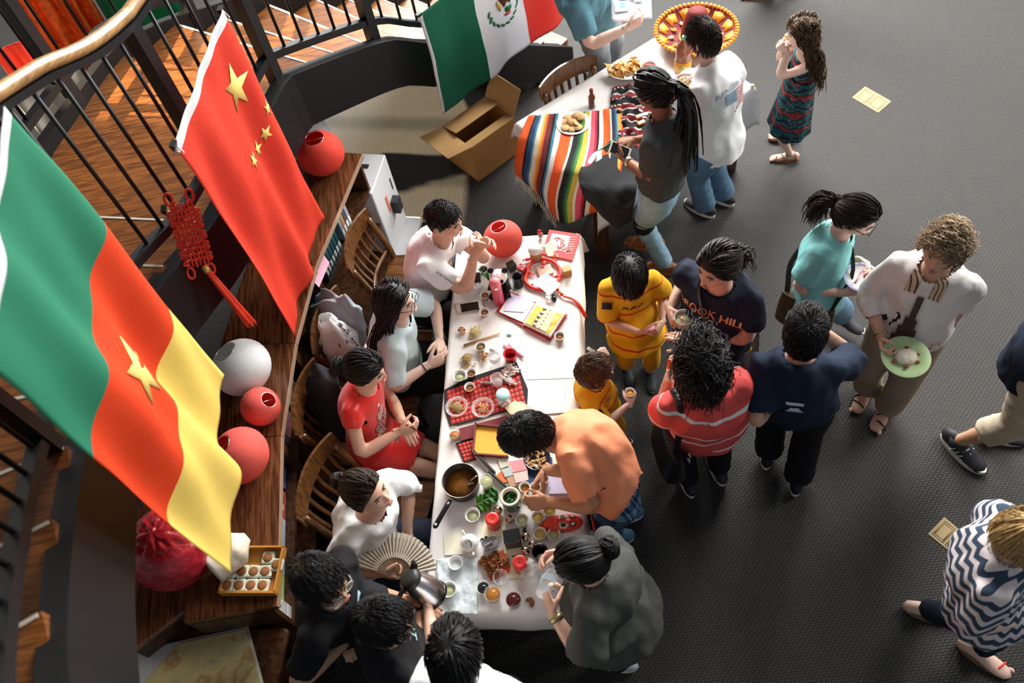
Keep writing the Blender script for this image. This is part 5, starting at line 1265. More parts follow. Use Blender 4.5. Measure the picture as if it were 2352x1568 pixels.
M_LJEAN=denim('light',(.26,.42,.54));M_JEAN=denim('mid',(.10,.19,.30));M_DJEAN=denim('dark',(.012,.020,.045));M_BPANT=fabric('black_trousers',(.006,.006,.008))
def under(hp,f,back=0.04,w_=.09,step=0.0):
 f=nrm(f*V(1,1,0));r=V(f[1],-f[0],0);c=hp*V(1,1,0)-f*back;return[c-r*w_+f*step,c+r*w_-f*step]
def G(px,py,z=0.0):return at(px,py,z)
SNK=lambda c,s_=(.75,.75,.75),l=(.05,.05,.05),*a:('sneaker',c,s_,l,*a)
f1=idir(1020,560,1,.18)
seat1=ch1[1];s1=np.r_[(seat1+ch1[2]*.02)[:2],.53]
def sit_feet(pel,f,L_=.46,w_=.09):r=V(f[1],-f[0],0);c=pel*V(1,1,0)+f*L_;return[c-r*w_,c+r*w_]
def sit_knees(pel,f,w_=.11):r=V(f[1],-f[0],0);return[pel+f*.6-r*w_+UP*.3,pel+f*.6+r*w_+UP*.3]
pa=person('white_tee_sitter','person in a white printed t-shirt sitting beside the red table lantern',1.72,headpos=G(1022,508,1.21),pelvis=G(976,676,.54),face=f1,look=idir(1020,500,1,.22)+V(0,0,-.05),feet=sit_feet(G(976,676,.54),f1),knees=sit_knees(G(976,676,.54),f1),seated=True,handR=G(1088,590,1.04),elbR=G(1058,672,.80),handL=G(1094,566,1.07),elbL=G(1085,575,.82),poseR='pinch',poseL='pinch',palmR=(-f1*.3+V(0,0,.2)+idir(1090,570,0,-1),idir(1090,570,.6,-.6)+UP*.5),palmL=(idir(1090,570,0,1),idir(1090,570,1,-.1)+UP*.5),skn='light',hair=('buzz','black',dict(hairline=.058,side=.03,nape=-.06)),top=dict(m=M_TEE_W,sleeve=.62,collar=('crew',M_TEE_W)),bottom=('long',M_BPANT))
f2=idir(920,780,1,-.12);p2=G(918,842,.52)
pb=person('pale_blue_sitter','person with long black hair, glasses and pale blue blouse, sitting with hands in lap',1.60,headpos=G(912,692,1.16),pelvis=p2,face=f2,look=idir(910,690,1,.12)+V(0,0,.08),feet=sit_feet(p2,f2),knees=sit_knees(p2,f2),seated=True,handL=G(1010,782,.74),elbL=G(1000,715,.78),handR=G(985,838,.74),elbR=G(905,880,.74),poseL='relax',poseR='relax',palmL=(idir(1000,800,-.3,1)-UP*.4,idir(1000,800,.25,1)),palmR=(idir(1000,830,-.2,-1)-UP*.3,idir(1000,800,.9,-.4)),skn='pale',hair=('long','black',dict(len=.46,side=.02)),top=dict(m=M_SHIRT_LB,sleeve=.80,loose=.024,sl_loose=.030,collar=('crew',M_SHIRT_LB),hem=-.14),bottom=('long',M_BPANT),gl=(.01,.01,.012))
f3=idir(860,940,1,.22);p3=G(852,1010,.52)
pc=person('red_dress_sitter','person in a red satin dress with embroidery, sitting with black hair in a bun',1.56,headpos=G(842,850,1.14),pelvis=p3,face=f3,look=idir(840,850,1,.12)+V(0,0,-.12),feet=[G(960,1100),G(985,1118)],knees=sit_knees(p3,f3),seated=True,handL=G(925,968,.74),elbL=G(905,930,.74),handR=G(918,990,.76),elbR=G(840,1035,.74),poseL='relax',poseR='grip',palmR=(idir(900,980,0,-1),idir(920,990,1,-.2)),palmL=(-UP,idir(930,960,.5,.8)),skn='light',hair=('bun','black',dict(tie=(.0,-.125,-.005),r=.046,hairline=.050,side=.015)),top=dict(m=M_QIPAO,sleeve=.30,loose=.010,sl_loose=.012,amp=.003,collar=('crew',M_QIPAO),hem=-.05,name='dress_top'),skirt=dict(m=M_QIPAO,length=.72,top_t=.25,seated=True),shoes=('sandal',(.10,.05,.03),(.5,.5,.5),3))
f4=idir(860,1190,1,.05);p4=G(846,1262,.52)
pd=person('fan_sitter','person in a loose white shirt sitting and holding the open fan, hair pulled up',1.62,headpos=G(846,1132,1.24),pelvis=p4,face=idir(860,1190,1,.35),hips=f4,look=idir(850,1130,1,.30)+V(0,0,.30),feet=sit_feet(p4,f4),knees=sit_knees(p4,f4),seated=True,handR=G(876,1316,.82),elbR=G(806,1300,.86),handL=G(935,1225,.66),elbL=G(930,1160,.75),poseR='grip',palmR=(idir(880,1310,.2,-1)+UP*.3,idir(880,1310,1,.25)),skn='light',hair=('bun','dark',dict(tie=(.0,-.10,.075),r=.034)),top=dict(m=M_LINEN,sleeve=1.15,loose=.036,sl_loose=.034,amp=.012,neck=.925,collar=('crew',M_LINEN),cuffs=M_LINEN,hem=-.12),bottom=('shorts',M_DJEAN),shoes=SNK((.7,.7,.7)))
f5=idir(740,1380,1,.25);h5=G(742,1338,1.56)
pe=person('black_tee_glasses','person in a black t-shirt with clear-rimmed glasses, nearest the cake box',1.68,headpos=h5,feet=under(h5,f5,.10),face=f5,look=idir(740,1340,1,.60)+V(0,0,.10),handR=G(795,1470,1.10),elbR=G(720,1560,1.05),handL=G(800,1452,1.06),elbL=G(775,1395,.95),poseR='fist',poseL='grip',palmR=(idir(780,1450,0,-1),idir(780,1450,.5,-.8)),skn='tan',hair=('short','black',dict(thick=.022,hairline=.056,side=.022,nape=-.075)),top=dict(m=M_BTEE,sleeve=.66,collar=('crew',M_BTEE)),bottom=('long',M_BPANT),gl=(.62,.60,.56))
f6=idir(890,1440,1,-.35);h6=G(884,1428,1.52)
pf=person('black_tee_middle','person in a black t-shirt with dark glasses, between the other two dark heads',1.64,headpos=h6,feet=under(h6,f6,.06),face=f6,look=idir(890,1440,1,.08)+V(0,0,-.12),handR=G(965,1412,1.0),elbR=G(960,1520,1.0),handL=G(955,1385,.98),elbL=G(900,1370,1.0),poseR='flat',poseL='relax',skn='tan',hair=('short','black',dict(thick=.018,side=.025,nape=-.07)),top=dict(m=M_BTEE,sleeve=.66,collar=('crew',M_BTEE)),bottom=('long',M_BPANT),gl=(.02,.02,.02))
f7=idir(1040,1490,.08,-1);h7=G(1042,1502,1.47)
pg=person('kettle_pourer','person in a white t-shirt seen from above, pouring from the steel kettle',1.60,headpos=h7,feet=under(h7,f7,.06),face=f7,look=f7+V(0,0,-.55),handL=G(982,1392,1.02),elbL=G(1000,1490,1.02),poseL='grip',palmL=(idir(985,1385,-1,.2)+UP*.2,idir(985,1385,-.3,-1)+UP*.1),skn='light',hair=('bowl','black',dict(side=.01,nape=-.095,hairline=.04)),top=dict(m=M_TEE_W,sleeve=.62,collar=('crew',M_TEE_W)),bottom=('long',M_BPANT))
f8=idir(1330,1330,-1,-.25);h8=G(1332,1292,1.40)
ph=person('olive_tee','person in a loose charcoal t-shirt with a black bun, tipping a water bottle',1.62,headpos=h8,feet=[G(1425,1525),G(1405,1450)],face=f8,look=idir(1330,1300,-1,.30)+V(0,0,-.25),hzf=.9,lean=.35,handL=G(1268,1405,1.06),elbL=G(1308,1485,.98),handR=G(1300,1268,1.04),elbR=G(1385,1300,.92),poseL='grip',poseR='pinch',palmL=(idir(1260,1370,.4,-1),idir(1260,1380,-.35,-1)+UP*.35),palmR=(idir(1290,1265,-.2,1),idir(1290,1265,-1,.1)),skn='light',hair=('bun','black',dict(tie=(.0,-.118,.035),r=.042)),top=dict(m=M_OLIVE,sleeve=.78,loose=.034,sl_loose=.034,amp=.010,flare=.09,hem=-.42,collar=('crew',M_OLIVE)),bottom=('long',M_BPANT),shoes=SNK((.55,.57,.60),(.8,.8,.8)))
f9=idir(1330,1050,-1,.10);pel9=G(1418,1122,.86)
pi_=person('orange_polo','person in an orange polo and blue plaid shorts bending over the table',1.70,headpos=G(1212,998,1.16),pelvis=pel9,feet=[G(1418,1238),G(1440,1185)],face=f9,look=idir(1210,1000,-1,.40)+V(0,0,-.95),handL=G(1258,1152,.86),elbL=G(1375,1160,.98),handR=G(1252,1080,.88),elbR=G(1300,1040,.98),poseL='pinch',poseR='pinch',palmL=(-UP*.8+idir(1250,1150,0,-.4),idir(1250,1150,-1,.05)-UP*.15),palmR=(-UP*.6+idir(1250,1090,0,.5),idir(1250,1090,-.6,.6)-UP*.4),skn='warm',hunch=.6,hair=('short','black',dict(thick=.022,nape=-.08,side=.02,len=.05)),top=dict(m=M_ORANGE,sleeve=.72,loose=.030,sl_loose=.030,amp=.008,collar=('polo',M_ORANGE),hem=-.10),bottom=('shorts',M_PLAID,.02,.12),gl=(.35,.36,.38),shoes=SNK((.10,.20,.32),(.8,.8,.8),(.7,.7,.7)))
f10=idir(1380,880,1,.15);h10=G(1368,852,1.03)
pj=person('small_jersey_boy','smallest child in a yellow jersey at the table edge, cup in hand',1.12,headpos=h10,feet=[G(1385,985),G(1405,1010)],face=f10,look=idir(1370,850,1,-.25)+V(0,0,.15),handR=G(1447,925,.70),elbR=G(1410,985,.62),handL=G(1392,826,.84),elbL=G(1400,850,.7),poseR='grip',poseL='fist',palmR=(idir(1450,910,0,-1),idir(1450,910,.1,-.4)+UP*.5),palmL=(-UP,idir(1380,810,-.4,-.6)+UP*.5),skn='pale',lean=.6,hair=('short','brown',dict(thick=.016,nape=-.08,side=.02)),top=dict(m=M_JERSEY,sleeve=.85,loose=.026,sl_loose=.028,hem=-.3,collar=('crew',fabric('red_trim',(.45,.02,.015)))),bottom=('shorts',M_YSHORT),shoes=SNK((.02,.02,.03)))
f11=idir(1450,680,.22,1);h11=G(1446,632,1.14)
pk_=person('jersey_boy','child in a long yellow jersey looking down at the pink packet in both hands',1.24,headpos=h11,feet=[G(1492,862),G(1438,850)],face=f11,look=f11+idir(1450,640,.3,1)*.3+V(0,0,-.65),handR=G(1468,762,.74),elbR=G(1408,762,.72),handL=G(1520,742,.76),elbL=G(1530,720,.72),poseR='pinch',poseL='pinch',palmR=(idir(1470,770,0,-1)+UP*.6,idir(1470,770,1,.1)),palmL=(idir(1510,760,-.5,-.6)-UP*.2,idir(1510,750,-.6,1)),skn='light',hair=('bowl','black',dict(side=.015,hairline=.045,nape=-.085)),top=dict(m=M_JERSEY,sleeve=.92,loose=.030,sl_loose=.034,hem=-.48,flare=.07,collar=('crew',fabric('yellow_trim',(.72,.38,.02)))),bottom=('shorts',M_YSHORT,.012,.10),shoes=SNK((.02,.03,.035),(.03,.04,.05)))
f12=idir(1640,680,-.55,1);h12=G(1648,612,1.52)
pl=person('brook_hill_tee','person in a navy t-shirt with orange lettering, holding a white cup, dark ponytail',1.66,headpos=h12,feet=under(h12,f12,.08),face=f12,look=idir(1640,620,-.85,.7)+V(0,0,-.05),handR=G(1538,712,1.10),elbR=G(1562,665,1.1),handL=G(1600,748,1.08),elbL=G(1705,770,1.06),poseR='fist',poseL='grip',palmR=(idir(1540,720,.3,1),idir(1540,720,.25,1)),palmL=(UP+idir(1590,740,-.3,-.6)*.5,idir(1590,740,-1,-.1)),skn='light',build=1.12,hair=('tail','dark',dict(tie=(.0,-.118,-.015),len=.16,curl=.010,hairline=.055,side=.005)),top=dict(m=M_NAVY,sleeve=.62,loose=.022,sl_loose=.026,collar=('crew',M_NAVY)),bottom=('long',M_DJEAN),shoes=SNK((.03,.03,.03)))
f13=idir(1610,900,-.35,-1);h13=G(1612,838,1.50)
pm=person('coral_stripe','person in a coral shirt with white stripes and curly black hair, seen from behind',1.62,headpos=h13,feet=[G(1580,1112),G(1650,1085)],face=f13,look=f13+V(0,0,-.12),handL=G(1538,862,1.24),elbL=G(1522,985,1.02),handR=G(1590,800,1.15),poseL='grip',palmL=(idir(1540,850,1,0),idir(1540,850,.1,-1)+UP*.4),skn='light',build=1.1,hair=('curly','black',dict(len=.24)),top=dict(m=M_CORAL,sleeve=.70,loose=.026,sl_loose=.028,hem=-.26,flare=.04,collar=('crew',M_CORAL)),bottom=('long',M_BPANT),shoes=SNK((.03,.02,.03),(.8,.8,.8)))
f14=idir(1840,900,.12,-1);h14=G(1850,762,1.50)
pn=person('navy_tee_back','person seen from behind in a navy t-shirt with a small white back print',1.62,headpos=h14,feet=[G(1762,1048),G(1828,1108)],face=f14,look=f14+V(0,0,-.1),handR=G(1878,752,1.30),elbR=G(1945,800,1.15),handL=G(1770,930,.95),elbL=G(1745,980,1.0),poseR='fist',skn='light',build=1.08,hair=('short','black',dict(thick=.020,nape=-.075,side=.02)),top=dict(m=M_NAVY2,sleeve=.80,loose=.030,sl_loose=.034,hem=-.24,collar=('crew',M_NAVY2)),bottom=('long',M_BPANT,.022),shoes=SNK((.01,.01,.012),(.72,.72,.72)))
f15=idir(1900,600,1,.42);h15=G(1966,498,1.36)
po=person('teal_tee','young person in a teal t-shirt with black glasses and ponytail, walking with a paper plate',1.52,headpos=h15,pelvis=G(1876,690,.80),feet=[G(1930,742,.0),G(1838,812,.0)],face=f15,look=f15+V(0,0,-.32),handR=G(1938,672,.98),elbR=G(1838,668,.95),handL=G(1958,598,1.02),elbL=G(1930,560,1.0),poseR='pinch',poseL='grip',palmR=(idir(1950,680,0,-1),idir(1950,680,1,-.1)),palmL=(idir(1960,610,0,1)+UP*.4,idir(1960,610,1,.5)),skn='pale',hair=('halftail','dark',dict(tie=(.0,-.115,.015),len=.24,n=260)),top=dict(m=M_TEAL,sleeve=.74,loose=.026,sl_loose=.028,hem=-.2,collar=('crew',M_TEAL)),bottom=('long',M_JEAN),gl=(.01,.01,.012),shoes=SNK((.03,.03,.04)))
f16=idir(2110,690,-.50,1);h16=G(2166,575,1.49)
pp_=person('white_cardigan','older person in a white cardigan and khaki trousers holding a green plate',1.60,headpos=h16,feet=[G(2034,942),G(1986,898)],face=f16,look=idir(2160,580,-.55,.9)+V(0,0,.10),handR=G(2026,778,.96),elbR=G(2020,700,1.05),handL=G(2168,762,.90),elbL=G(2220,690,1.0),poseR='grip',poseL='grip',palmR=(UP*.6+idir(2040,790,1,.2),idir(2040,790,.1,1)),palmL=(idir(2160,770,-1,0),idir(2160,770,-.5,1)-UP*.2),skn='light',build=1.12,hair=('wave','grey',dict(side=.0,nape=-.07)),top=dict(m=M_CARDI,sleeve=1.55,loose=.028,sl_loose=.020,hem=-.28,collar=None,name='cardigan'),bottom=('long',M_KHAKI,.022),shoes=('sandal',(.015,.012,.012),(.015,.012,.012),2))
f17=idir(2290,850,1,.55);ft17=[G(2192,1026),G(2272,1000)];c17=(ft17[0]+ft17[1])/2+idir(2230,1000,.9,-.2)*.05
pq=person('navy_tee_edge','person in a navy t-shirt, khaki shorts and striped running shoes at the right frame edge',1.80,headpos=np.r_[c17[:2]+f17[:2]*.12,1.68],feet=[ft17[1],ft17[0]],face=f17,handR=None,skn='tan',build=1.15,hair=('short','dark'),top=dict(m=M_NAVY,sleeve=.7,loose=.034,sl_loose=.03,hem=-.30,flare=.04,collar=('crew',M_NAVY)),bottom=('capri',M_KHAKI2,.018,.22),shoes=SNK((.012,.016,.028),(.72,.66,.58),(.75,.75,.75),1),toe=[idir(2290,1000,1,.12),idir(2210,1050,1,1)])
f18=idir(2270,1300,1,.35);h18=G(2374,1236,1.48)
pr=person('chevron_top','person in a navy and white zigzag top with blond hair, walking out at lower right',1.60,headpos=h18,pelvis=G(2268,1375,.82),feet=[G(2236,1500),G(2112,1404)],face=f18,look=f18+V(0,0,-.2),skn='pale',handL=G(2380,1300,.95),handR=G(2352,1420,.95),build=1.1,hair=('bowl','blond',dict(side=.0,nape=-.10)),top=dict(m=M_CHEV,sleeve=.8,loose=.030,sl_loose=.032,hem=-.16,flare=.05,collar=('crew',M_CHEV)),bottom=('long',M_NAVY,.006,.9),shoes=('sandal',(.22,.14,.09),(.75,.06,.03),1),toe=[idir(2240,1480,1,.6),idir(2140,1410,1,.25)])
f19=idir(1490,300,-1,-.30);h19=G(1500,212,1.53)
ps=person('long_braids','person with long black braids, grey t-shirt and light jeans, looking at a phone',1.66,headpos=h19,feet=[G(1495,570),G(1528,622)],pelvis=G(1514,438,.88),face=f19,look=f19+V(0,0,-.45),handL=G(1438,368,1.02),elbL=G(1505,432,1.02),handR=G(1455,322,1.02),poseL='grip',poseR='relax',palmL=(UP*.5+idir(1430,360,0,-1),idir(1430,360,-.75,-.5)),skn='brown',hips=idir(1500,450,-1,-.1),lean=.4,hair=('braids','black',dict(len=.60)),top=dict(m=M_GTEE,sleeve=.66,loose=.026,sl_loose=.028,hem=.13,collar=('crew',M_GTEE),flare=.02),bottom=('long',M_LJEAN,.006),shoes=('sandal',(.45,.16,.05),(.50,.17,.05),3))
f20=idir(1640,250,-1,-.45);h20=G(1614,90,1.42)
pt=person('white_tee_boy','child in a white t-shirt with a flag print, back to the camera',1.54,headpos=h20,feet=[G(1618,488),G(1662,462)],pelvis=G(1652,322,.80),face=f20,look=f20+V(0,0,-.25),handL=G(1640,318,.80),elbL=G(1650,270,1.0),handR=G(1604,168,.98),poseL='fist',poseR='relax',skn='pale',lean=.35,hair=('short','dark',dict(thick=.014,nape=-.07,side=.025)),top=dict(m=M_TEE_W,sleeve=.85,loose=.034,sl_loose=.034,hem=-.22,collar=('crew',M_TEE_W),flare=.02),bottom=('long',M_JEAN,.022),shoes=SNK((.05,.04,.035)))
f21=idir(1840,180,-1,.05);h21=G(1842,75,1.14)
pu=person('dress_girl','child with long wavy brown hair in a patterned dress, eating fruit from a fork',1.24,headpos=h21,feet=[G(1812,366),G(1808,318)],face=f21,look=f21+V(0,0,-.10),handL=G(1806,118,1.00),elbL=G(1808,190,.80),handR=G(1800,108,1.0),poseL='fist',poseR='fist',palmL=(idir(1800,110,0,-1),UP+idir(1800,110,-.4,0)),skn='pale',hair=('wavy','brown',dict(len=.34,side=.015,n=420)),top=dict(m=M_DRESS,sleeve=.0,loose=.010,hem=.2,neck=.90,amp=.002,name='dress_bodice'),skirt=dict(m=M_DRESS,length=.52,flare=.05,top_t=.42,name='dress_skirt'),shoes=('sandal',(.34,.13,.045),(.26,.10,.04),4))
f22=idir(1350,40,1,.20);h22=G(1352,-100,1.62)
pv=person('slate_tee','person in a slate blue t-shirt and grey trousers holding a printed sheet',1.76,headpos=h22,feet=[G(1400,190),G(1362,215)],face=f22,look=f22+V(0,0,-.3),handR=G(1442,62,1.12),elbR=G(1370,82,1.10),handL=G(1440,0,1.12),poseR='pinch',poseL='grip',palmR=(idir(1450,50,0,-1)+UP*.3,idir(1450,50,1,-.3)+UP*.2),skn='pale',build=1.18,hair=('short','brown'),top=dict(m=M_SLATE,sleeve=.72,loose=.028,sl_loose=.028,hem=-.20,collar=('crew',M_SLATE)),bottom=('long',M_GREYT,.016),shoes=SNK((.05,.05,.05)))
f23=idir(1740,0,-1,.05);ft=[G(1752,-6),G(1815,-22)]
pw=person('top_edge_walker','passer-by of whom only sandals and jeans hems show at the top edge',1.66,headpos=np.r_[((ft[0]+ft[1])/2)[:2],1.54],feet=ft,face=f23,skn='light',hair=('short','brown'),top=dict(m=M_NAVY,sleeve=.6,collar=('crew',M_NAVY)),bottom=('long',M_JEAN,.012),shoes=('sandal',(.42,.25,.12),(.80,.18,.05),2))
# ================================================================== THINGS ON THE LONG TABLE
M_PLA=mat('clear_plastic',(.93,.95,.95),.08,alpha=.22,spec=.6,var=.0);M_GLASS=mat('clear_drinking_glass',(.92,.95,.95),.04,alpha=.20,spec=.7,var=0)
M_PORC=mat('white_porcelain',(.80,.80,.77),.12,var=.02,coat=.5);M_PCUP=mat('white_paper_cup',(.80,.79,.77),.6,var=.02);M_REDP=mat('red_plastic',(.62,.015,.012),.3)
M_BLK=mat('black_gloss',(.006,.006,.008),.25);M_BROTH=mat('brown_sauce',(.32,.11,.015),.15,var=.25,scale=90);M_TEA=mat('pale_green_tea',(.50,.55,.30),.08);M_TEA2=mat('yellow_tea',(.72,.52,.14),.08);M_SOY=mat('dark_soy',(.012,.014,.014),.08);M_COLA=mat('dark_red_drink',(.10,.012,.008),.06)
M_LIME=mat('pale_lime_juice',(.62,.66,.30),.1,alpha=.6)
def on(px,py,z=None):return at(px,py,ZT if z is None else z)
def cup(px,py,r,h,wall,fill,level,label,name='cup',grp=None,taper=.72,th=.0016,hold=None,cat='cup',z=None,R=None):
 zb=ZT if z is None else z
 p=at(px,py,zb+h);p[2]=zb
 if hold is not None:p=hold
 o=thing(name,label,cat,p,rng.uniform(0,6),grp);b=MB()
 b.lathe([(0,.001),(r*taper,.001),(r*taper,0),(r,h),(r+th*.9,h+.001),(r-th,h-.0005),(r*taper-th,.003),(0,.003)],(0,0,0),24);b.build('wall',wall,o)
 if fill is not None:
  rr=r*taper+(r-r*taper)*level-th;b=MB();b.lathe([(0,h*level),(rr,h*level),(r*taper-th*1.2,.004),(0,.004)],(0,0,0),24);b.build('filling',fill,o)
 return o
GS='small sauce cups on the long table';GT='small tea cups on the long table'
for(px,py,lab)in((1113,676,'small white cup of brown sauce above the white phone'),(1112,715,'small white cup of brown sauce just below the white phone'),(1081,855,'small white cup of brown sauce beside the pale green tea bowl'),(1078,888,'small white cup of brown sauce standing on the red mat'),(1285,770,'small white cup of brown sauce below the gold box'),(1205,1118,'small white cup of brown sauce between the money and the reaching fingers'),(1230,1118,'small white cup of brown sauce under the right fingertips'),(1248,1098,'small white cup of brown sauce behind the reaching wrist')):
 cup(px,py,.027,.030,M_PCUP,M_BROTH,.55,lab,'sauce_cup',GS)
cup(1103,795,.029,.030,M_PCUP,mat('olive_pickle',(.22,.15,.03),.4,var=.5,scale=120,bump=.004,bscale=120),.7,'small white cup of olive pickle by the chopsticks','sauce_cup',GS)
cup(1110,617,.026,.028,M_PCUP,M_SOY,.7,'small white cup of black sauce beside the panda','sauce_cup',GS)
cup(1109,1348,.031,.034,M_PLA,M_SOY,.7,'clear cup of black liquid next to the orange drink','sauce_cup',GS)
for(px,py,m_,lab)in((1198,1193,M_TEA,'white cup of pale tea nearest the steel balls'),(1236,1186,M_TEA2,'white cup of yellow tea left of the painted mask'),(1262,1171,M_TEA2,'white cup of yellow tea just above the painted mask'),(1240,1224,M_TEA2,'white cup of deep yellow tea below the painted mask, left one'),(1272,1226,M_TEA,'white cup of straw-coloured tea below the painted mask, right one')):
 cup(px,py,.031,.026,M_PCUP,m_,.6,lab,'tea_cup',GT)
for(px,py,lab)in((1055,862,'white porcelain tea bowl at the corner of the red mat'),(1085,1182,'white porcelain tea bowl below the pan'),(1030,1353,'white porcelain bowl of green tea on the towel')):
 cup(px,py,.036,.036,M_PORC,M_TEA,.6,lab,'tea_bowl','porcelain tea bowls',taper=.6,th=.002)
cup(1046,1292,.034,.03,M_PCUP,None,0,'empty white cup on the towel','tea_cup',GT)
cup(1131,1362,.037,.065,M_PLA,mat('orange_drink',(.50,.20,.04),.15),.75,'clear plastic cup of orange-brown drink','plastic_cup',taper=.75)
cup(1178,1374,.038,.070,M_PLA,M_COLA,.72,'clear plastic cup of dark red drink','plastic_cup',taper=.75)
cup(1041,992,.033,.060,M_PLA,mat('amber_drink',(.55,.22,.05),.2,alpha=.8),.4,'clear plastic cup of amber drink at the left table edge','plastic_cup',taper=.75)
cup(1115,1102,.033,.085,M_PLA,M_LIME,.75,'clear plastic cup of pale lime drink beside the pan','plastic_cup',taper=.75)
cup(1140,868,.033,.075,M_PLA,mat('clear_drink',(.85,.80,.78),.05,alpha=.35),.5,'clear plastic cup of water on the red mat','plastic_cup',taper=.75)
cup(1150,1325,.036,.030,M_PLA,None,0,'empty clear plastic bowl beside the peel heap','plastic_bowl',taper=.8)
cup(1171,812,.035,.055,M_REDP,mat('dark_red_inside',(.20,.004,.004),.4),.25,'red plastic cup above the red mat','red_cup',taper=.88,th=.003)
cup(1240,1266,.036,.09,M_BLK,M_BLK,.2,'black cup beside the hand with the white cap','black_cup',taper=.95,th=.003)
cup(1187,634,.030,.085,M_BLK,M_BLK,.1,'black tumbler next to the panda','black_cup',taper=.9,th=.003)
p=on(1147,694);o=thing('water_flask','pink water flask standing beside the panda','bottle',p)
b=MB();b.lathe([(0,0),(.030,.001),(.032,.006),(.031,.13),(.029,.15),(.029,.152)],(0,0,0),24);b.build('body',mat('deep_pink_metal',(.55,.05,.09),.3,coat=.4),o)
b=MB();b.lathe([(.0305,.150),(.031,.155),(.030,.19),(.024,.205),(0,.208)],(0,0,0),24);b.build('lid',mat('light_pink_plastic',(.82,.20,.24),.35),o)
b=MB();b.box((.0,-.031,.165),(.014,.006,.016));b.build('latch',M_METAL,o)
p=on(1152,662);o=thing('panda_toy','black and white panda plush sitting on the table','toy',p,.0);dv=idir(1145,640,-.1,1);pv_=nrm(dv);sv=V(pv_[1],-pv_[0],0)
M_PW=mat('white_plush',(.78,.76,.72),.95,bump=.006,bscale=90);M_PB=mat('black_plush',(.010,.010,.011),.95,bump=.006,bscale=90);PF=lambda x,y,z:p+sv*x+pv_*y+UP*z
b=MB();b.ell(PF(0,0,.055),(.05,.045,.055));b.build('body',M_PB,o,world=True)
hc=PF(0,.015,.125);b=MB();b.ell(hc,(.050,.046,.045),n=20,m=14);b.build('head',M_PW,o,world=True)
for sg in(-1,1):
 b=MB();b.ell(PF(sg*.040,.0,.165),(.019,.012,.02));b.build('ear',M_PB,o,world=True)
 b=MB();b.ell(PF(sg*.022,.052,.132),(.011,.010,.014));b.build('eye_patch',M_PB,o,world=True)
 b=MB();b.tube([PF(sg*.04,.02,.08),PF(sg*.055,.05,.05)],[.018,.015],10);b.build('arm',M_PB,o,world=True)
 b=MB();b.tube([PF(sg*.03,.03,.02),PF(sg*.045,.085,.02)],[.02,.021],10);b.build('foot',M_PB,o,world=True)
b=MB();b.ell(PF(0,.060,.115),(.008,.006,.005));b.build('nose',M_PB,o,world=True)
for k in range(4):
 q=PF(.06+.008*k,-.01-.01*k,.05);e=q+UP*(.06+.02*(k%2))+sv*(.02*(k-1));b=MB();b.tube([q,(q+e)/2+UP*.02,e],[(.004,.001),(.010,.001),(.001,.001)],6);b.build('bamboo_leaf',mat('bamboo_green',(.05,.20,.05),.6),o,world=True)
def small_box(px,py,sx,sy,sz,rz,m_,lab,name='gift_box',cat='box',lid=None):
 q=on(px,py);o=thing(name,lab,cat,q,rz);b=MB();b.bbox((0,0,sz/2),(sx,sy,sz),.003);b.build('body',m_,o)
 if lid:b=MB();b.bbox((0,0,sz+.001),(sx*1.03,sy*1.03,.012),.003);b.build('lid',lid,o)
 return o
small_box(1176,618,.045,.045,.045,.4,mat('dark_green_box',(.03,.035,.02),.5),'small dark green box between panda and wreath',lid=mat('dark_green_lid',(.035,.04,.022),.5))
rb=small_box(1200,625,.042,.042,.042,.8,mat('red_dotted_box',(.40,.02,.03),.5),'small red box with white dots beside the wreath',lid=mat('red_lid',(.42,.02,.03),.5))
for k,(x,y)in enumerate(((-.01,-.01),(.01,.0),(-.002,.012),(.012,-.013))):b=MB();b.lathe([(0,.0495),(.004,.0495),(.004,.048)],(x,y,0),10);b.build('white_dot',M_PAPER,rb)
small_box(1303,630,.048,.042,.050,.05,M_CARD,'small brown cardboard box at the right table edge',lid=mat('tan_lid',(.48,.32,.14),.7))
p=on(1232,592);o=thing('tea_jar','glass jar with a white domed lid near the paper-cut book','jar',p)
b=MB();b.lathe([(0,0),(.034,.001),(.036,.006),(.036,.065),(.033,.068)],(0,0,0),24);b.build('glass',mat('tea_jar_brown',(.42,.25,.12),.15,var=.4,scale=40),o)
b=MB();b.lathe([(.038,.066),(.042,.070),(.041,.085),(.030,.100),(0,.106)],(0,0,0),24);b.build('lid',M_PORC,o)
b=MB();b.tube([(.04,.0,.085),(.058,0,.078),(.055,0,.05),(.036,0,.04)],.005,8);b.build('handle',M_PORC,o)
pc_pts=[(1262,529),(1334,540),(1315,600),(1244,584)]
M_REDC=mat('red_card',(.70,.035,.03),.6,var=.05)
bk_=quad_card('papercut_book',pc_pts,ZT,.008,M_REDC,'red paper-cut book with a rooster design at the far right of the table','book')
quad_card('panel',[(1268,536),(1310,542),(1300,578),(1257,570)],ZT+.0085,.001,M_PAPER,'','',parent=bk_)
M_PCUT=mat('papercut_coral',(.78,.14,.12),.7)
PCc=[at(*q,ZT+.011)for q in((1285,551),(1276,562))]
for k in range(11):
 a=k*.57;b=MB();c_=at(1288-8*math.cos(k*1.1)+k*.9,550+k*2.6,ZT+.0105);b.tube([c_+V(.016*math.cos(a+q),.016*math.sin(a+q),0)for q in np.linspace(0,2.6,7)],(.0042,.0008),5,side=V(1,0,0));b.build('papercut_curl',M_PCUT,bk_,world=True)
for k in range(8):
 b=MB();c_=at(1317.5-k*1.55,545+k*5.2,ZT+.0092);b.box(c_,(.035,.004,.0012),Rz(-.15));b.build('printed_line',mat('cream_print',(.85,.70,.62),.7),bk_,world=True)
quad_card('banknote',[(1247,565),(1268,550),(1283,590),(1258,588)],ZT+.010,.001,mat('greenish_note',(.45,.45,.36),.7,var=.3,scale=60),'greenish paper slip half under the paper-cut sheet','slip')
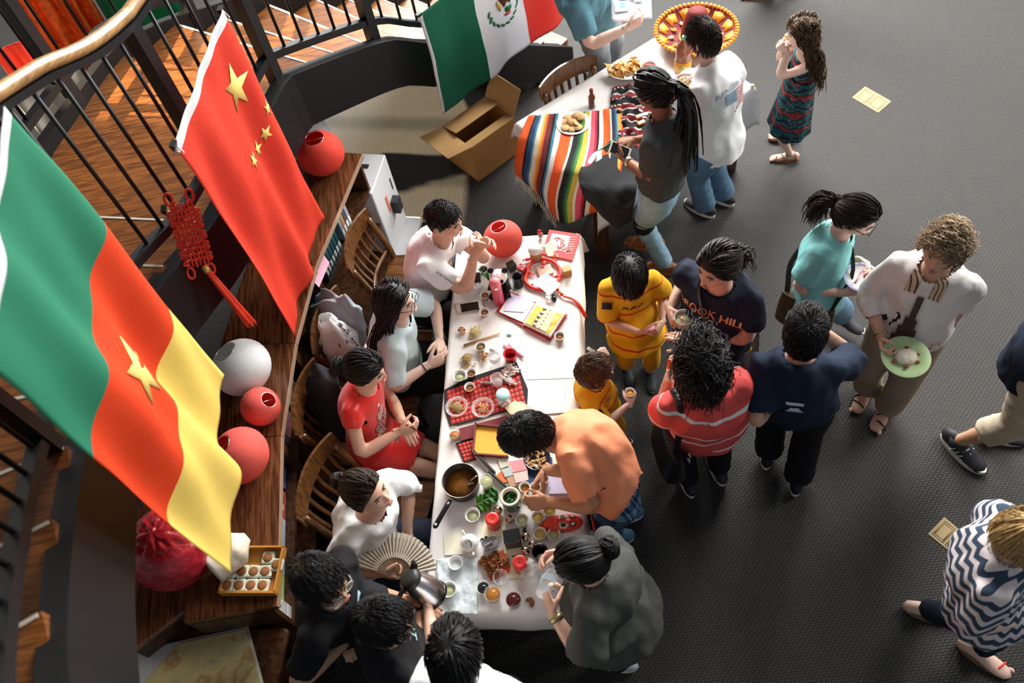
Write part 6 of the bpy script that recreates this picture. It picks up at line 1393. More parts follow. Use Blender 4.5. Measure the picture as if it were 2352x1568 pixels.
p=on(1242,545);o=thing('figurine','small red and patterned figurine at the back table edge','figurine',p)
b=MB();b.ell((0,0,.022),(.016,.014,.022));b.build('body',mat('patterned_cloth',(.45,.25,.18),.7,var=.8,scale=160),o);b=MB();b.ell((-.004,.004,.05),(.012,.012,.012));b.build('head',M_REDP,o)
for sg in(-1,1):b=MB();b.ell((sg*.012,.004,.058),.005,n=8,m=6);b.build('ear',M_BLK,o)
M_RC=mat('red_rope',(.76,.04,.02),.5,var=.1,bump=.003,bscale=60)
hp_=on(1245,632);o=thing('heart_wreath','red heart-shaped wreath ornament with knotted charms','ornament',hp_)
hx=idir(1245,632,1,-.35);hy=V(-hx[1],hx[0],0);pts=[]
for a in np.linspace(0,2*math.pi,40,endpoint=False):
 x=16*math.sin(a)**3;y=13*math.cos(a)-5*math.cos(2*a)-2*math.cos(3*a)-math.cos(4*a);pts.append(hp_+(hy*x*.75-hx*(y+2)*.55*-1+0*hx)*.0088+UP*.011)
pts=[]
for a in np.linspace(0,2*math.pi,48,endpoint=False):
 r=.108*(1-.20*max(0,math.cos(a-2.5))**8);pts.append(hp_+hx*math.cos(a)*r*.98+hy*math.sin(a)*r*1.02+UP*.011)
b=MB();b.tube(pts,.0105,10,close=True);b.build('ring',M_RC,o,world=True)
for k,(px,py)in enumerate(((1213,598),(1250,607),(1216,628),(1280,637),(1275,590))):
 c_=on(px,py)+UP*.012;an=k*1.1;d=V(math.cos(an),math.sin(an),0);e=V(-d[1],d[0],0);ch=MB();ch.ell(c_,(.020,.011,.008),np.column_stack([d,e,UP]));ch.prism([(0,0),(.016,.010),(.016,-.010)],-.003,.003,R=np.column_stack([-d,-e,UP]),c=c_-d*.016)
 ch.tube([c_+d*.018,c_+d*.034+e*.008,c_+d*.044,c_+d*.034-e*.008,c_+d*.019],.0018,6);ch.build('fish_charm',M_CORD,o,world=True)
b=MB();c_=on(1252,623)+UP*.006;b.box(c_,(.085,.07,.01),Rz(.1));b.build('centre_plaque',mat('pink_gold_plaque',(.72,.36,.26),.5,var=.4,scale=60),o,world=True)
for k in range(3):b=MB();b.ell(on(*((1223,656),(1281,620),(1230,616))[k])+UP*.012,.006,n=10,m=7);b.build('bead',mat('gold_bead',(.75,.45,.08),.3,.7)if k==2 else M_REDP,o,world=True)
nc=quad_card('note_card',[(1224,648),(1254,626),(1289,653),(1262,678)],ZT+.024,.001,M_PAPER,'small white note card lying on the heart wreath','card')
def text_lines(parent,c,x,y,n,w_,step,m_=None,hgt=.0016):
 for k in range(n):
  b=MB();ww=w_*(.6+.4*((k*37)%10)/10);b.box(c+y*(k-(n-1)/2)*step,(ww,hgt,.0005),np.column_stack([x,y,UP]));b.build('printed_line',m_ or mat('print_grey',(.35,.36,.38),.8),parent,world=True)
cc_=at(1257,652,ZT+.0256);tx=idir(1257,652,1,.75);text_lines(nc,cc_,tx,V(-tx[1],tx[0],0),6,.05,.009)
o=thing('tassel','red tassel trailing from the wreath toward the table edge','tassel',on(1285,668));tp_=[on(1278,665)+UP*.012,on(1295,683)+UP*.012,on(1318,690)+UP*.010,on(1331,702)+UP*.006,on(1338,728,ZT-.06)+V(.02,0,0)]
for k in range(3):b=MB();q=tp_[0]+(tp_[1]-tp_[0])*(.2+.28*k);b.ell(q,(.011,.011,.009),n=10,m=7);b.build('bead',mat('gold_bead',(.75,.45,.08),.3,.7)if k==1 else M_REDP,o,world=True)
tm=MB();cr=cat_rom(tp_[1:],6)
for k in range(26):
 of=rng.normal(size=3)*.0045;tm.tube(cr+of*np.linspace(.6,1.2,len(cr))[:,None],.0018,4)
tm.build('threads',M_CORD,o,world=True)
for(px,py,m_,lab)in((1259,690,M_PORC,'white round bird figurine beside the gold box'),(1273,690,M_BLK,'black round bird figurine beside the gold box')):
 p=on(px,py);o=thing('bird_figurine',lab,'figurine',p);b=MB();b.ell((0,0,.018),(.016,.020,.018));b.build('body',m_,o);b=MB();b.ell((0,.016,.030),(.010,.010,.010));b.tube([(0,.024,.03),(0,.034,.028)],[.004,.0008],6);b.build('head',m_,o);b=MB();b.tube([(0,-.016,.018),(0,-.032,.026)],[(.010,.003),(.006,.002)],8);b.build('tail',m_,o)
M_CASE=mat('dark_red_case',(.42,.015,.02),.5);M_IVORY=mat('ivory_lining',(.78,.73,.66),.7);M_SILK=mat('gold_silk',(.85,.42,.04),.35,var=.35,scale=22,bump=.008,bscale=20)
cs=quad_card('display_case',[(1141,716),(1170,670),(1236,697),(1204,752)],ZT,.008,M_CASE,'open red presentation case, gold silk tray with medallions in its right half','case')
quad_card('lid_lining',[(1147,717),(1173,674),(1229,697),(1201,741)],ZT+.0085,.006,M_IVORY,'','',parent=cs)
quad_card('tray_base',[(1202,752),(1234,693),(1304,724),(1264,784)],ZT,.008,M_CASE,'','',parent=cs)
quad_card('tray_rim',[(1203,746),(1234,697),(1299,722),(1265,776)],ZT+.009,.022,M_IVORY,'','',parent=cs)
quad_card('silk',[(1206,741),(1232,701),(1292,722),(1262,767)],ZT+.0315,.002,M_SILK,'','',parent=cs)
quad_card('gold_band',[(1228,750),(1254,706),(1280,716),(1254,762)],ZT+.034,.0015,mat('pale_gold_band',(.80,.62,.30),.35),'','',parent=cs)
quad_card('pink_tab',[(1208,757),(1213,752),(1256,778),(1252,783)],ZT+.0002,.0075,mat('pink_tab',(.80,.25,.28),.6),'','',parent=cs)
for k,(px,py)in enumerate(((1252,709),(1245,719),(1238,727),(1232,736),(1228,746))):b=MB();c_=at(px,py,ZT+.0335);b.lathe([(0,.006),(.010,.006),(.012,.003),(.012,0)],c_,14);b.build('medallion',mat('pewter',(.40,.38,.38),.35,.8,var=.4,scale=150),cs,world=True)
for k in range(6):b=MB();c_=at(1264-5*k,712+8*k,ZT+.0357);b.lathe([(0,.001),(.005,.001),(.005,0)],c_,10);b.build('emblem',mat('blue_grey_print',(.25,.32,.40),.6),cs,world=True)
M_LAV=mat('lavender_tissue',(.62,.58,.76),.85,bump=.002,bscale=50)
quad_card('napkin',[(1157,714),(1170,676),(1212,682),(1203,717)],ZT+.016,.002,M_LAV,'lavender paper napkin lying on the red case lid','napkin','lavender napkins')
quad_card('napkin',[(1190,717),(1203,676),(1227,682),(1222,708)],ZT+.015,.001,M_LAV,'second lavender napkin peeking out under the first','napkin','lavender napkins')
quad_card('napkin',[(1261,1094),(1309,1092),(1318,1133),(1261,1134)],ZT+.004,.003,M_LAV,'lavender paper napkin under the bending forearm','napkin','lavender napkins')
M_SCR=mat('phone_screen',(.006,.006,.008),.06,spec=.7,var=0);M_PHW=mat('white_gold_phone',(.74,.68,.60),.3,var=0)
def phone(pts,z,m_,lab,inset=.16):
 o=quad_card('phone',pts,z,.007,m_,lab,'phone');P=np.array(pts,float);c=P.mean(0);L_=P+(c-P)*.0
 ax=(P[1]+P[2]-P[0]-P[3])/2;ay=(P[3]+P[2]-P[0]-P[1])/2
 q=[tuple(c+ax*sx*(.5-inset)+ay*sy*.44)for sx,sy in((-1,-1),(1,-1),(1,1),(-1,1))];quad_card('screen',q,z+.0072,.0006,M_SCR,'','',parent=o);return o
phone([(1047,699),(1107,689),(1111,710),(1051,720)],ZT,M_PHW,'white phone lying on the table by two sauce cups')
phone([(1076,630),(1102,626),(1105,648),(1068,655)],ZT,mat('black_phone',(.01,.01,.012),.3),'black phone lying beside the white t-shirt elbow',.02)
def crumple(px,py,sx,sy,sz,m_,name,lab,cat,n=26,seed=1,z=None):
 p=on(px,py,z);o=thing(name,lab,cat,p);b=MB();b.ell((0,0,sz*.5),(sx,sy,sz),n=n,m=n*2//3);v=b.v[0]
 d=np.array([mnoise.noise(Vector(q/max(sx,sy)*3+V(seed,0,0)))+.6*mnoise.noise(Vector(q/max(sx,sy)*7+V(0,seed,0)))for q in v]);b.v[0]=v*(1+.38*d[:,None]);b.v[0][:,2]=np.maximum(b.v[0][:,2],.001);b.build('film',m_,o);return o
M_FILM=mat('clear_film',(.90,.91,.92),.12,alpha=.40,spec=.7,bump=.02,bscale=30,var=.02)
crumple(1088,668,.055,.035,.030,M_FILM,'plastic_wrap','crumpled clear plastic wrap between elbow and flask','wrapper',seed=3)
crumple(1240,1312,.085,.060,.055,M_FILM,'plastic_bag','crumpled clear plastic bag beside the second red candle','bag',seed=6)
def noodles(px,py,r,h,col,lab,n=46,seed=0,name='noodles',dish=None):
 p=on(px,py);o=thing(name,lab,'food',p);g=np.random.default_rng(seed);b=MB()
 if dish:
  d=MB();d.lathe([(0,.001),(r*1.15,.001),(r*1.65,.014),(r*1.72,.015),(r*1.65,.017),(r*1.12,.004),(0,.004)],(0,0,0),36,rfun=lambda a,z:1+.02*np.cos(18*a)*(z>.01));d.build('clear_plate',M_PLA,o)
 for k in range(n):
  c=np.r_[g.normal(size=2)*r*.42,0];rr=r*g.uniform(.15,.35);a0=g.uniform(0,6);tl=g.uniform(-.5,.5);pts=[]
  for q in np.linspace(0,g.uniform(3,6.5),12):
   x,y=c[0]+rr*math.cos(a0+q),c[1]+rr*math.sin(a0+q)*(1+tl);dd=math.hypot(x,y)/r;pts.append((x,y,.006+max(0,h*(1-dd*dd))*g.uniform(.6,1.0)))
  b.tube(np.array(pts),.0024,5)
 b.build('strands',mat(name+'_%d'%seed,col,.4,var=.3,scale=70),o);return o
noodles(1092,766,.034,.018,(.62,.50,.22),'pile of pale noodles above the chopsticks',seed=2)
noodles(1073,828,.036,.018,(.40,.24,.08),'pile of brown glass noodles below the chopsticks',seed=3)
noodles(1050,936,.036,.020,(.42,.30,.12),'clear plate of brown noodle salad on the left of the red mat',seed=4,dish=True)
noodles(1110,938,.036,.012,(.70,.36,.16),'clear plate of orange sauce and dumpling on the right of the red mat',seed=5,n=26,dish=True)
def shells(px,py,lab,n=4,seed=0,name='egg_shell',col=(.72,.46,.28),r=.016):
 p=on(px,py);o=thing(name,lab,'food',p);g=np.random.default_rng(seed)
 for k in range(n):
  b=MB();a=g.uniform(0,6);R_=Rz(a)@Rx(g.uniform(-1,1));b.lathe([(r*.15,0),(r*.7,r*.2),(r,r*.7),(r*.95,r*1.0)],(g.normal()*r*.9,g.normal()*r*.9,.005),10,R_,rfun=lambda a2,z:1+.15*np.cos(3*a2+k));b.build('fragment',mat(name,col,.6,var=.1),o,thick=.001)
 return o
shells(1063,762,'broken egg shell beside the pale noodles',4,1);shells(1112,818,'broken egg shell beside the water bottle',5,2,r=.014)
for k,(dy,lab)in enumerate(((0,'wooden chopstick below the pale noodles, upper of the pair'),(3.2,'wooden chopstick below the pale noodles, lower of the pair'))):
 a,c_=on(1065,793+dy)+UP*.004,on(1149,765+dy*.5)+UP*.004;o=thing('chopstick',lab,'chopstick',(a+c_)/2,0,'pair of chopsticks');b=MB();b.tube([a,c_],[.0038,.0022],8);b.build('stick',mat('bamboo_stick',(.52,.30,.12),.5),o,world=True)
def pbottle(px,py,lab,h=.17,z=None,loc=None,R_=None):
 p=on(px,py,z)if loc is None else loc;o=thing('water_bottle',lab,'bottle',p);b=MB();R_=np.eye(3)if R_ is None else R_
 b.lathe([(0,0),(.026,.001),(.030,.008),(.029,h*.25),(.031,h*.3),(.030,h*.62),(.026,h*.74),(.013,h*.90),(.0125,h*.96)],(0,0,0),22,R_);b.build('bottle',M_GLASS,o)
 b=MB();b.lathe([(.0305,h*.35),(.0312,h*.36),(.0312,h*.56),(.0305,h*.57)],(0,0,0),22,R_);b.build('label',mat('pale_blue_label',(.55,.72,.80),.4,alpha=.75),o);return o
bt=pbottle(1140,838,'clear water bottle standing above the red mat');b=MB();b.lathe([(.0145,.152),(.0145,.168),(0,.169)],(0,0,0),16);b.build('cap',M_PORC,bt)
for k,(a,c_)in enumerate((((1157,793),(1199,818)),((1168,790),(1202,822)))):
 A,B_=on(*a)+UP*.003,on(*c_)+UP*.003+UP*.004*k;o=thing('pink_packet',['pink paper stick packet beside the red cup, left one','pink paper stick packet beside the red cup, right one'][k],'packet',(A+B_)/2,0,'pink stick packets');b=MB();b.tube([A,B_],(.008,.003),8,side=np.cross(nrm(B_-A),UP));b.build('wrapper',mat('pink_wrapper',(.85,.33,.42),.5,var=.25,scale=120),o,world=True)
M_QUILT_B=mat('black_binding',(.015,.008,.008),.8);M_QUILT=mat('red_quilt',(.52,.028,.016),.6,var=.2,scale=30)
def quilt(pts,lab,nu,nv,z=ZT,dots=None):
 o=quad_card('quilted_mat',pts,z,.004,M_QUILT_B,lab,'mat');P=np.array(pts,float);return o
mat1=quilt([(1020,896),(1060,876),(1098,861),(1187,832),(1213,895),(1211,932),(1034,981),(1021,940)],'red quilted mat with black border, carrying two clear plates',1,1)
def pads(parent,quad,nu,nv,z,gap=.12,h=.003,skip=None):
 A,B_,C_,D_=[np.array(q,float)for q in quad];first=None
 for i in range(nu):
  for j in range(nv):
   if skip and skip(i,j):continue
   q=[]
   for(di,dj)in((gap/2,gap/2),(1-gap/2,gap/2),(1-gap/2,1-gap/2),(gap/2,1-gap/2)):
    u,v=(i+di)/nu,(j+dj)/nv;q.append((A*(1-u)+B_*u)*(1-v)+(D_*(1-u)+C_*u)*v)
   P=np.array([at(*x,z)for x in q]);c=P.mean(0);b=MB();top=c+(P-c)*.62+UP*h
   b.add(np.vstack([P,top]),[(0,1,5,4),(1,2,6,5),(2,3,7,6),(3,0,4,7),(4,5,6,7)],0,True)
   if sum(P[k][0]*P[(k+1)%4][1]-P[(k+1)%4][0]*P[k][1]for k in range(4))<0:b.f=[tuple(reversed(f))for f in b.f]
   b.build('quilt_pad',M_QUILT,parent,world=True)
pads(mat1,((1025,898),(1187,838),(1209,930),(1036,975)),17,8,ZT+.0042)
mat2=quilt([(1047,1018),(1095,1004),(1108,1052),(1066,1063)],'smaller red quilted mat under the yellow box lid',1,1)
pads(mat2,((1050,1020),(1094,1007),(1105,1050),(1067,1060)),5,5,ZT+.0042)
M_CW=[mat('candy_white',(.75,.66,.60),.35,var=.4,scale=110),mat('candy_pink',(.74,.42,.34),.35,var=.4,scale=110),mat('candy_blackwhite',(.30,.28,.30),.35,var=.9,scale=130)]
cpos=[(1170,842,.5),(1166,849,.3),(1158,857,.2),(1176,849,.6),(1180,858,.7),(1171,866,.4),(1165,867,1.4),(1158,872,1.5),(1165,879,1.6),(1173,876,1.3),(1175,882,1.2),(1117,882,.9),(1185,852,.8),(1162,860,.1)]
for k,(px,py,an)in enumerate(cpos):
 p=on(px,py)+UP*.009;o=thing('wrapped_candy','lone wrapped candy on the middle of the red mat' if k==11 else 'twist-wrapped candy in the heap at the corner of the red mat','candy',p,-an+.6,None if k==11 else 'candy heap on the red mat')
 b=MB();b.tube([(-.017,0,.006),(.017,0,.006)],(.0085,.0065),10,side=V(0,1,0));b.build('sweet',M_CW[k%3],o)
 for sg in(-1,1):b=MB();b.tube([(sg*.016,0,.006),(sg*.021,0,.006),(sg*.030,0,.006)],[(.006,.004),(.003,.003),(.011,.003)],8,side=V(0,1,0));b.build('twist',M_CW[(k+2)%3],o)
p=on(1160,925)+UP*.009;o=thing('candy_jar','glass jar of white sweets with a pale blue lid on the red mat','jar',p)
b=MB();b.lathe([(0,0),(.036,.001),(.039,.008),(.039,.055),(.033,.068),(.032,.072)],(0,0,0),24);b.build('glass',M_GLASS,o)
b=MB();b.lathe([(.035,.070),(.036,.072),(.036,.085),(.032,.090),(0,.091)],(0,0,0),24);b.build('lid',mat('pale_blue_lid',(.45,.72,.74),.4),o)
sw=MB()
for k in range(26):a=k*2.4;r_=.030*math.sqrt(((k*7)%10)/10);sw.ell((r_*math.cos(a),r_*math.sin(a),.009+.012*(k//8)),.008,n=8,m=6)
sw.build('sweets',mat('white_sweets',(.75,.78,.78),.5),o)
def page(pts,nm,parent):return quad_card(nm,pts,ZT,.003,M_PAPER,'','',parent=parent)
o=thing('open_booklet','open white booklet with printed columns at the right table edge','book',on(1268,870));page([(1211,797),(1322,792),(1326,868),(1210,872)],'upper_page',o);page([(1210,874),(1326,870),(1331,945),(1212,954)],'lower_page',o)
for(cx,cy)in((1230,832),(1238,833),(1252,834),(1262,835),(1282,832),(1296,830),(1240,918),(1252,916),(1266,914),(1280,912),(1298,910)):
 b=MB();c_=at(cx,cy,ZT+.0034);d=idir(cx,cy,.02,1);b.box(c_,(.055+.03*((cx*7)%5)/5,.0022,.0006),np.column_stack([d,V(-d[1],d[0],0),UP]));b.build('printed_column',mat('print_light',(.55,.55,.56),.8),o,world=True)
quad_card('card_packet',[(1160,938),(1184,921),(1213,944),(1180,962)],ZT+.014,.012,mat('cream_packet',(.72,.60,.38),.6),'cream card packet leaning on the sweets jar','packet')
quad_card('postcard',[(1186,924),(1196,921),(1240,946),(1230,952)],ZT+.010,.002,mat('photo_print',(.50,.45,.36),.5,var=.7,scale=40),'photo postcard beside the open booklet','card')
M_YB=mat('amber_yellow_card',(.80,.42,.045),.6,var=.04)
yb=quad_card('box_lid',[(1093,975),(1160,982),(1166,1049),(1086,1043)],ZT+.014,.004,M_YB,'amber yellow box lid with a maroon edge in the middle of the table','box')
for a,c_ in(((1093,975),(1160,982)),((1086,1043),(1166,1049)),((1093,975),(1086,1043))):
 A,B_=at(*a,ZT+.022),at(*c_,ZT+.022);b=MB();b.box((A+B_)/2,(np.linalg.norm(B_-A)+.008,.008,.024),frame(x=B_-A,z=UP));b.build('rim',mat('maroon_edge',(.18,.03,.035),.6),yb,world=True)
quad_card('maroon_case',[(1052,985),(1165,955),(1180,985),(1060,1012)],ZT+.006,.006,mat('maroon_case',(.17,.015,.022),.5),'flat maroon case behind the yellow lid','case')
quad_card('white_board',[(1085,1043),(1145,1045),(1205,1118),(1160,1130)],ZT+.002,.010,mat('ivory_box',(.72,.68,.60),.6),'flat ivory box with black edge under the banknotes','box')
for k,(a,c_)in enumerate((((1083,1030),(1137,1085)),((1123,1082),(1166,1120)))):
 A,B_=at(*a,ZT+.02),at(*c_,ZT+.02);o=thing('black_strip',['black box edge strip beside the yellow lid','black box edge strip next to the lime drink'][k],'strip',(A+B_)/2-UP*.02);b=MB();b.box((A+B_)/2-UP*.008,(np.linalg.norm(B_-A),.010,.026),frame(x=B_-A,z=UP));b.build('strip',M_BLK,o,world=True);b=MB();b.box((A+B_)/2+UP*.006,(np.linalg.norm(B_-A),.003,.002),frame(x=B_-A,z=UP));b.build('edge',M_METAL,o,world=True)
notes=[([(1168,1060),(1200,1054),(1211,1078),(1179,1085)],(.72,.26,.28),'pink banknote on the pile, upper half'),([(1178,1084),(1211,1078),(1214,1102),(1184,1109)],(.74,.50,.46),'pale pink banknote folded over the pile'),([(1152,1078),(1172,1072),(1180,1090),(1160,1096)],(.42,.48,.48),'grey-green banknote at the left of the pile'),([(1163,1096),(1183,1090),(1193,1112),(1172,1120)],(.45,.26,.16),'brown banknote at the bottom of the pile'),([(1143,1055),(1165,1048),(1172,1068),(1150,1076)],(.55,.55,.45),'pale green banknote behind the pile')]
for k,(pts,col,lab)in enumerate(notes):quad_card('banknote',pts,ZT+.016+.002*(len(notes)-k),.001,mat('note_%d'%k,col,.7,var=.25,scale=70),lab,'banknote','banknotes in the pile')
quad_card('orange_sleeve',[(1140,1092),(1153,1080),(1168,1105),(1150,1112)],ZT+.014,.003,mat('orange_card',(.80,.16,.03),.6),'orange card sleeve sticking out from the banknotes','card')
quad_card('blue_folder',[(1195,1058),(1268,1050),(1272,1090),(1180,1125)],ZT+.0005,.004,mat('navy_folder',(.02,.06,.16),.6),'navy blue folder beneath the bowl of nuts','folder')
quad_card('calendar_card',[(1268,1052),(1300,1046),(1303,1080),(1270,1086)],ZT+.001,.003,mat('cream_calendar',(.74,.70,.56),.7),'cream calendar card with an orange strip under the arm','card')
quad_card('orange_strip',[(1268,1070),(1302,1066),(1303,1078),(1269,1083)],ZT+.0045,.001,mat('orange_strip',(.80,.40,.06),.7),'orange strip on the calendar card','card')
p=on(1234,1056);o=thing('nut_bowl','dark bowl of peanuts under the bending head','bowl',p);b=MB();b.lathe([(0,.001),(.04,.001),(.066,.024),(.068,.026),(.064,.025),(.038,.005),(0,.005)],(0,0,0),28);b.build('bowl',mat('dark_blue_bowl',(.015,.02,.035),.2),o)
M_NUT=mat('peanut',(.58,.36,.15),.6,var=.2,scale=60)
for k in range(46):
 g=rng;a=g.uniform(0,6.28);r_=.054*math.sqrt(g.uniform());q=p+V(r_*math.cos(a),r_*math.sin(a),.016+.010*(1-r_/.054)+g.uniform(0,.008));an=g.uniform(0,6.28)
 n_=thing('peanut','roasted peanut in the dark bowl','peanut',q,an,'peanuts in the dark bowl');b=MB();b.ell((-.0045,0,0),(.0065,.0055,.0055),n=8,m=6);b.ell((.0045,0,0),(.0065,.006,.006),n=8,m=6)
 if k==0:NUTM=b.build('kernel',M_NUT,n_).data
 else:kk=bpy.data.objects.new('kernel',NUTM);COL.objects.link(kk);kk.parent=n_
p=at(1057,1103,ZT+.075);p[2]=ZT;o=thing('saucepan','black saucepan of brown soup with a long handle at the left table edge','pan',p)
b=MB();b.lathe([(0,0),(.080,.001),(.086,.010),(.089,.075),(.091,.077),(.0865,.076),(.083,.012),(0,.008)],(0,0,0),36);b.build('body',mat('nonstick_black',(.014,.013,.013),.4),o)
b=MB();b.tube([(.0905*math.cos(a),.0905*math.sin(a),.0765)for a in np.linspace(0,6.28,40,endpoint=False)],.0018,6,close=True);b.build('rim',mat('worn_rim',(.50,.40,.30),.3,.8),o)
b=MB();b.lathe([(0,.032),(.084,.032),(.083,.014)],(0,0,0),32);b.build('soup',mat('brown_soup',(.20,.075,.012),.10,var=.5,scale=18),o)
hd=nrm(on(1003,1200)-on(1035,1140));b=MB();b.tube([p+hd*.086+UP*.062,p+hd*.112+UP*.066],(.012,.006),8,side=np.cross(hd,UP));b.build('ferrule',M_METAL,o,world=True)
b=MB();b.tube([p+hd*.105+UP*.066,p+hd*.14+UP*.072,p+hd*.20+UP*.078,p+hd*.255+UP*.080,p+hd*.265+UP*.080],[(.011,.008),(.013,.009),(.013,.009),(.014,.008),(.006,.004)],12,side=np.cross(hd,UP));b.build('handle',M_BLK,o,world=True)
b=MB();b.lathe([(0,.001),(.007,.001),(.007,0)],p+hd*.248+UP*.0885,12);b.build('hanging_hole',mat('hole_grey',(.6,.6,.6),.5),o,world=True)
s_=thing('ladle','steel-handled ladle standing in the soup','ladle',p+V(.05,-.01,.034));b=MB();b.box(p+V(.045,-.012,.04),(.026,.004,.045),Rx(.5));b.build('blade',mat('dull_steel',(.5,.47,.42),.4,.8),s_,world=True);b=MB();b.tube([p+V(.04,-.01,.062),p+V(.085,.0,.085)],.003,6);b.build('handle',M_METAL,s_,world=True)
M_LET=mat('lettuce_green',(.10,.34,.03),.45,var=.35,scale=40,translucent=.2)
for k,(px,py,sx,sy,dk)in enumerate(((1111,1158,.034,.03,0),(1130,1140,.034,.022,1),(1128,1152,.036,.018,2))):
 q=on(px,py);o=thing('lettuce_leaf',['pale folded lettuce leaf below the lime drink','dark curly lettuce leaf beside the green jar','flat lettuce leaf under the curly one'][k],'leaf',q);gr=[]
 for u in np.linspace(-1,1,13):gr.append([(sx*u*(1-.25*v*v),sy*1.5*v,.012+.012*math.sin(u*7+k+v*3)*abs(v)+.012*math.cos(v*5+u*6)*abs(u)+.010*(1-u*u)+.008*k)for v in np.linspace(-1,1,13)])
 b=MB();b.grid(np.array(gr));b.build('blade',M_LET if k==0 else mat('lettuce_dark',(.03,.17,.025),.45,var=.4,scale=40),o,thick=.0012);b=MB();b.tube([(-sx*.9,0,.014+.008*k),(0,0,.024+.008*k),(sx*.9,0,.014+.008*k)],[.004,.003,.001],6);b.build('rib',mat('lettuce_rib',(.45,.60,.25),.5),o)
p=at(1171,1140,ZT+.095);p[2]=ZT;o=thing('green_jar','green ceramic jar with a cream rim, full of dark leaves','jar',p)
b=MB();b.lathe([(0,0),(.042,.001),(.046,.01),(.047,.088),(.044,.094)],(0,0,0),28);b.build('body',mat('green_glaze',(.045,.13,.075),.25,coat=.5),o)
b=MB();b.lathe([(.047,.088),(.050,.094),(.046,.098),(.035,.094),(.035,.070)],(0,0,0),28);b.build('rim',mat('cream_glaze',(.70,.64,.50),.3),o)
b=MB();b.lathe([(0,.074),(.036,.074),(.036,.070)],(0,0,0),24);b.build('liquid',mat('dark_green_liquid',(.01,.035,.012),.1,var=.6,scale=60),o)
for k in range(7):a=k*.9;b=MB();b.tube([(.02*math.cos(a),.02*math.sin(a),.075),(.02*math.cos(a)+.012,.02*math.sin(a)+.008,.079),(.02*math.cos(a)+.02,.02*math.sin(a),.076)],[(.002,.001),(.007,.001),(.001,.001)],6);b.build('floating_leaf',mat('lettuce_dark',(.03,.17,.025),.45),o)
b=MB();b.ell((.025,-.042,.045),(.014,.004,.010),n=10,m=6);b.build('painted_flower',mat('painted_dark',(.02,.05,.03),.4),o)
for pts,lab in(([(1112,1184),(1158,1186),(1163,1200),(1159,1232),(1104,1236)],'cream card under the first red candle'),([(1152,1232),(1204,1232),(1204,1250),(1180,1280),(1158,1270)],'cut-corner cream card under the black stand'),([(1176,1276),(1216,1272),(1222,1328),(1169,1328)],'cream card under the second red candle')):
 quad_card('cream_card',pts,ZT,.003,mat('cream_card_stock',(.80,.73,.50),.6,var=.02),lab,'card','cream cards')
M_WAX=mat('red_wax',(.70,.035,.028),.35,var=.08,spec=.5)
for(px,py,lab)in((1130,1190,'red pillar candle above the teapot row'),(1193,1290,'red pillar candle beside the plastic bag')):
 p=at(px,py,ZT+.083);p[2]=ZT+.003;o=thing('pillar_candle',lab,'candle',p,0,'red pillar candles');b=MB();b.lathe([(0,0),(.034,.001),(.034,.074),(.031,.080),(.018,.078),(0,.070)],(0,0,0),28);b.build('wax',M_WAX,o);b=MB();b.tube([(0,0,.07),(.001,0,.078)],.0015,6);b.build('wick',M_BLK,o)
p=on(1180,1246)+UP*.003;o=thing('black_stand','black lacquered box stand on the cut-corner card','box',p,-.05);b=MB();b.bbox((0,.0,.035),(.078,.06,.07),.006);b.build('body',M_BLK,o);b=MB();b.bbox((0,.004,.075),(.08,.066,.014),.006);b.build('lid',mat('black_lacquer',(.012,.011,.011),.18,coat=.6),o)
M_STEEL=mat('polished_steel_gold',(.62,.52,.36),.10,1.0,var=.15,scale=6)
for k,(px,py,r_)in enumerate(((1145,1176,.022),(1172,1196,.021),(1209,1236,.021),(1225,1254,.021),(1208,1268,.021))):
 p=on(px,py);o=thing('steel_ball',['shiny ball beside the green jar','shiny ball right of the first candle','shiny ball below the black bird tag','shiny ball nearest the hand with the white cap','shiny ball above the second candle'][k],'ball',p,0,'polished exercise balls');b=MB();b.ell((0,0,r_),r_,n=20,m=14);b.build('sphere',M_STEEL,o)
p=on(1205,1221);o=thing('black_charm','little black charm between the tea cups and the steel ball','charm',p);b=MB();b.ell((0,0,.010),(.010,.008,.010));b.ell((.004,.008,.022),(.007,.007,.007));b.build('charm',M_BLK,o);b=MB();b.ell((-.004,-.006,.012),.004,n=8,m=6);b.build('stud',M_METAL,o)
p=on(1081,1252);o=thing('teapot','small white porcelain teapot beside the foil pouch','teapot',p,0)
b=MB();b.lathe([(0,0),(.026,.001),(.040,.018),(.044,.035),(.038,.054),(.022,.064),(.020,.066)],(0,0,0),26);b.build('body',M_PORC,o)
b=MB();b.lathe([(.023,.064),(.020,.070),(.006,.075),(.008,.082),(0,.087)],(0,0,0),20);b.build('lid',M_PORC,o)
sp_=idir(1081,1250,.35,1);hd2=idir(1081,1250,-.6,-1);b=MB();b.tube([p+sp_*.036+UP*.025,p+sp_*.055+UP*.035,p+sp_*.072+UP*.058],[.010,.007,.005],10);b.build('spout',M_PORC,o,world=True)
b=MB();b.tube(cat_rom([p+hd2*.035+UP*.052,p+hd2*.060+UP*.056,p+hd2*.064+UP*.034,p+hd2*.040+UP*.018],5),.0048,8);b.build('handle',M_PORC,o,world=True)
b=MB();b.tube(cat_rom([p+UP*.083,p+sp_*.02+UP*.078+V(.008,0,0),p+sp_*.034+UP*.060],5),.002,6);b.build('cord',M_BLK,o,world=True)
quad_card('cream_napkin',[(1019,1226),(1068,1222),(1071,1272),(1021,1275)],ZT,.0015,mat('cream_napkin',(.76,.72,.58),.85),'square cream napkin left of the teapot','napkin')
p=on(1128,1254);o=thing('foil_pouch','torn silver foil pouch between the teapot and the black stand','pouch',p,.3);rows=[]
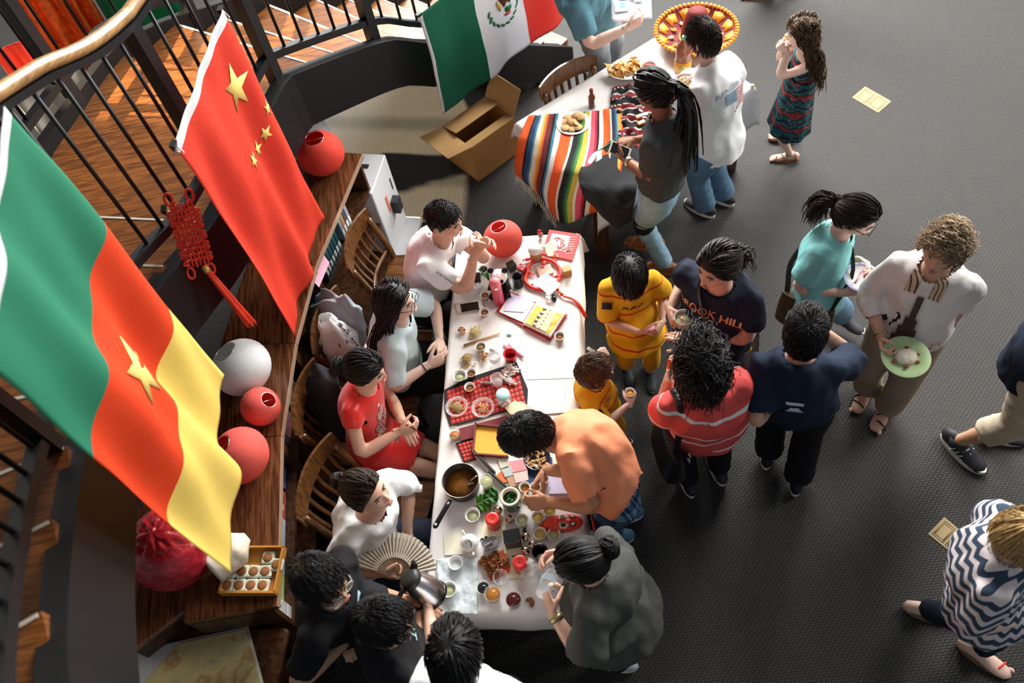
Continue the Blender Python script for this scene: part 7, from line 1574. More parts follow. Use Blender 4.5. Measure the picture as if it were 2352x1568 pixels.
for k in range(9):
 q=k/8;rows.append([V(.042*math.cos(a)*(1-.1*q),(.020*(1-q)+.016*q)*math.sin(a),.005+.072*q+(.014*math.sin(3*a)if k==8 else 0))for a in np.linspace(0,6.283,18,endpoint=False)])
b=MB();b.grid(np.array(rows),wrap=True);b.build('pouch',mat('silver_foil',(.66,.68,.72),.22,.85,bump=.004,bscale=40),o,thick=.001);b=MB();b.box((.01,-.017,.045),(.045,.002,.05),Rx(-.1));b.build('window_label',mat('pale_blue_patch',(.62,.74,.80),.4),o);b=MB();b.prism([(-.035,0),(-.02,.02),(-.01,.0),(.0,.022),(.012,0)],-.0005,.0005,R=Rx(1.3),c=(-.005,.018,.07));b.build('torn_flap',M_BLK,o)
quad_card('orange_sheet',[(1107,1290),(1156,1262),(1178,1312),(1127,1334)],ZT,.002,mat('orange_red_sheet',(.78,.10,.02),.6),'orange-red sheet under the heap of dried peel','sheet')
M_PEEL=mat('dried_peel',(.34,.13,.035),.5,var=.4,scale=40);pk0=on(1134,1296)
for k in range(34):
 g=rng;a=g.uniform(0,6.28);r_=.062*math.sqrt(g.uniform());q=pk0+V(r_*math.cos(a),r_*.9*math.sin(a),.006+.028*(1-(r_/.062)**2)*g.uniform(.4,1));o=thing('dried_peel','curled piece of dried peel in the heap on the orange sheet','peel',q,g.uniform(0,6.28),'dried peel heap')
 if k%6==0:
  L2=g.uniform(.012,.018);gr=np.array([[(L2*u,L2*.8*v*(1-.5*abs(u)),.006*u*u+.008*math.sin(3*v+u*2+k))for v in np.linspace(-1,1,5)]for u in np.linspace(-1,1,6)]);b=MB();b.grid(gr);kob=b.build('curl',M_PEEL,o,thick=.0016);PEELD=kob.data
 else:kk=bpy.data.objects.new('curl',PEELD);COL.objects.link(kk);kk.parent=o;kk.rotation_euler=(g.uniform(-.7,.7),g.uniform(-.7,.7),0);md=kk.modifiers.new('thickness','SOLIDIFY');md.thickness=.0016
for k,(px,py)in enumerate(((1216,1378),(1222,1387))):
 p=on(px,py);o=thing('dried_date',['dried brown date by the bottle hand, upper one','dried brown date by the bottle hand, lower one'][k],'fruit',p,k*1.2);b=MB();b.ell((0,0,.009),(.018,.011,.010));b.build('flesh',mat('date_brown',(.20,.07,.02),.35,bump=.004,bscale=60),o)
tw=[(1003,1284),(1098,1280),(1098,1400),(1066,1412),(1012,1410)]
P=np.array([at(*q,ZT)for q in((1003,1284),(1099,1281),(1097,1412),(1006,1412))]);o=thing('towel','crumpled pale grey-blue towel at the near left corner of the table','towel',P.mean(0));gr=[]
for u in np.linspace(0,1,26):gr.append([(P[0]*(1-u)+P[1]*u)*(1-v)+(P[3]*(1-u)+P[2]*u)*v+UP*(.006+.006*mnoise.noise(Vector((u*5,v*6,2)))+.004*mnoise.noise(Vector((u*13,v*11,5))))for v in np.linspace(0,1,30)])
b=MB();b.grid(np.array(gr));b.build('cloth',mat('pale_towel',(.60,.67,.69),.9,bump=.005,bscale=40),o,world=True,thick=.003)
p=on(1292,1203);o=thing('painted_mask','red, black and white painted opera mask lying on the table','mask',p);mx_=idir(1292,1200,1,-.10);my_=V(-mx_[1],mx_[0],0);MR_=np.column_stack([mx_,my_,UP]);MBv=MB();gr=[]
Lm,Wm,Hm=.098,.042,.040
for u in np.linspace(-1,1,25):gr.append([p+MR_@V(Lm*u,Wm*math.sqrt(max(0,1-abs(u)**2.6))*math.sin(a),.002+Hm*math.sqrt(max(0,1-abs(u)**2.6))*max(math.cos(a),0))for a in np.linspace(-math.pi/2,math.pi/2,17)])
MBv.grid(np.array(gr));MBv.build('face',mat('mask_red',(.68,.05,.03),.3,var=.1),o,world=True,thick=.002)
def mask_patch(uv,m_,nm,lift=.002):
 pts=[p+MR_@V(Lm*u,Wm*math.sqrt(max(0,1-abs(u)**2.6))*math.sin(a),.002+lift+(Hm+lift)*math.sqrt(max(0,1-abs(u)**2.6))*max(math.cos(a),0))for u,a in uv];b=MB();b.add(np.vstack([pts,[np.mean(pts,0)+UP*.001]]),[(i,(i+1)%len(pts),len(pts))for i in range(len(pts))]);b.build(nm,m_,o,world=True)
M_MW,M_MB,M_MO=mat('mask_white',(.78,.74,.68),.4),mat('mask_black',(.012,.012,.012),.4),mat('mask_orange',(.75,.30,.12),.4)
for sg in(-1,1):
 mask_patch([(-.15,sg*.25),(.1,sg*.2),(.30,sg*.55),(.15,sg*.95),(-.12,sg*.9)],M_MW,'eye_white_paint');mask_patch([(-.08,sg*.35),(.08,sg*.3),(.20,sg*.55),(.1,sg*.8),(-.06,sg*.75)],M_MB,'eye_black_paint',.004)
 mask_patch([(.35,sg*.3),(.6,sg*.2),(.72,sg*.5),(.55,sg*.9),(.38,sg*.8)],M_MB,'cheek_paint');mask_patch([(.42,sg*.42),(.58,sg*.35),(.62,sg*.5),(.5,sg*.75),(.44,sg*.7)],M_MW,'cheek_swirl',.004)
mask_patch([(-.85,-.7),(-.45,-.9),(-.3,0),(-.45,.9),(-.85,.7)],M_MO,'forehead_paint');mask_patch([(.22,-.12),(.36,-.16),(.40,.0),(.36,.16),(.22,.12)],mat('mask_cream',(.78,.62,.40),.4),'nose_paint',.005)
b=MB();e0=p-mx_*.098+UP*.006;b.tube([e0,e0-mx_*.02-my_*.012,e0-mx_*.036-my_*.02],[.008,.006,.004],8);b.tube([e0-mx_*.036-my_*.02+V(.006*math.cos(a),.006*math.sin(a),0)for a in np.linspace(0,6.28,10,endpoint=False)],.002,5,close=True);b.build('cord_knot',M_CORD,o,world=True)
for(px,py,r_,lab)in((1300,1355,.085,'empty clear plastic plate behind the bottle'),(1302,1260,.075,'empty clear plastic plate partly under the dark bun')):
 p=on(px,py);o=thing('clear_plate',lab,'plate',p,0,'clear plastic plates');b=MB();b.lathe([(0,.001),(r_*.68,.001),(r_*.95,.013),(r_,.014),(r_*.95,.016),(r_*.66,.003),(0,.003)],(0,0,0),40,rfun=lambda a,z:1+.015*np.cos(20*a)*(z>.01));b.build('plate',M_PLA,o)
quad_card('leaf_scrap',[(1162,768),(1170,767),(1177,771),(1168,772)],ZT,.001,mat('scrap_green',(.03,.18,.06),.6),'tiny green leaf scrap near the pink packets','leaf')
o=thing('red_fringe','red fringe hanging off the table edge beside the mask','ornament',on(1345,1230,.62))
for k in range(10):b=MB();q=at(1341+.7*k,1188+4*k,ZT-.02);b.tube([q+V(.035,0,0),q+V(.045,0,-.05),q+V(.04,0,-.12-.01*(k%3))],.003,5);b.build('strand',M_CORD,o,world=True)
# ================================================================== THINGS ON THE TABLE WITH THE SOMBRERO
ZM=TZ+.008
def draped(name,label,cat,ctrl,mats,mfun,nu=10,nv=10,amp=.006,seed=0,group=None,part='cloth',fq=.25):
 C=np.array([[at(*c)for c in row]for row in ctrl]);rows=np.array([cat_rom(C[i],nu)for i in range(len(C))]);P=np.array([cat_rom(rows[:,j],nv)for j in range(rows.shape[1])])
 for i in range(P.shape[0]):
  for j in range(P.shape[1]):P[i,j,2]+=amp*mnoise.noise(Vector((i*fq+seed,j*fq,seed)))
 c0=P.mean((0,1));o=thing(name,label,cat,(c0[0],c0[1],P[...,2].min()),0,group);b=MB();n=P.shape[0]-1
 b.grid(P,mfun=lambda i,j:mfun((i+.5)/n,(j+.5)/(P.shape[1]-1)));b.build(part,mats,o,world=True,thick=.003);return o,P
SER=[(.76,.10,.015),(.76,.10,.015),(.76,.10,.015),(.01,.01,.012),(.02,.06,.14),(.06,.20,.30),(.70,.66,.55),(.78,.42,.06),(.70,.14,.03),(.16,.02,.02),(.01,.01,.012),(.05,.20,.30),(.72,.70,.64),(.76,.10,.015),(.76,.10,.015),(.76,.10,.015),(.70,.60,.50),(.01,.01,.01),(.015,.07,.03),(.06,.22,.05),(.55,.45,.06),(.78,.72,.62),(.72,.10,.16),(.42,.02,.04),(.02,.01,.012),(.72,.68,.58),(.76,.10,.015),(.76,.10,.015),(.76,.10,.015),(.70,.64,.5),(.01,.02,.05),(.02,.08,.18),(.08,.26,.38),(.76,.35,.06),(.76,.10,.02)]
SM=[mat('serape_%02d'%i,c,.9,var=.12,scale=60,bump=.002,bscale=120)for i,c in enumerate(SER)]
ser,SPt=draped('striped_serape','orange and rainbow striped blanket draped over the table end','blanket',[[(1214,266,0.777),(1262,262,0.780),(1330,258,0.780),(1385,252,0.780),(1428,248,0.780)],[(1194,312,0.752),(1250,318,0.778),(1320,330,0.780),(1385,330,0.780),(1432,322,0.780)],[(1184,358,0.652),(1240,380,0.692),(1300,400,0.777),(1372,398,0.780),(1428,390,0.780)],[(1182,386,0.532),(1232,422,0.532),(1286,462,0.512),(1360,446,0.632),(1420,436,0.672)],[(1186,402,0.432),(1236,446,0.412),(1290,512,0.352),(1352,492,0.462),(1412,474,0.572)]],SM,lambda u,v:min(int(u*len(SM)),len(SM)-1),12,8,.012,3)
b=MB()
for k in range(0,22):
 q=SPt[k,-1];b.tube([q,q+V(-.01,-.006,-.04),q+V(-.006+.008*math.sin(k),-.012,-.085-.015*(k%3))],.0035,5)
b.build('fringe',mat('cream_fringe',(.74,.66,.50),.9),ser,world=True)
SM2=[mat('poncho_black',(.010,.008,.009),.9),mat('poncho_maroon',(.17,.012,.016),.9),mat('poncho_white',(.58,.56,.54),.9)]
def pon(u,v):t=(v*5.2+.6*u+.25*math.sin(u*9))%1;return 2 if t<.09 or.42<t<.48 else 1 if.09<=t<.42 else 0
draped('striped_poncho','black and maroon striped poncho bunched in the middle of the table','blanket',[[(1408,196,.772),(1470,196,.79),(1540,205,.785),(1600,218,.775)],[(1402,240,.772),(1470,240,.80),(1545,250,.79),(1606,262,.775)],[(1412,285,.772),(1478,290,.79),(1550,298,.785),(1612,308,.772)],[(1405,330,.772),(1480,345,.775),(1556,350,.772),(1618,352,.74)]],SM2,pon,16,16,.030,7)
jk,_=draped('black_jacket','black jacket with green piping hanging off the near table edge','jacket',[[(1382,336,.775),(1420,318,.785),(1470,340,.78)],[(1352,362,.77),(1410,372,.79),(1468,392,.775)],[(1330,398,.80),(1400,425,.81),(1462,440,.80)],[(1336,440,.76),(1398,470,.76),(1455,480,.75)],[(1360,470,.70),(1416,525,.64),(1450,505,.66)]],[mat('black_fleece',(.012,.013,.014),.9,bump=.003,bscale=60)],lambda u,v:0,14,10,.03,11,fq=.13)
b=MB();b.tube(cat_rom([at(1332,395,.775),at(1352,362,.785),at(1392,335,.79),at(1422,314,.80)],6),.004,6);b.build('green_piping',mat('green_piping',(.02,.28,.11),.7),jk,world=True)
b=MB();b.tube(cat_rom([at(1350,380,.79),at(1372,352,.80),at(1378,378,.79)],5),(.02,.003),6);b.build('white_collar',M_PAPER,jk,world=True)
def onm(px,py,z=ZM):return at(px,py,z)
def dish(p,r,h,name,lab,m_,rim=.0,oval=1.0,rz=0.0,grp=None,cat='plate'):
 o=thing(name,lab,cat,p,rz,grp);b=MB();b.lathe([(0,.001),(r*.62,.001),(r*.95,h*.9),(r,h),(r*.96,h+.002),(r*.60,.005),(0,.005)],(0,0,0),36);b.v[0][:,0]*=oval;b.build('dish',m_,o);return o
p=onm(1317,287,ZM+.012);dish(p,.112,.018,'plate','white plate of round cookies on the striped blanket',M_PORC)
M_COOK=mat('golden_cookie',(.60,.38,.16),.7,var=.12,scale=60)
for k,(px,py,tl)in enumerate(((1302,270,.1),(1325,265,.2),(1334,270,.3),(1294,282,.1),(1310,282,.9),(1315,283,.9),(1320,284,.9),(1326,285,.8),(1298,294,.15),(1313,297,.15),(1328,293,.15))):
 q=at(px,py,ZM+.022+.004*(k%3));o=thing('cookie','round golden cookie on the white plate','cookie',q,k*.7,'cookies on the white plate');b=MB();b.lathe([(0,0),(.028,.0),(.030,.003),(.029,.006),(0,.008)],(0,0,0),20,Rx(-tl*.7));b.build('biscuit',M_COOK,o)
p=onm(1460,165);dish(p,.125,.045,'chip_dish','long white oval dish of tortilla chips',M_PORC,oval=1.55,rz=yaw_of(idir(1460,165,1,-.25)))
cx_=idir(1440,165,1,-.25);M_CHIP=mat('tortilla_chip',(.62,.32,.08),.6,var=.2,scale=50);cy_=V(-cx_[1],cx_[0],0)
for k in range(38):
 g=rng;q=onm(1438,167)+cx_*g.uniform(-.12,.10)+cy_*g.uniform(-.065,.065)+UP*(.025+.022*(k/38));o=thing('tortilla_chip','tortilla chip in the white oval dish','chip',q,g.uniform(0,6.28),'tortilla chips in the dish')
 if k==0:gr=np.array([[((u-.33)*.05,v*(1-u)*.034,.010*math.sin(2.5*u)+.008*v*v)for v in np.linspace(-1,1,5)]for u in np.linspace(0,.98,6)]);b=MB();b.grid(gr);CH=b.build('chip',M_CHIP,o,thick=.002).data;kk=None
 else:kk=bpy.data.objects.new('chip',CH);COL.objects.link(kk);kk.parent=o;kk.rotation_euler=(g.uniform(-.6,.6),g.uniform(-.6,.6),0);md=kk.modifiers.new('thickness','SOLIDIFY');md.thickness=.002
o=cup(1490,151,.055,.045,M_PORC,mat('red_salsa',(.55,.07,.04),.3,var=.5,scale=60,bump=.006,bscale=70),.75,'round white bowl of red salsa inside the oval dish','salsa_bowl',cat='bowl',z=ZM+.012)
p=onm(1360,245);o=thing('sauce_bottle','small hot sauce bottle with a red cap on the white cloth','bottle',p);b=MB();b.lathe([(0,0),(.022,.001),(.024,.006),(.023,.085),(.012,.105),(.011,.125)],(0,0,0),18);b.build('glass',mat('brown_sauce_glass',(.14,.03,.012),.15,coat=.4),o);b=MB();b.lathe([(.0125,.122),(.0125,.143),(0,.144)],(0,0,0),14);b.build('cap',mat('dark_red_cap',(.20,.02,.015),.5),o);b=MB();b.box((.018,-.012,.045),(.004,.028,.05),Rz(-.5));b.build('label',M_PAPER,o)
p=onm(1567,172);o=thing('soda_bottle','large soda bottle with a green cap beside the sombrero','bottle',p);b=MB();b.lathe([(0,0),(.045,.002),(.052,.02),(.054,.10),(.052,.17),(.054,.19),(.045,.235),(.018,.275),(.014,.285)],(0,0,0),26);b.build('bottle',mat('amber_soda',(.30,.10,.05),.08,alpha=.85,coat=.5),o)
b=MB();b.lathe([(.053,.05),(.0555,.052),(.0555,.125),(.053,.128)],(0,0,0),26);b.build('label',mat('orange_label',(.80,.36,.02),.4),o);b=MB();b.ell(p+nrm(CAM-p)*V(1,1,0)*.075+UP*.09,(.026,.012,.022),frame(y=nrm(CAM-p)*V(1,1,0),z=UP));b.build('label_emblem',mat('label_green',(.55,.62,.20),.4),o,world=True);b=MB();b.lathe([(.016,.283),(.016,.302),(0,.303)],(0,0,0),16);b.build('cap',mat('mint_cap',(.22,.58,.38),.4),o)
p=onm(1574,195,ZM+.05);o=dish(p,.10,.018,'paper_plate','purple-rimmed paper plate of pasta beside the soda bottle',M_PAPER);b=MB();b.tube([(.09*math.cos(a),.09*math.sin(a),.0165)for a in np.linspace(0,6.28,40,endpoint=False)],(.008,.001),6,close=True,side=V(1,0,0));b.build('printed_rim',mat('lilac_print',(.45,.40,.66),.7,var=.5,scale=60),o)
g=np.random.default_rng(8);b=MB()
for k in range(60):a=g.uniform(0,6.28);r_=.055*math.sqrt(g.uniform());q=V(r_*math.cos(a),r_*math.sin(a),.008+.012*(1-r_/.06));d=V(math.cos(k),math.sin(k),.2)*.010;b.tube([q-d,q+d*.2+UP*.004,q+d],.005,6)
b.build('pasta',mat('pasta_cream',(.72,.56,.26),.5,var=.2,scale=60),o)
def fork(A,d,up,m_,lab,L_=.15):
 o=thing('fork',lab,'fork',A);d=nrm(d);s_=nrm(np.cross(d,up));b=MB();b.tube([A,A+d*L_*.6,A+d*L_*.72],[(.005,.002),(.0035,.0018),(.010,.002)],8,side=s_);b.build('handle',m_,o,world=True)
 for k in range(4):b=MB();b.tube([A+d*L_*.70+s_*(k-1.5)*.0055,A+d*L_+s_*(k-1.5)*.005],.0014,5);b.build('tine',m_,o,world=True)
 return o
fork(onm(1592,150,ZM+.10),onm(1582,200,ZM+.075)-onm(1592,150,ZM+.10),UP,M_BLK,'black plastic fork on the plate of pasta')
for k,(px,py)in enumerate(((1474,268),(1478,282))):q=at(px,py,ZM+.03);o=thing('snack_bar',['yellow and silver snack bar on the poncho, upper one','yellow snack bar on the poncho, lower one'][k],'snack',q,.1+.1*k,'snack bars on the poncho');b=MB();b.bbox((0,0,.008),(.085,.03,.016),.006);b.build('wrapper',mat('yellow_wrapper',(.80,.36,.02),.3),o);b=MB();b.box((.01,0,.0165),(.045,.024,.001));b.build('print',mat('silver_print',(.55,.56,.58),.3),o)
quad_card('pink_slip',[(1694,174),(1712,182),(1706,192),(1690,188)],ZM,.001,mat('pale_pink_paper',(.80,.50,.62),.7),'pale pink slip of paper on the right half of the table','slip')
o=thing('bottle_cap','small beige cap lying near the right table corner','cap',onm(1728,197));b=MB();b.lathe([(0,.008),(.012,.008),(.014,0)],(0,0,0),16);b.build('cap',mat('beige_cap',(.60,.52,.34),.5),o)
sb=onm(1597,92,ZM);o=thing('sombrero','red and gold embroidered sombrero at the far table corner','hat',sb);M_SR=mat('sombrero_red',(.15,.005,.006),.75,bump=.003,bscale=40);M_SG=mat('sombrero_gold',(.80,.32,.02),.5,var=.25,scale=50);M_SC=mat('sombrero_cord',(.80,.62,.26),.5)
SRz=lambda r:.012+.075*max(0,(r-.13)/.14)**1.6
b=MB();b.lathe([(.0,.24),(.035,.245),(.065,.225),(.085,.16),(.098,.06),(.108,.018)]+[(r,SRz(r)+.004)for r in np.linspace(.12,.27,9)]+[(r,SRz(r)-.004)for r in np.linspace(.27,.11,8)],(0,0,0),44);b.build('felt',M_SR,o)
for k in range(56):a=k*2*math.pi/56;c_=V(.272*math.cos(a),.272*math.sin(a),SRz(.272)+.004);b=MB();b.ell(c_,(.017,.0125,.012),Rz(a),n=8,m=6);b.build('rim_braid',M_SG,o)
for k in range(12):
 a=k*2*math.pi/12;b=MB();rr=[(.190,-.15),(.246,-.20),(.256,0),(.246,.20),(.190,.15),(.205,0)]
 pts=[V(r*math.cos(a+t),r*math.sin(a+t),SRz(r)+.0065)for r,t in rr];b.add(np.array(pts),[(0,1,2,5),(5,2,3,4)]);b.build('gold_fan',M_SG,o,thick=.002)
 a2=a+math.pi/12;b=MB();b.tube([V((.165+.022*math.cos(q)*(1-q/9))*math.cos(a2+.10*math.sin(q)*(1-q/9)),(.165+.022*math.cos(q)*(1-q/9))*math.sin(a2+.10*math.sin(q)*(1-q/9)),SRz(.165)+.012)for q in np.linspace(0,7,18)],.0065,6);b.build('cord_scroll',M_SC if k%2 else M_SG,o)
b=MB();b.tube([V(.106*math.cos(a),.106*math.sin(a),.03)for a in np.linspace(0,6.28,36,endpoint=False)],.009,8,close=True);b.build('band',M_SG,o)
for k in range(4):a=k*1.57-.6;b=MB();b.tube([V(r*math.cos(a),r*math.sin(a),z)for r,z in((.103,.04),(.096,.09),(.086,.155))],[(.018,.003),(.010,.003),(.002,.002)],8,side=V(-math.sin(a),math.cos(a),0));b.build('crown_applique',M_SG,o)
# ================================================================== THINGS HELD, WORN AND HUNG
def tilted_plate(c,n,r,m_,lab,name='paper_plate',rimm=None):
 R_=frame(x=V(1,0,0),z=n);o=thing(name,lab,'plate',c);b=MB();b.lathe([(0,0),(r*.66,.0),(r*.92,.012),(r,.014),(r*.98,.016),(r*.64,.003),(0,.003)],c,36,R_);b.build('plate',m_,o,world=True)
 if rimm:b=MB();b.tube([c+R_@V(r*.92*math.cos(a),r*.92*math.sin(a),.0145)for a in np.linspace(0,6.28,40,endpoint=False)],(.007,.001),6,close=True,side=R_@V(1,0,0));b.build('printed_rim',rimm,o,world=True)
 return o,R_
c=G(2079,822,.97);o,R_=tilted_plate(c,V(-.05,-.08,1),.112,mat('pale_green_plate',(.52,.72,.36),.5),'pale green plate of leftovers held by the person in the white cardigan')
b=MB();b.ell(c+UP*.012,(.052,.045,.020),n=20,m=10);v=b.v[0];b.v[0]=v+np.array([V(0,0,1)*.006*mnoise.noise(Vector(q*60))for q in v]);b.build('whipped_cream',mat('cream_food',(.80,.72,.60),.5,bump=.006,bscale=40),o,world=True)
for k in range(6):a=k*1.1;b=MB();b.ell(c+V(.060*math.cos(a),.055*math.sin(a),.008),(.012,.008,.006));b.build('sauce_smear',mat('red_brown_sauce',(.35,.07,.02),.35),o,world=True)
fork(c+V(.07,.06,.02),c+V(.01,-.02,.025)-(c+V(.07,.06,.02)),UP,M_PLA,'clear plastic fork on the pale green plate',.12)
def crumpled_sheet(c,ax,ay,w_,h,m_,name,lab,cat,seed=0,amp=.01):
 o=thing(name,lab,cat,c);gr=np.array([[c+ax*(u-.5)*w_+ay*(v-.5)*h+np.cross(ax,ay)*amp*mnoise.noise(Vector((u*3+seed,v*3,seed)))for v in np.linspace(0,1,9)]for u in np.linspace(0,1,9)]);b=MB();b.grid(gr);b.build('sheet',m_,o,world=True,thick=.001);return o
M_ONAP=mat('orange_napkin',(.80,.13,.02),.8)
crumpled_sheet(G(2140,788,.86),idir(2140,788,1,-.3),nrm(idir(2140,788,.2,1)+UP*.5),.09,.09,M_ONAP,'napkin','orange napkin in the hand of the person in the cardigan','napkin',2)
crumpled_sheet(G(1545,838,1.32),idir(1545,838,1,.2),UP,.05,.07,M_ONAP,'napkin','orange napkin raised by the person in coral','napkin',4)
crumpled_sheet(G(1672,738,1.12),idir(1672,738,.4,1),UP,.06,.12,M_ONAP,'napkin','orange napkin tucked under the arm of the navy t-shirt','napkin',6)
c=G(1978,640,1.03);o,R_=tilted_plate(c,V(-.02,-.12,1),.088,M_PAPER,'white paper plate with a lilac rim held by the person in teal',rimm=mat('lilac_blue_print',(.40,.42,.75),.7,var=.4,scale=60));b=MB();b.ell(c+V(.04,.0,.008),(.028,.02,.008),n=12,m=7);b.build('sauce',mat('red_brown_sauce',(.35,.07,.02),.35),o,world=True);b=MB();b.tube([c+V(-.05,-.03,.016),c+V(.03,.035,.016)],(.006,.002),6,side=V(.6,-.6,0));b.build('pink_stick',mat('pink_wrapper',(.85,.33,.42),.5),o,world=True)
cup(0,0,.046,.060,M_PCUP,mat('broth_pale',(.66,.60,.32),.08),.75,'white paper cup of pale broth held in front of the navy t-shirt','paper_cup',hold=G(1571,728,1.16)-UP*.06,taper=.8,th=.002)
o=thing('pink_packet','pink packet in both hands of the child in the jersey','packet',G(1490,757,.775));b=MB();b.tube([G(1476,762,.775),G(1504,750,.785)],(.012,.003),8,side=idir(1490,757,.3,1));b.build('wrapper',mat('pink_wrapper',(.85,.33,.42),.5),o,world=True)
cup(0,0,.026,.032,M_PCUP,mat('orange_snack',(.75,.35,.05),.4),.7,'small white cup in the hand of the small jersey child','sauce_cup',hold=G(1447,901,.80)-UP*.03)
fork(G(1398,830,.90),G(1355,802,.93)-G(1398,830,.90),UP,mat('ivory_plastic',(.74,.68,.56),.4),'ivory plastic fork held by the small jersey child',.13)
hl_=G(1254,1345,1.14);bd=nrm(G(1270,1310,1.24)-hl_);pbottle(0,0,'clear water bottle tipped by the person in the charcoal t-shirt',.19,loc=hl_-bd*.06,R_=frame(x=V(1,0,0),z=bd))
o=thing('bottle_cap','white bottle cap between fingers above the black cup','cap',G(1272,1272,1.02));b=MB();b.lathe([(0,.010),(.013,.010),(.015,0),(.013,.001),(0,.008)],(0,0,0),18,Rx(.5));b.build('cap',M_PORC,o)
kb_,kt_=G(1000,1368,.98),G(948,1334,1.10);kz=nrm(kt_-kb_);KR_=frame(x=idir(975,1350,.6,-1),z=kz);o=thing('kettle','brushed steel insulated jug with black lid, tilted over the towel','jug',kb_)
b=MB();b.lathe([(0,0),(.058,.002),(.064,.012),(.066,.06),(.058,.11),(.048,.145),(.046,.15)],kb_,32,KR_);b.build('body',mat('brushed_steel',(.55,.55,.56),.26,1.0,var=.08,scale=40),o,world=True);b=MB();b.lathe([(.064,-.002),(.067,.0),(.067,.014),(.064,.016)],kb_,32,KR_);b.build('base_ring',M_BLK,o,world=True)
b=MB();b.lathe([(.049,.145),(.051,.150),(.050,.172),(.036,.182),(0,.184)],kb_,28,KR_);b.build('lid',mat('black_soft_plastic',(.02,.022,.022),.45),o,world=True);T_=lambda x,y,z:kb_+KR_@V(x,y,z)
b=MB();b.tube([T_(.03,.0,.165),T_(.058,0,.178),T_(.072,0,.192)],[(.020,.014),(.016,.010),(.008,.005)],10);b.build('spout',M_BLK,o,world=True);b=MB();b.tube(cat_rom([T_(-.045,0,.165),T_(-.085,0,.165),T_(-.095,0,.12),T_(-.085,0,.05),T_(-.060,0,.03)],5),(.011,.008),10);b.build('handle',M_BLK,o,world=True)
fp=G(905,1322,.86);fn_=nrm(nrm(CAM-fp)+UP*.35);fx=nrm(np.cross(V(0,1,0),fn_));fx=nrm(idir(905,1322,1,0)-np.dot(idir(905,1322,1,0),fn_)*fn_);fy=np.cross(fn_,fx);o=thing('folding_fan','open folding fan with pale paper and brown ribs, held in the lap','fan',fp)
M_FANP=mat('fan_paper',(.66,.60,.50),.7,var=.06,translucent=.2);M_FANR=mat('fan_rib_brown',(.16,.085,.035),.5);NR=26;a0,a1=math.radians(168),math.radians(8)
def fpt(r,a,h=0):return fp+fx*r*math.cos(a)+fy*r*math.sin(a)+fn_*h
for k in range(NR):
 a=a0+(a1-a0)*k/(NR-1);b=MB();da=abs(a1-a0)/(NR-1)
 b.add(np.array([fpt(.012,a-.1,0),fpt(.088,a-da*.34,0),fpt(.088,a+da*.34,.0015),fpt(.012,a+.1,.0015)]),[(0,1,2,3)],0,False);b.build('rib',M_FANR,o,world=True,thick=.0015)
 if k<NR-1:
  am=a+(a1-a0)/(NR-1);mid_=(a+am)/2;b=MB();b.add(np.array([fpt(.080,a,.002),fpt(.192,a,.002),fpt(.195,mid_,.009),fpt(.082,mid_,.006),fpt(.192,am,.002),fpt(.080,am,.002)]),[(0,1,2,3),(3,2,4,5)],0,False);b.build('pleat',M_FANP,o,world=True,thick=.0008)
  b=MB();b.add(np.array([fpt(.105,a+da*-.10,.0045),fpt(.170,a-da*.07,.0045),fpt(.170,a+da*.07,.0045),fpt(.105,a+da*.10,.0045)]),[(0,1,2,3)],0,False);b.build('slit',M_FANR,o,world=True,thick=.001)
ph_c=G(1424,346,1.06);px_=idir(1424,346,1,.45);py_=nrm(idir(1424,346,.5,-1)+UP*.5);pz=np.cross(px_,py_);o=thing('phone','phone with gold edge in the hand of the person with braids','phone',ph_c);b=MB();b.bbox(ph_c,(.14,.07,.008),.006,np.column_stack([px_,py_,pz]));b.build('case',M_PHW,o,world=True);b=MB();b.box(ph_c+pz*.0046,(.115,.064,.0008),np.column_stack([px_,py_,pz]));b.build('screen',M_SCR,o,world=True)
c=G(1450,14,1.14);ax,ay=idir(1450,14,1,-.1),nrm(idir(1450,14,-.05,-1)+UP*.3);o=crumpled_sheet(c,ax,ay,.26,.22,mat('poster_white',(.78,.78,.82),.6),'printed_sheet','large white printed sheet held by the person in slate blue','sheet',3,.006)
for k,(u,v,w_,h,col)in enumerate(((-.06,.0,.09,.08,(.60,.58,.56)),(-.055,.01,.035,.045,(.18,.45,.62)),(-.03,.075,.10,.05,(.55,.62,.68)),(.05,.06,.06,.08,(.66,.66,.72)))):b=MB();b.box(c+ax*u+ay*v+np.cross(ax,ay)*(.008+.001*k),(w_,h,.001),np.column_stack([ax,ay,np.cross(ax,ay)]));b.build('picture',mat('sheet_pic_%d'%k,col,.6),o,world=True)
fk=fork(G(1796,132,.98),G(1806,84,1.06)-G(1796,132,.98),V(1,0,0),M_BLK,'black plastic fork in the fist of the child in the dress',.14);fr_=thing('fruit_cube','pale yellow fruit cube on the black fork','fruit',G(1807,84,1.06));b=MB();b.bbox((0,0,0),(.028,.024,.034),.006,Rz(.5));b.build('cube',mat('pineapple',(.82,.66,.16),.4),fr_)
def bag(c,R_,w_,d,h,m_,lab,name='handbag',strap=None,sr=.012,sm_=None):
 o=thing(name,lab,'bag',c-UP*h/2);B_=MB();rows=[]
 for k in range(9):q=k/8;ww=w_/2*(1-.12*(q-.3)**2);dd=d/2*(1-.55*q);rows.append([c+R_@V(ww*np.sign(math.cos(a))*abs(math.cos(a))**.5,dd*np.sign(math.sin(a))*abs(math.sin(a))**.7,h*(q-.5))for a in np.linspace(0,6.283,24,endpoint=False)])
 rows=np.array(rows);B_.grid(rows,wrap=True);n=24;B_.add(rows[0],[tuple(reversed(range(n)))]);B_.add(rows[-1],[tuple(range(n))]);B_.build('body',m_,o,world=True)
 if strap is not None:s_=MB();s_.tube(cat_rom(strap,6),(sr,.003),8);s_.build('strap',sm_ or m_,o,world=True)
 return o
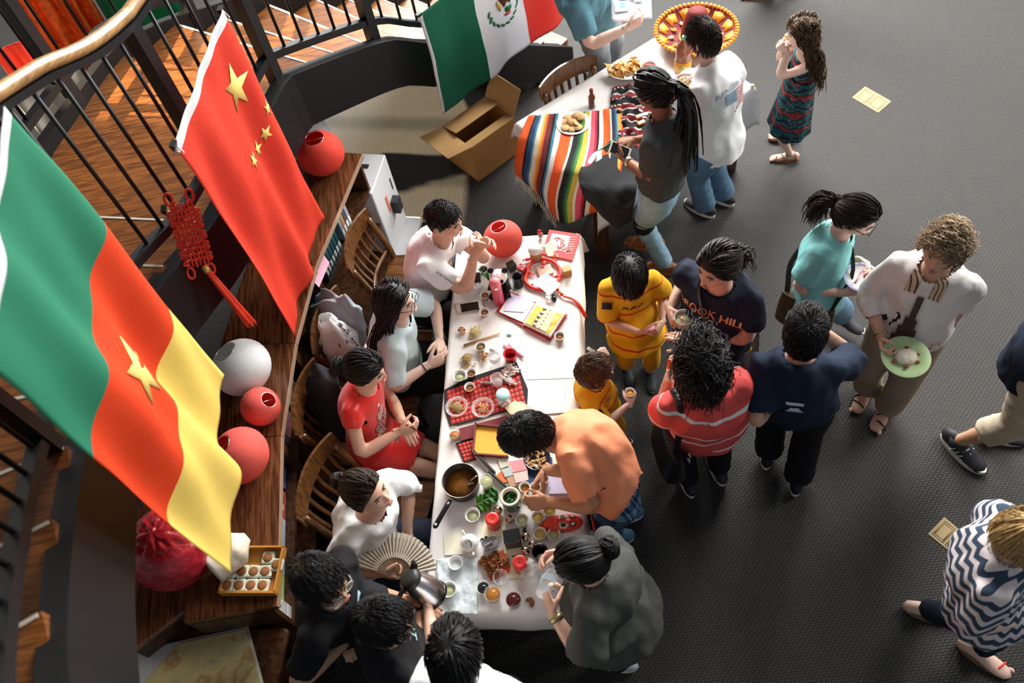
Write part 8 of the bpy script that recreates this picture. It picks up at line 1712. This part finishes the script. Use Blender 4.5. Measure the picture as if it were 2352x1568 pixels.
M_LEA=mat('black_leather',(.008,.008,.009),.3,bump=.002,bscale=60)
A_=pm['arms']['L'];sS=A_[0]+UP*.075+pm['lat']*.02;bc_=G(1536,1022,.80);Rb=frame(x=pm['f'],z=UP)
o=bag(bc_,Rb,.32,.13,.22,M_LEA,'black leather handbag on the shoulder of the person in coral',strap=[bc_+Rb@V(-.10,0,.10),bc_+Rb@V(-.07,-.02,.26),sS-pm['f']*.05,sS,sS+pm['f']*.06+V(0,0,-.04),bc_+Rb@V(.07,-.02,.26),bc_+Rb@V(.10,0,.10)],sr=.016)
for k in range(2):b=MB();q=bc_+Rb@V(-.10,-.065,.06-.055*k);b.tube([q+Rb@V(.017*math.cos(a),-.004,.017*math.sin(a))for a in np.linspace(0,6.28,16,endpoint=False)],.003,6,close=True);b.build('ring',M_METAL,o,world=True)
bc_=G(1850,716,.78);Rb=frame(x=po['f'],z=UP);o=bag(bc_,Rb,.30,.13,.20,mat('olive_brown_canvas',(.075,.055,.028),.8,bump=.004,bscale=40),'olive brown shoulder bag of the person in teal','shoulder_bag',strap=[bc_+Rb@V(-.12,0,.10),po['spt'](.5)-po['fwd']*.16*po['s']+po['lat']*.02,po['spt'](.92)-po['lat']*.10-po['fwd']*.04+UP*.035,po['spt'](.6)+po['fwd']*.17*po['s'],bc_+Rb@V(.12,0,.10)],sr=.014,sm_=mat('dark_strap',(.03,.025,.02),.7))
bc_=G(1712,806,.72);Rb=frame(x=pl['f'],z=UP);o=bag(bc_,Rb,.26,.12,.24,mat('patterned_bag',(.10,.075,.07),.6,var=.9,scale=30),'dark patterned bag at the hip of the person in the navy t-shirt','shoulder_bag',strap=[bc_+UP*.11,pl['spt'](.35)+pl['fwd']*.17+pl['lat']*-.10,pl['spt'](.7)+pl['fwd']*.17,pl['spt'](.95)+pl['lat']*.08+pl['fwd']*.03+UP*.03,pl['spt'](.7)-pl['fwd']*.16,bc_+UP*.10-pl['fwd']*.05],sr=.012,sm_=M_LEA)
for k,col in enumerate(((.70,.42,.03),(.02,.20,.05))):b=MB();b.ell(bc_-pl['f']*(.0)+nrm(CAM-bc_)*.075+UP*(.03-.05*k),(.03,.01,.022),frame(y=nrm(CAM-bc_),z=UP));b.build('patch',mat('bag_patch_%d'%k,col,.6),o,world=True)
M_GJ=mat('grey_blue_jacket',(.24,.29,.33),.8,var=.15,scale=10,bump=.004,bscale=30)
draped('grey_jacket','grey-blue jacket hung over the chair with the shopping bag','jacket',[[(738,662,.90),(770,672,.98),(806,690,.96),(832,708,.92)],[(716,700,.82),(764,700,.93),(806,730,.90),(838,748,.84)],[(704,745,.74),(742,752,.80),(790,782,.78),(836,800,.72)],[(700,800,.60),(722,835,.60),(748,870,.55),(800,868,.55)]],[M_GJ],lambda u,v:0,14,14,.07,21,fq=.10)
sb_=G(786,792,.80);o=thing('shopping_bag','white plastic shopping bag with dark dashes standing on the jacket','bag',sb_-UP*.16);rows=[]
for k in range(15):
 q=k/14;rr=.105*(1-.75*q**2.2)+.01;rows.append([sb_+V(-.03*q,.05*q,0)+V(rr*math.cos(a),rr*.85*math.sin(a),-.15+.36*q)*(1)+V(math.cos(a),math.sin(a),0)*.022*mnoise.noise(Vector((2*math.cos(a),2*math.sin(a),q*5)))for a in np.linspace(0,6.283,28,endpoint=False)])
b=MB();b.grid(np.array(rows),wrap=True);b.build('bag',mat('white_plastic_film',(.66,.67,.66),.35,bump=.006,bscale=25,translucent=.2),o,world=True);rw=np.array(rows);M_DSH=mat('maroon_dash',(.10,.012,.015),.6);g=np.random.default_rng(4)
for k in range(40):
 i,j=int(g.integers(2,12)),int(g.integers(0,28));q0,q1=rw[i,j],rw[i+1,j];n_=nrm((q0-sb_)*V(1,1,0));b=MB();b.tube([q0+n_*.003,(q0+q1)/2+n_*.004,q1+n_*.003],[(.0015,.001),(.0045,.001),(.0008,.0008)],6);b.build('printed_dash',M_DSH,o,world=True)
lc=G(800,822,.72);ln=nrm(CAM-lc);lx=nrm(np.cross(nrm(idir(800,822,.6,1)+UP*.2),ln));LR=frame(x=idir(800,822,.55,-.85),z=ln);b=MB();b.bbox(lc+ln*.05,(.085,.065,.004),.010,LR);lb=b.build('shop_label',mat('maroon_label',(.10,.014,.018),.6),o,world=True);tv,tf=text_shape('shop',.034);b=MB();b.add((tv+V(0,-.014,.004))@LR.T+lc+ln*.05,tf,0,False);x=b.build('shop_lettering',M_PAPER,o,world=True)
tv,tf=text_shape('A',.030);b=MB();b.add((tv+V(0,.016,.004))@LR.T+lc+ln*.05,tf,0,False);b.build('shop_emblem',M_PAPER,o,world=True)
draped('dark_jacket','dark grey jacket hanging from the chair behind the red dress','jacket',[[(716,836,.92),(740,838,.94),(772,850,.92)],[(706,870,.88),(740,880,.90),(782,890,.86)],[(708,930,.70),(750,950,.70),(800,950,.66)],[(722,1000,.50),(765,1020,.50),(815,1010,.48)]],[mat('charcoal_jacket',(.018,.020,.024),.9)],lambda u,v:0,12,12,.05,25,fq=.10)
o=thing('red_purse','small red purse held in the lap over the red dress','purse',G(940,985,.70));b=MB();b.bbox(G(938,984,.72),(.10,.03,.07),.012,frame(x=pc['f'],z=UP));b.build('body',mat('red_purse',(.45,.01,.01),.35),o,world=True);b=MB();q=G(938,984,.76);b.tube([q+frame(x=pc['f'],z=UP)@V(.04*math.cos(a),0,.035*math.sin(a))for a in np.linspace(0,3.14,10)],.005,6);b.build('handle',mat('dark_red_handle',(.15,.01,.01),.4),o,world=True)
# ---- worn details: watches, bracelets, brace, prints
def wrist_band(P_,sd,m_,w_=.012,back=.03,dial=None,nm='bracelet',r=.031):
 S,E,W_,sg,pose,palm=P_['arms'][sd];d=nrm(W_-E);c=W_-d*back*P_['s'];b=MB();b.tube([c-d*w_,c,c+d*w_],np.array([r,r*1.06,r])*P_['s'],16);x=put(P_,b,nm,m_)
 if dial:b=MB();u=nrm(UP-np.dot(UP,d)*d);b.lathe([(0,.004),(.013,.004),(.014,0)],c+u*r*P_['s'],14,frame(x=d,z=u));k=b.build('dial',dial,P_['o'],world=True);k.parent=x
wrist_band(ps,'L',mat('gold_watch',(.72,.58,.34),.25,.9),dial=M_PAPER,nm='watch');wrist_band(pp_,'L',mat('teal_band',(.03,.09,.12),.5),nm='fitness_band',back=.05);wrist_band(pp_,'R',mat('gold_bangle',(.75,.52,.2),.25,.9),.004,nm='bangle',r=.036)
wrist_band(ph,'L',mat('gold_green_watch',(.42,.36,.16),.3,.7),nm='bracelet_watch');wrist_band(pb,'R',M_BLK,.003,nm='hair_band')
hp,K,A,sg=ps['legs']['R'];hp,K,A,sg=ps['legs']['L'];b=MB();b.tube([hp+(K-hp)*.62,K-(K-hp)*.06,K+(A-K)*.06,K+(A-K)*.34],np.array([.078,.070,.068,.068])*ps['s'],18);put(ps,b,'knee_brace',M_BTEE)
b=MB();T2=lambda x,y,z:pd['Hc']+pd['Rh']@(V(x,y,z)*pd['hs']);b.tube([T2(.083*math.cos(a),.03,.02+.10*math.sin(a))for a in np.linspace(.1,3.04,16)],.0018,5);put(pd,b,'headband',M_BLK)
def earring(P_,sd):T_=lambda x,y,z:P_['Hc']+P_['Rh']@(V(x,y,z)*P_['hs']);b=MB();[b.ell(T_(sd*.082,-.01,-.045-.012*k),.004,n=8,m=6)for k in range(4)];put(P_,b,'earring',M_METAL)
earring(pb,1)
def text_on(P_,txt,size,centre,xdir,ndir,m_,nm='lettering',arc=0.0,lift=.005):
 v,f=text_shape(txt,size);v=v[:,:2].copy();v[:,1]+=arc*v[:,0]**2;decal(P_,v,f,centre,xdir,ndir,nm,m_,lift)
M_ORL=mat('orange_letters',(.80,.20,.05),.7);M_WLT=mat('white_letters',(.80,.80,.80),.7)
cp=chest_point(pl,.74);text_on(pl,'BROOK HILL',.062,cp,-pl['lat'],pl['fwd']+UP*.35,M_WLT,'lettering_outline',-1.1,.0045);text_on(pl,'BROOK HILL',.060,cp,-pl['lat'],pl['fwd']+UP*.35,M_ORL,'lettering',-1.1,.0065)
v,f=grid_shape(.09,.09,14,14,lambda x,y:.17<x*x+y*y<.22);decal(pl,v,f,chest_point(pl,.60),-pl['lat'],pl['fwd']+UP*.2,'ring_print',M_WLT)
v,f=grid_shape(.075,.08,9,10,lambda x,y:y>.32 or(y<.1 and abs(x)<.5*(.55-y)and y>-.4));decal(pn,v,f,pn['spt'](.70)-pn['fwd']*.14,pn['lat'],-pn['fwd']+UP*.2,'back_print',mat('white_blue_print',(.62,.70,.80),.7))
cp=pt['spt'](.62)-pt['fwd']*.15;bl_=-pt['fwd']+UP*.15;text_on(pt,'RANGERS BAY',.042,cp+UP*.085,pt['lat'],bl_,mat('grey_green_print',(.25,.33,.36),.7),'lettering',-1.2)
v,f=grid_shape(.19,.11,20,13,lambda x,y:x>-.12 and int((y+.5)*13)%2==0);decal(pt,v,f,cp,pt['lat'],bl_,'flag_stripes',mat('faded_red_print',(.50,.20,.22),.7));v,f=grid_shape(.19,.11,20,13,lambda x,y:x<-.12 and y>-.1);decal(pt,v,f,cp,pt['lat'],bl_,'flag_canton',mat('faded_blue_print',(.22,.32,.42),.7))
for k,(du,dv,col)in enumerate(((-.03,.05,(.03,.06,.20)),(.03,.03,(.75,.20,.05)),(-.02,-.01,(.05,.06,.08)),(.035,-.04,(.10,.30,.45)),(-.03,-.07,(.60,.08,.08)),(.02,.09,(.55,.30,.10)))):v,f=grid_shape(.05,.035,5,4);decal(pa,v,f,chest_point(pa,.62)+pa['lat']*du+UP*dv,-pa['lat'],pa['fwd']+UP*.2,'chest_print',mat('print_col_%d'%k,col,.7))
S,E,W_,sg,_,_=pa['arms']['R'];text_on(pa,'PORTOFINO',.020,S+(E-S)*.48,E-S-np.dot(E-S,UP)*0*UP,nrm(CAM-S),M_BLK,'sleeve_lettering')
cp=pf['spt'](.8)+pf['fwd']*.02+pf['lat']*-.02;text_on(pf,'AT',.045,pf['spt'](.93)+pf['fwd']*.11,pf['lat'],UP+pf['fwd']*.3,mat('mint_letters',(.45,.78,.68),.7),'lettering',0,.006)
v,f=grid_shape(.10,.20,6,12,lambda x,y:abs(x)<.42-.2*y);decal(pe,v,f,chest_point(pe,.66,-.02),-pe['lat'],pe['fwd']+UP*.4,'chest_print',mat('sky_print',(.42,.56,.68),.7,var=.4,scale=12))
for k,(t_,s_,sx,sy,col)in enumerate(((.62,.02,.05,.10,(.66,.56,.44)),(.45,.03,.08,.09,(.40,.22,.22)),(.72,.01,.03,.03,(.75,.50,.55)),(.52,-.03,.05,.08,(.55,.30,.30)),(.34,.05,.09,.06,(.62,.48,.30)),(.80,.03,.022,.022,(.78,.74,.72)))):
 v,f=grid_shape(sx,sy,8,10,lambda x,y:x*x+y*y<.22 and(math.sin(22*x+9*y+k)+math.sin(17*y))>-1.1);decal(pc,v,f,chest_point(pc,t_,s_),-pc['lat'],pc['fwd']+UP*.25,'embroidery',mat('embroidery_%d'%k,col,.6,var=.3,scale=80),.004+.0004*k)
for P_,sc_ in((pk_,1.0),(pj,.85)):
 for k,(s_,sx)in enumerate(((-.055,.03),(.0,.035),(.06,.035))):v,f=grid_shape(sx*sc_,.026*sc_,7,6,lambda x,y:abs(y-.25*math.sin(6*x+k))<.22 and abs(x)<.48);decal(P_,v,f,chest_point(P_,.62,s_),-P_['lat'],P_['fwd']+UP*.3,'jersey_emblem',M_BLK)
 S,E,W_,sg,_,_=P_['arms']['R'];v,f=grid_shape(.035,.055,4,6);decal(P_,v,f,S+(E-S)*.55,E-S,nrm(CAM-S),'sleeve_badge',M_BLK)
for s_ in(-1,1):v,f=grid_shape(.05,.10,5,8);decal(pp_,v,f,pp_['spt'](.93)+pp_['fwd']*.09+pp_['lat']*.055*s_,-pp_['lat'],pp_['fwd']*.7+UP,'plaid_collar',band_mat('brown_plaid',(.62,.48,.34),(.10,.05,.03),60,.3,axis=0),.006)
v,f=grid_shape(.20,.36,14,26,lambda x,y:abs(x)<.045+.40*max(0,.22-y));decal(pp_,v,f,pp_['spt'](.42)+pp_['fwd']*.16,-pp_['lat'],pp_['fwd']+UP*.12,'blouse',mat('dark_floral_blouse',(.07,.045,.038),.8,var=.9,scale=60),.012,tol=.045)
